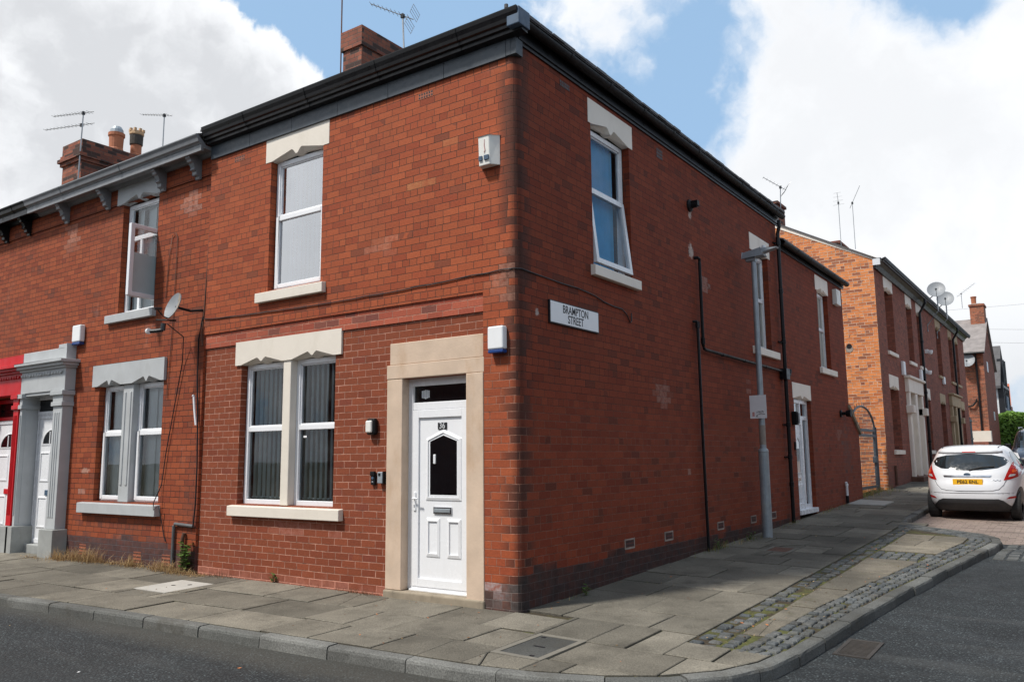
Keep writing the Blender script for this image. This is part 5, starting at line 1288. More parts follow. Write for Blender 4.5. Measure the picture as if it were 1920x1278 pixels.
YW = tag((lambda m_: (m_.box(-2.4, -.95, 45.9, 46.4, .9, 2.65, 0), m_.box(-2.45, -.9, 45.85, 46.45, 2.65, 2.72, 2), m_.box(-.95, -.05, 45.9, 46.4, .9, 2.1, 1), m_.box(-.95, .1, 46.0, 46.5, 2.1, 2.7, 2), m_)[-1])(MB()).build('yard_wall', [M['brick_far'], M['brick_terrace'], M['cream']]), 'stepped brick yard wall with white rendered patch', 'wall')

# half timbered house and red roofed house far up the street
TU = thing('half_timbered_house', (-3, 72, 2), 'white gabled house with black timber framing far up the street', 'house')
mb = MB(); g = [(-1.15, 68.5, 1.5), (-1.15, 74, 1.5), (-1.15, 74, 6.8), (-1.15, 71.2, 9.9), (-1.15, 68.5, 6.8)]; mb.face(g); mb.face([(-7, 68.5, 1.5), (-1.15, 68.5, 1.5), (-1.15, 68.5, 6.8), (-7, 68.5, 6.8)]); mb.face([(-7, 74, 1.5), (-1.15, 74, 1.5), (-1.15, 74, 6.8), (-7, 74, 6.8)][::-1]); mb.build('wall', M['upvc_old'], TU)
mb = MB(); mb.hexa([(-7, 68., 6.5), (-.9, 68., 6.5), (-.9, 71.2, 10.), (-7, 71.2, 10.), (-7, 68., 6.7), (-.9, 68., 6.7), (-.9, 71.2, 10.2), (-7, 71.2, 10.2)]); mb.hexa([(-7, 71.2, 10.), (-.9, 71.2, 10.), (-.9, 74.5, 6.5), (-7, 74.5, 6.5), (-7, 71.2, 10.2), (-.9, 71.2, 10.2), (-.9, 74.5, 6.7), (-7, 74.5, 6.7)]); mb.build('roof', M['slate'], TU)
mb = MB()
for y in (68.55, 70., 71.2, 72.4, 73.9): mb.box(-1.15, -.74, y-.09, y+.09, 2.2, 7.0 if abs(y-71.2) > 2 else 9.0)
for z in (3.2, 4.9, 6.7): mb.box(-1.15, -.735, 68.5, 74, z-.09, z+.09)
mb.build('timber_frame', M['sign_black'], TU); mb = MB(); mb.box(-1.07, -.7, 70.4, 72, 3.4, 6.0); mb.build('bay_window', M['navy'], TU, bevel=.05)
RH = thing('red_roofed_house', (-3, 90, 2.2), 'small house with orange tiled roof above the hedge', 'house')
M['redtile'] = plain('orange_roof_tile', (.40, .12, .06), .8, var=.2, scale=3, bump=.4)
mb = MB(); mb.box(-4.9, -1.95, 88, 94, 1.5, 6.2); mb.build('wall', M['brick_terrace'], RH)
mb = MB(); mb.hexa([(-5.2, 87.5, 6.0), (-1.6, 87.5, 6.0), (-1.85, 91, 8.3), (-4.9, 91, 8.3), (-5.2, 87.5, 6.15), (-1.6, 87.5, 6.15), (-1.85, 91, 8.45), (-4.9, 91, 8.45)]); mb.build('roof', M['redtile'], RH)
mb = MB(); mb.box(-1.94, -1.86, 88.6, 90, 3.2, 5.2); mb.build('window', M['sign_black'], RH)

# ================================================================== houses on the other sides of the two streets (outside the frame: they mirror in the panes and screen the sky)
def opposite(label, P, n, a0, wd, zb, face):
    o = thing('terraced_house', P(a0+n*wd/2, zb, 4), label, 'house'); mb = MB(); hs = []
    for k in range(n):
        s_ = a0+k*wd; hs += [(s_+.7, s_+2.1, zb+1.0, zb+2.7), (s_+.9, s_+1.8, zb+3.9, zb+5.5), (s_+3.2, s_+4.1, zb+3.9, zb+5.5), (s_+3.3, s_+4.2, zb+.1, zb+2.5)]
    wall(mb, P, a0, a0+n*wd, zb-.6, zb+6.0, hs, .12); e0, e1 = a0, a0+n*wd
    mb.face([P(e0, zb-.6, 8), P(e1, zb-.6, 8), P(e1, zb+6, 8), P(e0, zb+6, 8)])
    for e in (e0, e1): mb.face([P(e, zb-.6), P(e, zb-.6, 8), P(e, zb+6, 8), P(e, zb+7.8, 4), P(e, zb+6)])
    mb.build('wall', M['brick_terrace'], o)
    mb = MB(); mb.face([P(e0, zb+5.95, -.3), P(e1, zb+5.95, -.3), P(e1, zb+7.85, 4), P(e0, zb+7.85, 4)]); mb.face([P(e0, zb+5.95, 8.3), P(e1, zb+5.95, 8.3), P(e1, zb+7.85, 4), P(e0, zb+7.85, 4)]); mb.build('roof', M['slate'], o)
    for (a, b, c_, e) in hs:
        mb = MB(); bars(mb, P, a, b, c_, e, .07, .10, .16); mb.pbox(P, a, b, c_+(e-c_)*.6, c_+(e-c_)*.6+.06, .10, .16); f = mb.build('window', M['upvc'], o); mb = MB(); mb.face([P(u, z, .14) for u, z in ((a, c_), (b, c_), (b, e), (a, e))]); mb.build('pane', M['black_glass'], f)
        mb = MB(); mb.pbox(P, a-.15, b+.15, e, e+.3, -.02, .1); mb.build('lintel', M['cream'], f); mb = MB(); mb.pbox(P, a-.15, b+.15, c_-.14, c_, -.06, .1); mb.build('sill', M['cream'], f)
opposite('brick terrace across the front street, mirrored in the ground floor panes', lambda u, z, d=0.: (-u, -12.6-d, z), 5, -9, 5.2, -.25, 0)
opposite('brick terrace on the far side of the side street, outside the picture', lambda u, z, d=0.: (11.2+d, u, z), 6, 3.0, 5.2, .3, 0)

# ================================================================== things fixed to the walls
def root(name, loc, label, cat, group=None): return thing(name, loc, label, cat, group)

# alarm boxes
o = root('alarm_box', (-.33, 0, 4.76), 'white wedge alarm box with two faded blue panels high beside the corner', 'alarm box')
mb = MB(); a0, a1, z0, z1 = -.455, -.205, 4.60, 4.935
mb.hexa([(a0+.035, -.10, z0), (a1-.075, -.10, z0), (a1, -.002, z0-.0), (a0, -.002, z0-.0), (a0+.035, -.115, z1-.012), (a1-.075, -.115, z1-.012), (a1, -.002, z1), (a0, -.002, z1)]); mb.build('housing', M['cream_plastic'], o, bevel=.008, recalc=True)
mb = MB(); mb.box(a0+.042, a0+.085, -.118, -.10, z0+.055, z0+.105); mb.box(a0+.112, a1-.079, -.118, -.10, z0+.055, z0+.105); mb.build('strobe_panel', M['navy'], o)
mb = MB(); mb.tube([(a0+.12, -.113, z1-.05), (a0+.115, -.1135, z1-.12), (a0+.125, -.1135, z1-.17), (a0+.113, -.113, z1-.20)], .004, 5); mb.build('scratch', M['pink'], o)
o = root('alarm_box', (-.22, 0, 2.7), 'plain white alarm box with dark blue base beside the front door', 'alarm box')
mb = MB(); mb.box(-.335, -.135, -.085, .0, 2.602, 2.845); mb.build('housing', M['white_plastic'], o, bevel=.018, seg=3); mb = MB(); mb.box(-.33, -.14, -.082, .0, 2.565, 2.60); mb.build('strobe_lens', M['blue_plastic'], o, bevel=.008)
o = root('alarm_box', (-8.85, .07, 3.55), 'white alarm box with blue base above the grey portico', 'alarm box')
mb = MB(); mb.box(-9.0, -8.74, -.02, .07, 3.45, 3.73); mb.build('housing', M['white_plastic'], o, bevel=.02, seg=3); mb = MB(); mb.box(-8.99, -8.75, -.015, .07, 3.405, 3.448); mb.build('strobe_lens', M['blue_plastic'], o, bevel=.008)
o = root('alarm_box', (.0, 13.25, 5.15), 'pale louvred alarm box at the far end of the rear wing', 'alarm box')
mb = MB(); mb.box(.0, .10, 13.05, 13.42, 4.98, 5.34); 
for k in range(4): mb.box(.098, .106, 13.12, 13.26, 5.22+k*.026, 5.232+k*.026)
mb.build('housing', M['cream_plastic'], o, bevel=.01)
o = root('alarm_box', (.0, 21.6, 4.0), 'small white alarm box left of the cream paired doorway', 'alarm box'); mb = MB(); mb.box(.0, .09, 21.1, 21.4, 3.92, 4.36); mb.build('housing', M['white_plastic'], o, bevel=.02)
o = root('alarm_box', (.0, 24.2, 4.0), 'small white alarm box over the right half of the cream doorway', 'alarm box'); mb = MB(); mb.box(.0, .09, 24.35, 24.62, 3.95, 4.36); mb.build('housing', M['white_plastic'], o, bevel=.02)
o = root('alarm_box', (.0, 29.9, 4.2), 'small pale alarm box beside the brown stone doorway', 'alarm box'); mb = MB(); mb.box(.0, .09, 29.7, 30.0, 4.2, 4.5); mb.build('housing', M['white_plastic'], o, bevel=.02)
for (y, z, nm) in ((26.1, 5.15, 'white dome camera above the cream doorway end'), (25.5, 4.36, 'white dome camera beside the first black downpipe of the terrace')):
    o = root('security_camera', (0, y, z), nm, 'camera'); mb = MB(); mb.box(0, .10, y-.09, y+.09, z-.06, z+.08); mb.lathe([(.0, -.12), (.07, -.09), (.09, -.02), (.09, .04), (.0, .05)], (.16, y, z), n=10); mb.build('housing', M['white_plastic'], o)

# lights, bells
o = root('wall_light', (-2.07, .04, 1.86), 'black wall light with white diffuser left of the front door', 'wall light')
mb = MB(); mb.box(-2.135, -2.0, -.03, .04, 1.765, 1.955); mb.build('back_plate', M['black_plastic'], o, bevel=.025, seg=3); mb = MB(); mb.box(-2.125, -2.03, -.055, -.02, 1.79, 1.93); mb.build('diffuser', M['cream_plastic'], o, bevel=.02, seg=3)
o = root('doorbell', (-2.03, .04, 1.27), 'blue black video doorbell under the wall light', 'doorbell')
mb = MB(); mb.box(-2.085, -2.015, .005, .04, 1.195, 1.345); mb.build('housing', M['black_plastic'], o, bevel=.012); mb = MB(); mb.box(-2.083, -2.017, -.008, .02, 1.30, 1.35); mb.build('hood', M['black_plastic'], o, bevel=.006)
mb = MB(); mb.lathe([(.0, -.004), (.017, -.003), (.017, .01)], (-2.05, .003, 1.275), 'Y', n=12); mb.build('lens', M['navy'], o); mb = MB(); mb.box(-2.062, -2.038, .002, .008, 1.225, 1.24); mb.build('button', M['galv'], o)
o = root('key_safe', (-1.90, .04, 1.28), 'small grey key safe beside the stone door surround', 'key safe')
mb = MB(); mb.box(-1.955, -1.875, -.02, .04, 1.215, 1.345); mb.build('housing', M['galv'], o, bevel=.008); mb = MB(); mb.box(-1.935, -1.905, -.024, -.018, 1.30, 1.33); mb.box(-1.875, -1.862, -.015, .04, 1.21, 1.35); mb.build('cover', M['black_plastic'], o)
o = root('wall_light', (0, 9.36, 2.1), 'black lantern box beside the white side door', 'wall light')
mb = MB(); mb.box(.0, .10, 9.28, 9.40, 2.06, 2.32); mb.build('back_plate', M['black_plastic'], o, bevel=.01); mb = MB(); mb.box(.10, .125, 9.29, 9.39, 2.09, 2.29); mb.build('diffuser', M['sign_black'], o)
o = root('doorbell', (0, 9.38, 1.66), 'small black doorbell left of the white side door', 'doorbell'); mb = MB(); mb.box(0, .03, 9.345, 9.415, 1.58, 1.74); mb.build('housing', M['black_plastic'], o, bevel=.008); mb = MB(); mb.box(.029, .034, 9.36, 9.40, 1.60, 1.64); mb.build('button', M['galv'], o)
o = root('wall_light', (0, 13.15, 2.42), 'black floodlight sticking out above the sloping yard wall', 'wall light')
mb = MB(); mb.lathe([(.0, 0), (.085, .0), (.085, .03), (.04, .04), (.04, .12), (.07, .13), (.085, .24), (.0, .24)], (0, 13.1, 2.42), 'X', n=14); mb.build('housing', M['black_plastic'], o)

# street name plate
o = root('street_sign', (0, 1.12, 3.07), 'white BRAMPTON STREET name plate with black letters on the side wall', 'street sign')
mb = MB(); PSg = Ps(.022); mb.pbox(PSg, .578, 1.662, 2.945, 3.20, -.004, .022, 1); mb.pbox(PSg, .590, 1.650, 2.957, 3.188, -.0065, .0, 0); mb.build('plate', [M['sign_white'], M['sign_black']], o)
text_obj('lettering', 'BRAMPTON', .128, M['sign_black'], o, lambda a, b, c: PSg(1.128+a, 3.122+b, -.0072-c), sx=.84, bold=.0015)
text_obj('lettering', 'STREET', .128, M['sign_black'], o, lambda a, b, c: PSg(1.125+a, 3.018+b, -.0072-c), sx=.84, bold=.0015)

# satellite dish on number 38
def dish_mesh(R_, depth, n=20, m=6, dent=0.):
    """bowl facing +X' local"""
    rings = []
    for i in range(m+1):
        r = R_*i/m; rings.append([(-depth+depth*(r/R_)**2, r*.92*cos(2*pi*k/n), r*sin(2*pi*k/n)) for k in range(n)])
    return rings
def dish(label, loc, R_, aim, wall_pt, group=None, mats=None, rod='front', arms=True):
    o = root('satellite_dish', loc, label, 'satellite dish', group); c = Vector(loc); X = Vector(aim).normalized(); Y = Vector((0, 0, 1)).cross(X).normalized(); Z = X.cross(Y)
    W = lambda p: tuple(c+X*p[0]+Y*p[1]+Z*p[2])
    rg = dish_mesh(R_, R_*.22); mb = MB()
    for side, ox in ((0, 0), (1, -.012)):
        for a, b in zip(rg, rg[1:]):
            n = len(a)
            for k in range(n):
                k2 = (k+1) % n; q = [(a[k][0]+ox, *a[k][1:]), (a[k2][0]+ox, *a[k2][1:]), (b[k2][0]+ox, *b[k2][1:]), (b[k][0]+ox, *b[k][1:])]
                md = 1 if (a is not rg[0] and R_*.25 < a[k][1] < R_*.62 and mats and not side and -R_*.95 < a[k][2] < R_*.75) else 0
                mb.face([W(p) for p in (q if side == 0 else q[::-1])], md)
    n = len(rg[-1])
    for k in range(n):
        k2 = (k+1) % n; a, b = rg[-1][k], rg[-1][k2]; mb.face([W(a), W(b), W((b[0]-.012, b[1], b[2])), W((a[0]-.012, a[1], a[2]))])
    mb.build('reflector', mats or [M['dish'], M['dish']], o, smooth=False, weld=True)
    mb = MB(); tip = (R_*.95, 0, -R_*.72)
    mb.tube([W((-.02, 0, -R_*.98)), W((R_*.3, 0, -R_*1.02)), W(tip)], .008, 6, 0); mb.build('arm', M['black_plastic'], o)
    mb = MB(); tv = Vector(tip); mb.tube([W((tip[0]+.03, 0, tip[2]-.02)), W((tip[0]-.06, 0, tip[2]+.03))], R_*.10, 10, 0); mb.build('receiver', M['sign_black'], o)
    mb = MB(); mb.tube([W((-R_*.22, 0, 0)), tuple((Vector(W((-R_*.5, 0, -.05)))+Vector(wall_pt))/2), wall_pt], .018, 8); mb.build('bracket', M['black_plastic'], o)
    return o
o = dish('rusty grey satellite dish on the wall of number 38', (-5.70, -.30, 3.655), .20, (-.08, -.94, .33), (-5.52, .07, 3.62), mats=[M['dish'], M['dish_rust']])
mb = MB(); mb.tube([(-5.80, -.36, 3.40), (-5.80, -.37, 3.30)], .035, 8); mb.tube([(-5.80, -.37, 3.31), (-5.86, -.42, 3.295), (-5.93, -.47, 3.29)], .03, 8); mb.lathe([(.0, -.03), (.04, -.02), (.042, .02), (.0, .03)], (-5.95, -.49, 3.29), 'X', n=10, mat=1); mb.build('receiver', [M['sign_black'], M['white_plastic']], o)
mb = MB(); mb.tube([(-5.73, -.30, 3.44), (-5.60, -.30, 3.43), (-5.98, -.36, 3.47)], .012, 6); mb.build('arm', M['black_plastic'], o)
for (y, z, x, lb) in ((26.9, 7.55, .42, 'pale satellite dish on a pole above the terrace gutter, in front of its twin'), (29.2, 7.55, .42, 'pale satellite dish on a pole above the terrace gutter, behind its twin')):
    o = dish(lb, (x, y, z), .34, (.10, -.88, .46), (.12, y+.1, z-.35), group='dishes above the terrace gutter')
    mb = MB(); mb.tube([(.02, y+.1, 6.0), (.02, y+.1, 6.25), (.42, y+.1, 6.75), (.42, y+.1, 7.5)], .025, 6); mb.build('pole', M['galv'], o)
dish('white satellite dish on the brick wall under the pale slate roof', (-.80, 46.1, 6.75), .46, (.1, -.9, .42), (-.7, 46.5, 6.7))

# ------------------------------------------------------------------ aerials
def aerial(label, base, top, aim, L, n_el, elw, reflector=True, second=None, mat=None, loc=None, tilt=0., pr=.016):
    o = root('television_aerial', base, label, 'aerial'); mb = MB(); mb.tube([base, top], pr, 8, 0); mb.build('pole', mat or M['alu'], o)
    def yagi(c, A, L_, n, w_):
        A = Vector(A).normalized(); S = A.cross(Vector((0, 0, 1))).normalized(); U = S.cross(A); c = Vector(c); mb = MB(); mb.tube([c-A*L_*.25, c+A*L_*.75], .009, 6)
        for k in range(n):
            p = c-A*L_*.15+A*L_*.90*k/(n-1); hw = w_*(1-.35*k/(n-1)); mb.tube([p-S*hw, p+S*hw], .0045, 5)
        mb.build('boom', M['alu'], o)
        if reflector:
            mb = MB(); p = c-A*L_*.22
            for s in (-1, 1):
                for k in range(4): q = p+U*s*(.05+.05*k)-A*.03*k*0; mb.tube([q-S*w_*1.5, q+S*w_*1.5], .004, 5)
                mb.tube([p+U*s*.04-S*w_*1.5, p+U*s*.21-S*w_*1.5], .004, 5); mb.tube([p+U*s*.04+S*w_*1.5, p+U*s*.21+S*w_*1.5], .004, 5)
            mb.build('reflector', M['alu'], o)
        mb = MB(); mb.box(c.x-.03, c.x+.03, c.y-.03, c.y+.03, c.z-.05, c.z+.03); mb.build('clamp', M['sign_black'], o)
    yagi(top, aim, L, n_el, elw)
    if second: yagi(*second)
    return o
aerial('dark aerial with twin reflector behind the corner house chimney', (-5.2, 3.9, 8.6), (-5.27, 3.9, 9.80), (-.78, -.35, .42), .95, 10, .13)
aerial('double aerial strapped to the left chimney stack', (-15.1, 2.93, 8.3), (-15.05, 2.93, 10.05), (-1, -.15, .12), 1.55, 13, .10, False, second=((-15.1, 2.93, 9.75), (-1, -.15, .10), 1.9, 13, .09))
aerial('single aerial rising from behind the left chimney', (-14.75, 4.9, 8.0), (-14.75, 4.9, 10.6), (-1, -.15, .22), 1.2, 11, .10, False)
o = root('radio_mast', (-5.70, 2.9, 8.2), 'thin rusty mast bracketed to the corner house chimney', 'mast'); mb = MB(); mb.tube([(-5.70, 2.76, 7.9), (-5.70, 2.76, 11.5)], .013, 6); mb.build('pole', M['rust'], o)
mb = MB(); mb.tube([(-5.70, 2.76, 8.25), (-5.58, 2.80, 8.25)], .008, 5); mb.tube([(-5.70, 2.76, 8.05), (-5.58, 2.80, 8.0)], .008, 5); mb.build('bracket', M['rust'], o)
aerial('small aerial on the far gable chimney', (-2.60, 18.2, 8.8), (-2.56, 18.2, 9.75), (-.8, -.5, .6), .8, 7, .16, True)
aerial('slim upright aerial on the low roof chimney', (-2.45, 25.2, 9.2), (-2.45, 25.2, 11.0), (0, -.3, 1), .5, 4, .2, False, pr=.011)
aerial('slim aerial with slanting tip beside the upright one', (-1.95, 25.2, 9.1), (-1.95, 25.2, 10.9), (.45, 0, .9), .9, 3, .05, False, pr=.011)
aerial('bent aerial on the chimney of the far brick house', (-1.1, 49.2, 10.2), (-1.1, 49.2, 11.1), (.8, -.3, .5), 1.3, 8, .3, False)

# ------------------------------------------------------------------ cables
def cable(label, path, r, mat='sign_black', cat='cable', name='cable'):
    mb = MB(); mb.tube(path, r, 6); return tag(mb.build(name, M[mat], None, smooth=True), label, cat)
pth = [(-5.39, -.012, 3.47)]
for k in range(1, 27): pth.append((-5.39+k*.2, -.012, 3.455-.055*sin(pi*k/27)+random.uniform(-.006, .006)))
pth += [(-.12, -.014, 3.445), (-.05, -.0, 3.446), (.008, .06, 3.445), (.013, .15, 3.44), (.013, .5, 3.43), (.013, .9, 3.42), (.013, 1.2, 3.425), (.013, 1.6, 3.40), (.013, 1.85, 3.355), (.013, 2.1, 3.335), (.013, 2.3, 3.335), (.013, 2.42, 3.29), (.013, 2.52, 3.19), (.013, 2.56, 3.21), (.013, 2.56, 3.32)]
cable('black cable along the brick ledge and round the corner', pth, .007)
cable('thin pale cable running down the joint between numbers 36 and 38', [(-5.345, .03, 5.8), (-5.36, .02, 5.2), (-5.40, .03, 4.3), (-5.42, .03, 3.9), (-5.43, .03, 3.6), (-5.47, .03, 3.25), (-5.44, .03, 3.1)], .012, 'rust')
cable('black cable hanging down to the grey pipe by number 38', [(-5.41, .0, 3.50), (-5.50, .04, 3.42), (-5.56, .045, 3.2), (-5.55, .045, 2.6), (-5.50, .045, 2.0), (-5.47, .045, 1.4), (-5.47, .045, .9), (-5.50, .045, .62)], .011)
cable('thin looping cable from the dish past the grey window', [(-5.80, -.30, 3.4), (-5.83, -.02, 3.25), (-5.93, .045, 2.9), (-6.10, .05, 2.2), (-6.24, .05, 1.6), (-6.31, .05, 1.15), (-6.36, -.03, .90), (-6.32, -.05, .80), (-6.28, -.0, .86), (-6.26, .05, .62), (-6.20, .06, .42), (-6.16, .06, .36)], .008)
cable('brown telephone wire arching beside the upstairs window of number 38', [(-6.46, .06, 3.9), (-6.42, .06, 4.5), (-6.36, .06, 4.85), (-6.27, .06, 4.88), (-6.22, .06, 4.8), (-6.24, .06, 3.6), (-6.30, .06, 2.4)], .006, 'rust')
o = tag((lambda m_: (m_.hexa([(-5.60, .0, 2.39), (-5.575, .0, 2.39), (-5.575, .03, 2.39), (-5.60, .03, 2.39), (-5.58, .0, 2.41), (-5.555, .0, 2.41), (-5.555, .03, 2.41), (-5.58, .03, 2.41)]), m_.tube([(-5.58, .02, 2.40), (-5.55, .02, 2.2), (-5.50, .02, 1.98)], .018, 6), m_)[-1])(MB()).build('trunking', M['upvc']), 'short white cable trunking tilted at the joint of the two houses', 'trunking')
for (p0, p1, lb) in (((-20, 60, 12.6), (30, 42, 9.9), 'uppermost overhead wire across the sky at the street end'), ((-2, 49, 9.0), (30, 44, 7.6), 'overhead wire running right from the far gable'), ((-1, 50, 8.2), (30, 46, 7.1), 'lowest overhead wire at the street end')):
    p0, p1 = Vector(p0), Vector(p1); cable(lb, [tuple(p0.lerp(p1, k/14)-Vector((0, 0, .9*sin(pi*k/14)))) for k in range(15)], .006, 'sign_black', 'wire', 'overhead_wire')

# ------------------------------------------------------------------ lamp post
o = root('street_lamp', (.28, 6.65, hp(.28, 6.65)), 'galvanised street lamp standing close to the side wall', 'street lamp')
lx, ly = .285, 6.65; z0 = hp(lx, ly)-.02
mb = MB(); mb.tube([(lx, ly, z0), (lx, ly, 1.53)], .082, 18, 1); mb.lathe([(.082, 0), (.086, .02), (.075, .055), (.05, .075)], (lx, ly, 1.53), n=18, mat=1); mb.build('base_column', [M['galv'], M['galv_base']], o, smooth=False)
mb = MB(); mb.tube([(lx, ly, 1.58), (lx, ly, 4.80)], .052, 16, 0, r2=.042); mb.build('pole', M['galv'], o, smooth=False)
mb = MB(); mb.lathe([(.0525, 1.66), (.0525, 1.98)], (lx, ly, 0), n=16); mb.build('peeling_label', M['palejoint'], o)
mb = MB()
mb.hexa([(.12, 6.55, 4.80), (.47, 6.54, 4.825), (.47, 6.76, 4.825), (.12, 6.75, 4.80), (.12, 6.57, 4.90), (.43, 6.56, 4.955), (.43, 6.74, 4.955), (.12, 6.73, 4.90)]); mb.box(.16, .33, 6.59, 6.71, 4.745, 4.81); mb.hexa([(.46, 6.57, 4.86), (.70, 6.585, 4.915), (.70, 6.715, 4.915), (.46, 6.73, 4.86), (.43, 6.57, 4.93), (.70, 6.59, 4.935), (.70, 6.71, 4.935), (.43, 6.73, 4.93)])
mb.build('lamp_head', M['galv'], o, bevel=.012, recalc=True)
mb = MB(); mb.lathe([(.035, 0), (.035, .03), (.03, .045), (.0, .05)], (.47, 6.65, 4.95), n=12); mb.build('photocell', M['white_plastic'], o)
o = root('blank_sign', (lx, 6.55, 2.28), 'white square sign with black scribble strapped to the street lamp', 'sign')
Psn = lambda u, z, d=0.: (lx-.022+u*cos(-.14)+d*sin(.14), 6.57+u*sin(-.14)*1.+d, 2.28+z)
mb = MB(); mb.pbox(Psn, -.145, .145, -.19, .19, -.006, .0); mb.build('plate', M['sign_white'], o)
mb = MB()
for st in ([(-.03, -.10), (-.02, -.075), (-.015, -.10), (.005, -.07), (.01, -.10)], [(.02, -.10), (.03, -.07), (.045, -.075), (.03, -.088), (.05, -.105)], [(.06, -.07), (.065, -.095), (.08, -.065)], [(.085, -.07), (.09, -.10)], [(.0, -.125), (.06, -.115), (.12, -.125)], [(-.035, -.16), (-.02, -.13), (-.01, -.135), (-.03, -.165), (-.01, -.165)]):
    mb.tube([Psn(u, z, -.0075) for u, z in st], .0035, 5)
mb.build('scribble', M['sign_black'], o); mb = MB(); mb.pbox(Psn, -.105, -.065, -.155, -.085, -.0075, -.005); mb.build('sticker', M['pink'], o)
mb = MB(); mb.tube([(lx+.055*cos(a), ly+.055*sin(a), 2.36) for a in [2*pi*k/12 for k in range(13)]], .008, 5); mb.box(lx-.03, lx+.03, 6.57, 6.61, 2.2, 2.4); mb.build('clip', M['galv'], o)

# ------------------------------------------------------------------ alley gate
o = root('alley_gate', (-.36, 16.2, .5), 'blue grey mesh alley gate with arched top between the houses', 'gate')
gx = -.20; ga, gb = 14.85, 17.62; gz = .62
mb = MB(); mb.tube([(gx, gb, .4), (gx, gb, 2.22)], .05, 4); mb.build('post', M['gate'], o); mb = MB(); mb.tube([(gx, ga, .4), (gx, ga, 2.1)], .05, 4); mb.build('post', M['gate'], o)
mb = MB()
for z in (gz, 1.98, 2.12): mb.box(gx-.03, gx+.03, ga, gb, z-.035, z+.035)
cy, ry_ = (ga+gb)/2, (gb-ga)/2-.02
mb.tube([(gx, cy-ry_*cos(pi*k/16), 2.12+.62*sin(pi*k/16)) for k in range(17)], .03, 6)
mb.box(gx-.025, gx+.025, gb-.16, gb-.10, gz, 2.1); mb.build('leaf_frame', M['gate'], o, recalc=True)
mb = MB(); y = ga+.05
while y < gb-.05:
    q = (y-cy)/ry_; zt = 2.12+.60*math.sqrt(max(0, 1-q*q)); mb.tube([(gx, y, gz), (gx, y, zt)], .005, 4); y += .16
z = gz+.08
while z < 2.68:
    hw = ry_ if z < 2.12 else ry_*math.sqrt(max(0, 1-((z-2.12)/.61)**2)); mb.tube([(gx+.006, cy-hw, z), (gx+.006, cy+hw, z)], .005, 4); z += .10
for k in range(0, 17):
    a = pi*k/16; p = Vector((gx, cy-ry_*cos(a), 2.12+.62*sin(a))); d_ = Vector((0, -cos(a), sin(a)))
    for t in (-.25, .25): mb.tube([tuple(p), tuple(p+(d_+Vector((0, t*sin(a), t*cos(a))))*.09)], .005, 4)
mb.build('mesh_panel', M['wire'], o); mb = MB(); mb.box(gx-.05, gx+.06, gb-.22, gb-.10, 1.25, 1.42); mb.build('lock', M['gate'], o, bevel=.008)
G2 = root('alley_gate', (-.3, 41., 1.2), 'dark iron gate in the gap before the far brick house', 'gate'); mb = MB()
for k in range(9): mb.tube([(-.3, 38.2+k*.35, 1.), (-.3, 38.2+k*.35, 3.2+.25*sin(k*.4))], .025, 4)
for z in (1.2, 2.2, 3.1): mb.box(-.33, -.27, 38., 41.2, z-.04, z+.04)
mb.build('leaf_frame', M['gate'], G2)

# ------------------------------------------------------------------ covers and drains
def cover(name, label, x0, x1, y0, y1, mat, frame, marks=None, cat='cover', rot=None):
    c = ((x0+x1)/2, (y0+y1)/2); o = root(name, (*c, hp(*c)), label, cat); H_ = lambda x, y, k=0.: (x, y, hp(x, y)+k)
    mb = MB(); f = .055
    for a, b, cc, d in ((x0, x1, y0, y0+f), (x0, x1, y1-f, y1), (x0, x0+f, y0+f, y1-f), (x1-f, x1, y0+f, y1-f)): mb.hexa([H_(a, cc, -.03), H_(b, cc, -.03), H_(b, d, -.03), H_(a, d, -.03), H_(a, cc, .0015), H_(b, cc, .0015), H_(b, d, .0015), H_(a, d, .0015)])
    mb.build('rim', frame, o); mb = MB(); g = f+.008
    mb.hexa([H_(x0+g, y0+g, -.03), H_(x1-g, y0+g, -.03), H_(x1-g, y1-g, -.03), H_(x0+g, y1-g, -.03), H_(x0+g, y0+g, -.001), H_(x1-g, y0+g, -.001), H_(x1-g, y1-g, -.001), H_(x0+g, y1-g, -.001)]); mb.build('lid', mat, o)
    if marks:
        for (a, b, cc, d) in marks: mb = MB(); mb.hexa([H_(a, cc, -.01), H_(b, cc, -.01), H_(b, d, -.01), H_(a, d, -.01), H_(a, cc, .002), H_(b, cc, .002), H_(b, d, .002), H_(a, d, .002)]); mb.build('key_slot', M['sign_black'], o)
    return o
M['conc'] = plain('worn_concrete', (.165, .152, .125), .9, var=.2, scale=8, bump=.6, dirt=.3)
M['conc_white'] = plain('pale_cement', (.40, .385, .35), .9, var=.12, scale=3, bump=.4, dirt=.45, dirtcol=(.2, .16, .11))
M['cover_fill'] = flag_mat('dark_aggregate', (.06, .064, .062), (.085, .086, .08))
cover('manhole_cover', 'square dark manhole cover in the corner paving with a key slot', .60, 1.08, -1.32, -.58, M['cover_fill'], M['conc'], [(.79, .90, -.98, -.955), (.69, .73, -.70, -.67), (.93, .97, -1.25, -1.22)], 'manhole cover')
cover('manhole_cover', 'rusty brown rectangular cover in front of the street lamp', .66, 1.06, 5.17, 5.72, M['rust'], M['conc'], None, 'manhole cover')
o = root('service_slab', (-4.67, -.75, hp(-4.67, -.75)), 'pale cement slab with two keyholes in the front pavement', 'cover'); mb = MB(); mb.hexa([(x, y, hp(x, y)+k) for k in (-.03, .003) for x, y in ((-5.0, -1.08), (-4.34, -1.08), (-4.34, -.42), (-5.0, -.42))]); mb.build('slab', M['conc_white'], o)
mb = MB()
for (x, y) in ((-4.72, -.72), (-4.56, -.60)): mb.lathe([(.0, .006), (.028, .006), (.028, .0)], (x, y, hp(x, y)), n=8)
mb.build('keyhole', M['sign_black'], o)
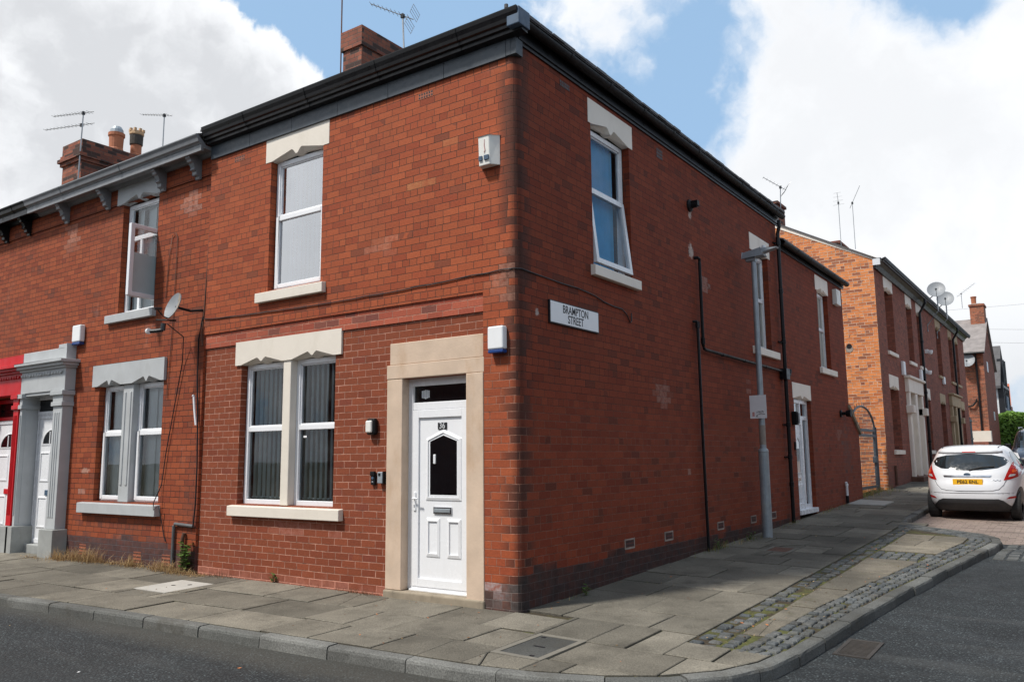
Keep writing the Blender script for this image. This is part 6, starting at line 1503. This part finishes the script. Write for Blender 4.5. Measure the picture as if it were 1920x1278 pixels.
o = root('service_slab', (.5, 13.6, hp(.5, 13.6)), 'pale concrete slab set in the pavement beyond the side door', 'cover'); mb = MB(); mb.hexa([(x, y, hp(x, y)+k) for k in (-.03, .012) for x, y in ((.05, 13.0), (.82, 13.0), (.82, 14.1), (.05, 14.3))]); mb.build('slab', M['conc_white'], o)
o = root('storm_drain', (2.93, .82, hr(2.93, .82)), 'iron storm drain grate in the gutter at the corner', 'drain'); dx0, dx1, dy0, dy1 = 2.80, 3.09, .52, 1.12
Hd = lambda x, y, k: (x, y, hr(x, y)+k); mb = MB(); f = .03
for a, b, cc, d in ((dx0, dx1, dy0, dy0+f), (dx0, dx1, dy1-f, dy1), (dx0, dx0+f, dy0+f, dy1-f), (dx1-f, dx1, dy0+f, dy1-f)): mb.hexa([Hd(a, cc, -.03), Hd(b, cc, -.03), Hd(b, d, -.03), Hd(a, d, -.03), Hd(a, cc, .010), Hd(b, cc, .010), Hd(b, d, .010), Hd(a, d, .010)])
mb.build('rim', M['iron'], o); mb = MB(); y = dy0+f+.02
while y < dy1-f-.01: mb.hexa([Hd(a, b, k) for k in (-.02, .009) for a, b in ((dx0+f, y), (dx1-f, y), (dx1-f, y+.018), (dx0+f, y+.018))]); y += .042
mb.build('grate', M['iron'], o); mb = MB(); mb.face([Hd(a, b, .002) for a, b in ((dx0+.01, dy0+.01), (dx1-.01, dy0+.01), (dx1-.01, dy1-.01), (dx0+.01, dy1-.01))]); mb.build('pit', M['sign_black'], o)

# ------------------------------------------------------------------ cars
class Car:
    def __init__(s, root_, levels, n=4.6): s.r = root_; s.lv = levels; s.n = n
    def at(s, z):
        L = s.lv
        if z <= L[0][0]: return L[0][1:]
        for i in range(len(L)-1):
            if L[i][0] <= z <= L[i+1][0]:
                t = (z-L[i][0])/(L[i+1][0]-L[i][0]); p0, p1, p2, p3 = L[max(i-1, 0)], L[i], L[i+1], L[min(i+2, len(L)-1)]
                out = []
                for k in (1, 2, 3):
                    m1 = (p2[k]-p0[k])/max(p2[0]-p0[0], 1e-6)*(p2[0]-p1[0]); m2 = (p3[k]-p1[k])/max(p3[0]-p1[0], 1e-6)*(p2[0]-p1[0])
                    out.append((2*t**3-3*t**2+1)*p1[k]+(t**3-2*t**2+t)*m1+(-2*t**3+3*t**2)*p2[k]+(t**3-t**2)*m2)
                return out
        return L[-1][1:]
    def body(s, name, mats, matf=None, N=72, M_=34):
        mb = MB(); z0, z1 = s.lv[0][0], s.lv[-1][0]; b = 0
        def ring(z):
            yr, yf, w_ = s.at(z); yc, L = (yr+yf)/2, (yf-yr)/2; out = []
            for k in range(N):
                a = 2*pi*k/N; c_, s_ = cos(a), sin(a); e = 2/s.n
                out.append((w_*math.copysign(abs(c_)**e, c_), yc+L*math.copysign(abs(s_)**e, s_), z))
            return out
        R_ = [ring(z0+(z1-z0)*(1-(1-i/M_)**1.35)) for i in range(M_+1)]
        for a, c in zip(R_, R_[1:]):
            for k in range(N):
                k2 = (k+1) % N; zc_ = (a[k][2]+c[k][2])/2; mb.face([a[k], a[k2], c[k2], c[k]], matf(a[k], zc_) if matf else 0)
        mb.face(R_[-1]); mb.face(R_[0][::-1])
        return mb.build(name, mats, s.r, smooth=True, weld=True, local=True)
    def rear(s, x, z, o=.004): yr, yf, w_ = s.at(z); L = (yf-yr)/2; return (x, (yr+yf)/2-L*max(0, 1-min(1, abs(x/w_))**s.n)**(1/s.n)-o, z)
    def front(s, x, z, o=.004): yr, yf, w_ = s.at(z); L = (yf-yr)/2; return (x, (yr+yf)/2+L*max(0, 1-min(1, abs(x/w_))**s.n)**(1/s.n)+o, z)
    def side(s, y, z, o=.004, sg=1): yr, yf, w_ = s.at(z); L = (yf-yr)/2; return (sg*(w_*max(0, 1-min(1, abs((y-(yr+yf)/2)/L))**s.n)**(1/s.n)+o), y, z)
    def patch(s, mb, fn, poly, mat=0, step=.05, o=.004):
        """polygon in surface coordinates, cut to a grid so that it follows the body"""
        P = [Vector(p) for p in poly]
        if sum(P[i].x*P[(i+1) % len(P)].y-P[(i+1) % len(P)].x*P[i].y for i in range(len(P))) < 0: P.reverse()
        x0, x1 = min(p.x for p in P), max(p.x for p in P); y0, y1 = min(p.y for p in P), max(p.y for p in P)
        i = 0
        while x0+i*step < x1:
            xa, xb = x0+i*step, x0+(i+1)*step; c = clip(clip(P, Vector((xa, 1)), Vector((xa, 0))), Vector((xb, 0)), Vector((xb, 1))); j = 0; i += 1
            if len(c) < 3: continue
            while y0+j*step < y1:
                ya, yb = y0+j*step, y0+(j+1)*step; d = clip(clip(c, Vector((0, ya)), Vector((1, ya))), Vector((1, yb)), Vector((0, yb))); j += 1
                if len(d) > 2: mb.face([fn(p.x, p.y, o) for p in d], mat)
    def wheel(s, x, y, r, wd, tyre, rim):
        prof = [(r*.62, -wd/2), (r*.93, -wd/2), (r*.985, -wd*.38), (r, -wd*.2), (r, wd*.2), (r*.985, wd*.38), (r*.93, wd/2), (r*.62, wd/2)]
        mb = MB(); mb.lathe(prof, (x, y, r), 'X', n=28); t = mb.build('wheel', tyre, s.r, smooth=False, local=True)
        sg = 1 if x > 0 else -1; mb = MB(); xx = x+sg*wd*.36
        mb.lathe([(r*.64, 0), (r*.58, sg*-.01), (r*.56, -sg*.04)], (xx, y, r), 'X', n=28)
        for k in range(5):
            a = 2*pi*k/5; u = Vector((0, cos(a), sin(a))); v = Vector((0, -sin(a), cos(a))); c = Vector((xx, y, r))
            q = [c+u*.03+v*.035, c+u*.03-v*.035, c+u*r*.58-v*.022, c+u*r*.58+v*.022]; mb.face([tuple(p) for p in q]); 
        mb.lathe([(.0, 0.), (.06, 0.), (.06, -sg*.03)], (xx, y, r), 'X', n=16); mb.build('rim', rim, t, local=True)
        mb = MB(); mb.lathe([(.0, 0), (r*.6, 0)], (x+sg*wd*.1, y, r), 'X', n=20); mb.build('brake', M['sign_black'], t, local=True)


def car_paint(name, col, metal=0.):
    m, T, b, out = new_mat(name); p = T.new('ShaderNodeTexCoord').outputs['Object']
    c = T.mix(1., col, T.mr(T.noise(p, 2.5, 4), .3, .7, .96, 1.03), 'MULTIPLY'); lowd = T.ss(T.m('ADD', T.sep(p)[2], T.m('MULTIPLY', T.noise(p, 5, 5, .6), .25)), .25, .65, .22, 0.)
    T.put(b.inputs['Base Color'], T.mix(lowd, c, (.25, .22, .18))); b.inputs['Roughness'].default_value = .3; b.inputs['Coat Weight'].default_value = .8; b.inputs['Coat Roughness'].default_value = .06; b.inputs['Metallic'].default_value = metal
    return m
M['car_white'] = car_paint('white_car_paint', (.68, .69, .71)); M['car_navy'] = car_paint('navy_car_paint', (.022, .032, .055), .3)
M['tyre'] = plain('tyre_rubber', (.018, .018, .018), .85, var=.2, dirt=.3, dirtcol=(.06, .05, .045)); M['rim'] = plain('alloy_rim', (.40, .41, .42), .3, metal=.8)
M['carglass'] = plain('car_glass', (.012, .016, .018), .03, var=.1, spec=1.); M['red_lamp'] = plain('red_lens', (.40, .012, .010), .25, var=.25, scale=18, spec=.35); M['amber_lamp'] = plain('amber_lens', (.75, .10, .015), .15, var=.2); M['clear_lamp'] = plain('clear_lens', (.55, .55, .56), .12, var=.3, scale=20, coat=.5)
M['bumper'] = plain('grained_bumper', (.028, .029, .031), .55, var=.2)
M['seam'] = plain('panel_gap', (.06, .06, .065), .6)

CW = root('parked_car', (2.66, 11.7, hr(2.66, 11.9)-.01), 'white hatchback with yellow rear number plate parked on block paving', 'car'); CW.rotation_euler = (.028, 0, R(-.6))
LW = [(.20, .16, 3.72, .77), (.30, .05, 3.86, .825), (.42, .0, 3.92, .853), (.58, .005, 3.93, .86), (.70, .03, 3.90, .862), (.80, .075, 3.72, .858), (.90, .11, 3.35, .845), (.98, .15, 2.95, .815), (1.08, .215, 2.66, .765), (1.18, .29, 2.45, .715), (1.28, .37, 2.24, .665), (1.35, .43, 2.08, .625), (1.40, .49, 1.95, .575), (1.435, .58, 1.78, .49), (1.455, .75, 1.5, .34), (1.462, .95, 1.3, .12)]
c = Car(CW, LW, 4.4); c.body('body', M['car_white'])
mb = MB(); c.patch(mb, c.rear, [(-.67, 1.145), (-.62, 1.075), (-.50, 1.02), (-.25, .985), (0, .975), (.25, .985), (.50, 1.02), (.62, 1.075), (.67, 1.145), (.60, 1.225), (.40, 1.275), (0, 1.295), (-.40, 1.275), (-.60, 1.225)]); mb.build('rear_window', M['carglass'], CW, local=True, weld=True, smooth=True)
mb = MB(); c.patch(mb, lambda y, z, o: c.side(y, z, o), [(.72, 1.10), (1.0, 1.02), (2.55, .985), (2.45, 1.10), (2.0, 1.30), (1.0, 1.315), (.78, 1.22)]); mb.build('side_window', M['carglass'], CW, local=True)
mb = MB(); c.patch(mb, lambda y, z, o: c.side(y, z, o, -1), [(.72, 1.10), (1.0, 1.02), (2.55, .985), (2.45, 1.10), (2.0, 1.30), (1.0, 1.315), (.78, 1.22)]); mb.build('side_window', M['carglass'], CW, local=True)
mb = MB(); c.patch(mb, c.front, [(-.62, 1.0), (.62, 1.0), (.50, 1.36), (-.50, 1.36)]); mb.build('windscreen', M['carglass'], CW, local=True)
for sg in (-1, 1):
    mb = MB(); c.patch(mb, c.rear, [(sg*.735, 1.15), (sg*.685, 1.03), (sg*.635, .91), (sg*.585, .79), (sg*.70, .805), (sg*.80, .84), (sg*.842, .885), (sg*.825, .97), (sg*.785, 1.07)], o=.009, step=.03)
    tl = mb.build('tail_lamp', M['red_lamp'], CW, local=True); mb = MB(); c.patch(mb, c.rear, [(sg*.66, .85), (sg*.76, .865), (sg*.77, .90), (sg*.69, .90)], o=.013, step=.03); mb.build('reversing_lens', M['clear_lamp'], tl, local=True)
    mb = MB(); c.patch(mb, c.rear, [(sg*.715, .93), (sg*.785, .935), (sg*.775, .985), (sg*.725, .985)], o=.013, step=.03); mb.build('indicator_lens', M['amber_lamp'], tl, local=True)
    mb = MB(); c.patch(mb, c.rear, [(sg*.60, .435), (sg*.80, .445), (sg*.80, .49), (sg*.66, .475)], o=.008, step=.03); mb.build('reflector', M['red_lamp'], CW, local=True)
    for y in (.62, 3.11):
        mb = MB(); c.patch(mb, lambda yy, z, o, s_=sg: c.side(yy, z, o, s_), [(y+.345*cos(a), max(.2, .305+.345*sin(a))) for a in [pi*k/14-.3 for k in range(19)]], o=.003, step=.06); mb.build('wheel_arch', M['sign_black'], CW, local=True)
        c.wheel(sg*.722, y, .298, .19, M['tyre'], M['rim'])
    mb = MB(); mb.box(sg*.80, sg*.98, 2.32, 2.42, .96, 1.08); mb.build('door_mirror', M['black_plastic'], CW, local=True, bevel=.03)
mb = MB(); c.patch(mb, c.rear, [(-.74, .20), (.74, .20), (.74, .235), (.66, .30), (.56, .40), (.48, .435), (-.48, .435), (-.56, .40), (-.66, .30), (-.74, .235)], o=.010); mb.build('lower_bumper', M['bumper'], CW, local=True)
mb = MB(); mb.box(-.62, .62, .45, 3.6, .16, .3); mb.build('underside', M['sign_black'], CW, local=True)  # underbody box blackened to stand for the shadow beneath the car
mb = MB(); yp = c.rear(0, .76)[1]; mb.hexa([(-.285, yp-.018, .705), (.235, yp-.018, .705), (.235, yp+.02, .705), (-.285, yp+.02, .705), (-.285, yp-.008, .815), (.235, yp-.008, .815), (.235, yp+.03, .815), (-.285, yp+.03, .815)]); npq = mb.build('number_plate', M['amber'], CW, local=True)
text_obj('registration', 'PE62 ENL', .092, M['sign_black'], CW, lambda a, b, cc: (-.025+a+off(CW).x, yp-.0155+b*.09-cc+off(CW).y, .757+b+off(CW).z), sx=1.0, bold=.002)
bpy.data.objects['registration'].parent = npq; OFF['registration'] = Vector((0, 0, 0))
mb = MB(); c.patch(mb, c.rear, [(-.44, .855), (.36, .855), (.40, .885), (-.46, .885)], o=.014); mb.build('boot_handle', M['chrome'], CW, local=True)
mb = MB(); mb.lathe([(.0, -.012), (.06, -.008), (.06, .01)], (-.03, c.rear(0, .90)[1]-.006, .90), 'Y', n=16, M=Matrix.Diagonal((1, 1, .55))); mb.build('badge', M['navy'], CW, local=True)
mb = MB(); mb.tube([c.rear(.40+k*.02, .79+.012*sin(k*1.9), .008) for k in range(8)], .004, 5); mb.build('badge_script', M['chrome'], CW, local=True)
mb = MB(); mb.tube([c.rear(.0, .985, .02), c.rear(.18, 1.03, .022), c.rear(.44, 1.055, .022)], .013, 6); mb.build('wiper', M['black_plastic'], CW, local=True)
mb = MB(); c.patch(mb, c.rear, [(-.12, 1.315), (.12, 1.315), (.12, 1.345), (-.12, 1.345)], o=.03); mb.build('brake_lamp', M['red_lamp'], CW, local=True)
mb = MB(); top = [c.rear(x, 1.375, .01) for x in [-.56+1.12*k/12 for k in range(13)]]; bot = [c.rear(x, 1.315, .035) for x in [-.58+1.16*k/12 for k in range(13)]]
for k in range(12): mb.face([bot[k], bot[k+1], top[k+1], top[k]]); mb.face([(bot[k][0], bot[k][1]+.06, bot[k][2]), (bot[k+1][0], bot[k+1][1]+.06, bot[k+1][2]), bot[k+1], bot[k]])
mb.build('spoiler', M['car_white'], CW, local=True, smooth=True, weld=True)
for sg in (-1, 1):
    mb = MB(); mb.tube([(sg*.50, y, 1.435-.03*abs(y-1.2)) for y in (.62, .9, 1.3, 1.7)], .010, 5); mb.build('roof_seam', M['seam'], CW, local=True)
mb = MB(); sg = 1; seam = []
mb.tube([c.rear(x, z, .003) for x, z in ((-.63, .80), (-.58, .70), (-.50, .62), (-.40, .595), (-.2, .585), (0, .583), (.2, .585), (.40, .595), (.50, .62), (.58, .70), (.63, .80))], .005, 5)
mb.build('panel_seam', M['seam'], CW, local=True)

mb = MB(); mb.tube([c.side(y, z, .002) for y, z in ((1.55, .32), (1.5, .6), (1.42, .95))], .004, 5); mb.build('door_seam', M['seam'], CW, local=True)
mb = MB(); mb.tube([c.side(y, .80, .012) for y in (1.62, 1.70, 1.80)], .014, 6); mb.build('door_handle', M['car_white'], CW, local=True)
mb = MB(); mb.tube([c.rear(x, .545, .002) for x in [-.80+1.6*k/20 for k in range(21)]], .004, 5); mb.build('bumper_seam', M['seam'], CW, local=True)
CD = root('parked_car', (3.2, 30.3, hr(3.2, 26)+.02), 'dark blue people carrier facing the camera at the picture edge', 'car'); CD.rotation_euler = (-.028, 0, pi)
LD = [(.22, .05, 4.30, .80), (.40, .0, 4.40, .88), (.65, .02, 4.42, .91), (.85, .05, 4.36, .91), (1.0, .07, 4.05, .90), (1.12, .09, 3.55, .86), (1.35, .13, 3.15, .81), (1.6, .20, 2.85, .74), (1.72, .30, 2.6, .66), (1.79, .6, 2.2, .45), (1.81, 1., 1.8, .2)]
c = Car(CD, LD, 4.6); c.body('body', M['car_navy'])
mb = MB(); c.patch(mb, c.front, [(-.78, 1.14), (.78, 1.14), (.64, 1.66), (-.64, 1.66)], step=.08); mb.build('windscreen', M['carglass'], CD, local=True)
for sg in (-1, 1):
    mb = MB(); c.patch(mb, c.front, [(sg*.55, .80), (sg*.86, .86), (sg*.84, 1.02), (sg*.62, .98)], o=.012); mb.build('headlight', M['clear_lamp'], CD, local=True)
    mb = MB(); c.patch(mb, lambda yy, z, o, s_=sg: c.side(yy, z, o, s_), [(.4, 1.15), (3.2, 1.14), (2.75, 1.62), (.5, 1.62)], step=.1); mb.build('side_window', M['carglass'], CD, local=True)
    mb = MB(); mb.box(sg*.86, sg*1.06, 3.0, 3.12, 1.08, 1.28); mb.build('door_mirror', M['black_plastic'], CD, local=True, bevel=.03)
    mb = MB(); mb.tube([(sg*.62, .5, 1.80), (sg*.64, .7, 1.83), (sg*.64, 2.3, 1.83), (sg*.62, 2.5, 1.78)], .02, 6); mb.build('roof_rail', M['alu'], CD, local=True)
    for y in (.75, 3.45): c.wheel(sg*.80, y, .32, .20, M['tyre'], M['rim'])
mb = MB(); c.patch(mb, c.front, [(-.50, .62), (.50, .62), (.52, .82), (-.52, .82)], o=.012); mb.build('grille', M['sign_black'], CD, local=True); mb = MB(); c.patch(mb, c.front, [(-.80, .25), (.80, .25), (.82, .55), (-.82, .55)], o=.01); mb.build('lower_bumper', M['bumper'], CD, local=True)

# ------------------------------------------------------------------ planting
def leaf_mat(name, a, b_, rough=.6):
    m, T, b, out = new_mat(name); r = T.new('ShaderNodeNewGeometry').outputs['Random Per Island']
    T.put(b.inputs['Base Color'], T.mix(r, a, b_)); b.inputs['Roughness'].default_value = rough; b.inputs['Subsurface Weight'].default_value = 0.
    tr = T.new('ShaderNodeBsdfTranslucent'); T.put(tr.inputs[0], T.mix(r, tuple(x*1.2 for x in a), tuple(x*1.3 for x in b_))); mx = T.new('ShaderNodeMixShader'); mx.inputs[0].default_value = .25
    T.l.new(b.outputs[0], mx.inputs[1]); T.l.new(tr.outputs[0], mx.inputs[2]); T.l.new(mx.outputs[0], out.inputs[0]); return m
M['leaf'] = leaf_mat('hedge_leaf', (.09, .19, .022), (.20, .36, .055)); M['weed'] = leaf_mat('weed_leaf', (.06, .13, .02), (.12, .22, .04)); M['straw'] = leaf_mat('dry_grass', (.32, .20, .085), (.50, .36, .18), .8); M['rustweed'] = leaf_mat('dead_weed', (.12, .06, .035), (.22, .12, .06), .8); M['grassgreen'] = leaf_mat('fresh_grass', (.10, .15, .02), (.25, .26, .06)); M['stemg'] = plain('weed_stem', (.10, .11, .04), .7)
rnd = random.Random(5)
mb = MB()
for k in range(9000):
    x = rnd.uniform(-1.2, 7); q = rnd.random(); bulge = .12*sin(x*1.7)+.1*sin(x*4.1)
    if q < .62: y, z = 54.6+rnd.uniform(-.18, .25)+bulge, 1.5+rnd.random()**.9*2.45
    else: y, z = 54.6+rnd.uniform(0, 1.6), 3.9+rnd.uniform(-.15, .10)+bulge*.6
    s_ = rnd.uniform(.06, .13); a = rnd.uniform(0, 2*pi); e_ = rnd.uniform(-.9, .9); u = Vector((cos(a), sin(a)*.6, e_)).normalized(); v = u.cross(Vector((rnd.uniform(-1, 1), -1, rnd.uniform(-.6, 1)))).normalized(); c_ = Vector((x, y, z))
    mb.face([tuple(c_-u*s_), tuple(c_-v*s_*.55), tuple(c_+u*s_), tuple(c_+v*s_*.55)])
HG = root('hedge', (3, 55, 1.4), 'clipped bright green hedge across the end of the street', 'hedge'); mb.build('foliage', M['leaf'], HG)
mb = MB(); mb.box(-1.1, 7, 54.8, 56.2, 1.2, 3.8); mb.build('dense_core', plain('hedge_core', (.03, .06, .012), .9, var=.4, scale=2), HG)
FW = tag((lambda m_: (m_.box(-1.3, 8, 53.9, 54.1, 1.0, 1.9), m_)[-1])(MB()).build('garden_wall', M['brick_far']), 'low red brick garden wall in front of the hedge', 'wall')


def blade(mb, x, y, z, h, w_, lean, az, mat=0, seg=3):
    d = Vector((cos(az), sin(az), 0)); s_ = Vector((-sin(az), cos(az), 0)); pts = []
    for k in range(seg+1):
        t = k/seg; p = Vector((x, y, z))+d*lean*t*t+Vector((0, 0, h*t*(1-.25*t*lean/max(h, .01)))); ww = w_*(1-t*.9)
        pts.append((tuple(p-s_*ww), tuple(p+s_*ww)))
    for a, b in zip(pts, pts[1:]): mb.face([a[0], a[1], b[1], b[0]], mat)
mb = MB()
for (cx_, cy_, nn, rad, h) in [(-8.3, -.06, 130, .45, .26), (-7.9, -.03, 90, .3, .30), (-8.7, -.12, 60, .25, .2), (-7.2, .02, 40, .2, .12), (-6.85, .02, 80, .18, .22), (-6.6, .0, 40, .3, .10), (-6.1, .0, 60, .2, .20), (-5.9, -.02, 90, .25, .20), (-5.55, -.05, 70, .25, .13), (-5.2, -.04, 50, .25, .08), (-9.4, -.2, 25, .25, .10), (-7.6, .0, 60, .3, .13), (-5.0, -.03, 40, .3, .06)]:
    for k in range(nn*3):
        x = cx_+rnd.gauss(0, rad*.6); y = min(cy_+.03, cy_-abs(rnd.gauss(0, .07))); blade(mb, x, y, hp(x, y)-.01, h*rnd.uniform(.20, 1.0), rnd.uniform(.002, .0055), rnd.uniform(.03, .26), rnd.uniform(0, 2*pi), 0 if rnd.random() < .72 else 1)
for (cx_, cy_, nn, rad, h) in [(-4.72, -.02, 90, .22, .09), (-2.35, .02, 120, .25, .06), (-2.05, .01, 60, .2, .045), (-3.0, .02, 40, .15, .05)]:
    for k in range(nn): x = cx_+rnd.gauss(0, rad*.6); y = cy_-abs(rnd.gauss(0, .05)); blade(mb, x, y, hp(x, y)-.01, h*rnd.uniform(.3, 1.2), rnd.uniform(.002, .005), rnd.uniform(.01, .07), rnd.uniform(0, 2*pi), 1)
tag(mb.build('dry_grass', [M['straw'], M['rustweed']]), kind='stuff')
mb = MB()
for (cx_, cy_, nn, rx_, ry__, h) in [(.05, 5.0, 80, .06, .3, .12), (.10, 6.1, 70, .1, .3, .10), (.06, 8.6, 60, .05, .3, .09), (.05, 11.3, 70, .08, .5, .10), (.04, 12.4, 40, .05, .3, .08), (-.2, 15.6, 420, .25, .8, .22), (-.1, 17.2, 160, .2, .3, .22), (.03, .9, 20, .03, .1, .05), (.35, 2.2, 25, .2, .3, .03), (2.0, .3, 60, .1, .5, .02), (2.0, 3., 80, .1, 2., .02)]:
    for k in range(nn): x = cx_+abs(rnd.gauss(0, rx_)) if cx_ >= 0 else cx_+rnd.gauss(0, rx_); y = cy_+rnd.gauss(0, ry__); blade(mb, x, y, hp(x, y)-.012, h*rnd.uniform(.3, 1.2), rnd.uniform(.002, .005), rnd.uniform(.01, .09), rnd.uniform(0, 2*pi), 0 if rnd.random() < .6 else 1)
tag(mb.build('verge_grass', [M['grassgreen'], M['straw']]), kind='stuff')


def weed(name, label, x, y, h, n, spread, leafw, mats, dead=False):
    o = root(name, (x, y, hp(x, y)), label, 'weed'); mb = MB(); lv = MB()
    for k in range(n):
        a = rnd.uniform(0, 2*pi); r0 = rnd.uniform(0, spread); hh = h*rnd.uniform(.45, 1.); p0 = Vector((x, y, hp(x, y)-.01)); p1 = p0+Vector((cos(a)*r0, min(sin(a)*r0*.7, .03), hh)); mb.tube([tuple(p0), tuple(p0.lerp(p1, .5)+Vector((cos(a)*r0*.1, 0, .02))), tuple(p1)], .003, 4)
        m_ = max(3, int(hh/.035))
        for j in range(m_):
            q = p0.lerp(p1, (j+1)/m_); b_ = rnd.uniform(0, 2*pi); L = leafw*rnd.uniform(.7, 1.3); u = Vector((cos(b_), sin(b_), rnd.uniform(-.3, .5))).normalized(); s_ = u.cross(Vector((0, 0, 1))).normalized()*L*.32
            lv.face([tuple(q), tuple(q+u*L*.5+s_), tuple(q+u*L), tuple(q+u*L*.5-s_)])
    mb.build('stem', M['stemg'], o); lv.build('leaves', mats, o); return o
weed('weed_plant', 'leafy green weed growing by the rusty stub pipe of number 38', -5.58, -.02, .45, 9, .14, .085, M['weed'])
weed('weed_plant', 'small bright green weed at the foot of the painted brick wall', -3.72, .0, .13, 6, .09, .06, M['weed'])
weed('weed_plant', 'tiny green weed at the foot of the side wall near the corner', .10, 1.1, .11, 6, .07, .05, M['weed'])
weed('weed_plant', 'low dark weed beside the thin black waste pipe', .10, 5.02, .17, 7, .12, .05, M['weed'])
weed('weed_plant', 'low green weed at the foot of the street lamp', .12, 6.25, .13, 8, .15, .05, M['weed'])

# fallen leaves, twigs and scraps on the paving, too many to count
mb = MB()
for k in range(520):
    q = rnd.random()
    if q < .30: x, y = rnd.uniform(1.85, 2.2), rnd.uniform(0, 9)
    elif q < .45: x, y = xk(rnd.uniform(0, 7.5))-rnd.uniform(.0, .5), 0; y = rnd.uniform(0, 7.5); x = xk(y)-rnd.uniform(.0, .5)
    elif q < .60: x, y = abs(rnd.gauss(0, .12))+.02, rnd.uniform(.2, 13)
    elif q < .75: x, y = rnd.uniform(-9, -.2), -abs(rnd.gauss(0, .12))
    else: x, y = rnd.uniform(-8, 1.9), rnd.uniform(-1.7, -.05); 
    if q >= .88: y = rnd.uniform(.2, 10); x = rnd.uniform(.1, 1.8)
    s_ = rnd.uniform(.006, .02); a = rnd.uniform(0, 2*pi); z = hp(x, y)+.007; u = Vector((cos(a), sin(a), rnd.uniform(-.3, .3)))*s_; v = Vector((-sin(a), cos(a), rnd.uniform(-.4, .4)))*s_*.5; c_ = Vector((x, y, z))
    mb.face([tuple(c_-u), tuple(c_-v), tuple(c_+u), tuple(c_+v)], rnd.choice((0, 0, 0, 1, 2)))
for k in range(26):
    x, y = rnd.uniform(-6, 3.5), rnd.uniform(-4.5, -2.3); s_ = rnd.uniform(.008, .022); a = rnd.uniform(0, 2*pi); z = hr(x, y)+.008; u = Vector((cos(a), sin(a), .1))*s_; v = Vector((-sin(a), cos(a), .2))*s_*.5; c_ = Vector((x, y, z)); mb.face([tuple(c_-u), tuple(c_-v), tuple(c_+u), tuple(c_+v)], rnd.choice((1, 3, 3, 2)))
tag(mb.build('litter', [M['rustweed'], M['straw'], plain('autumn_leaf', (.42, .14, .04), .7), M['sign_white']]), kind='stuff')
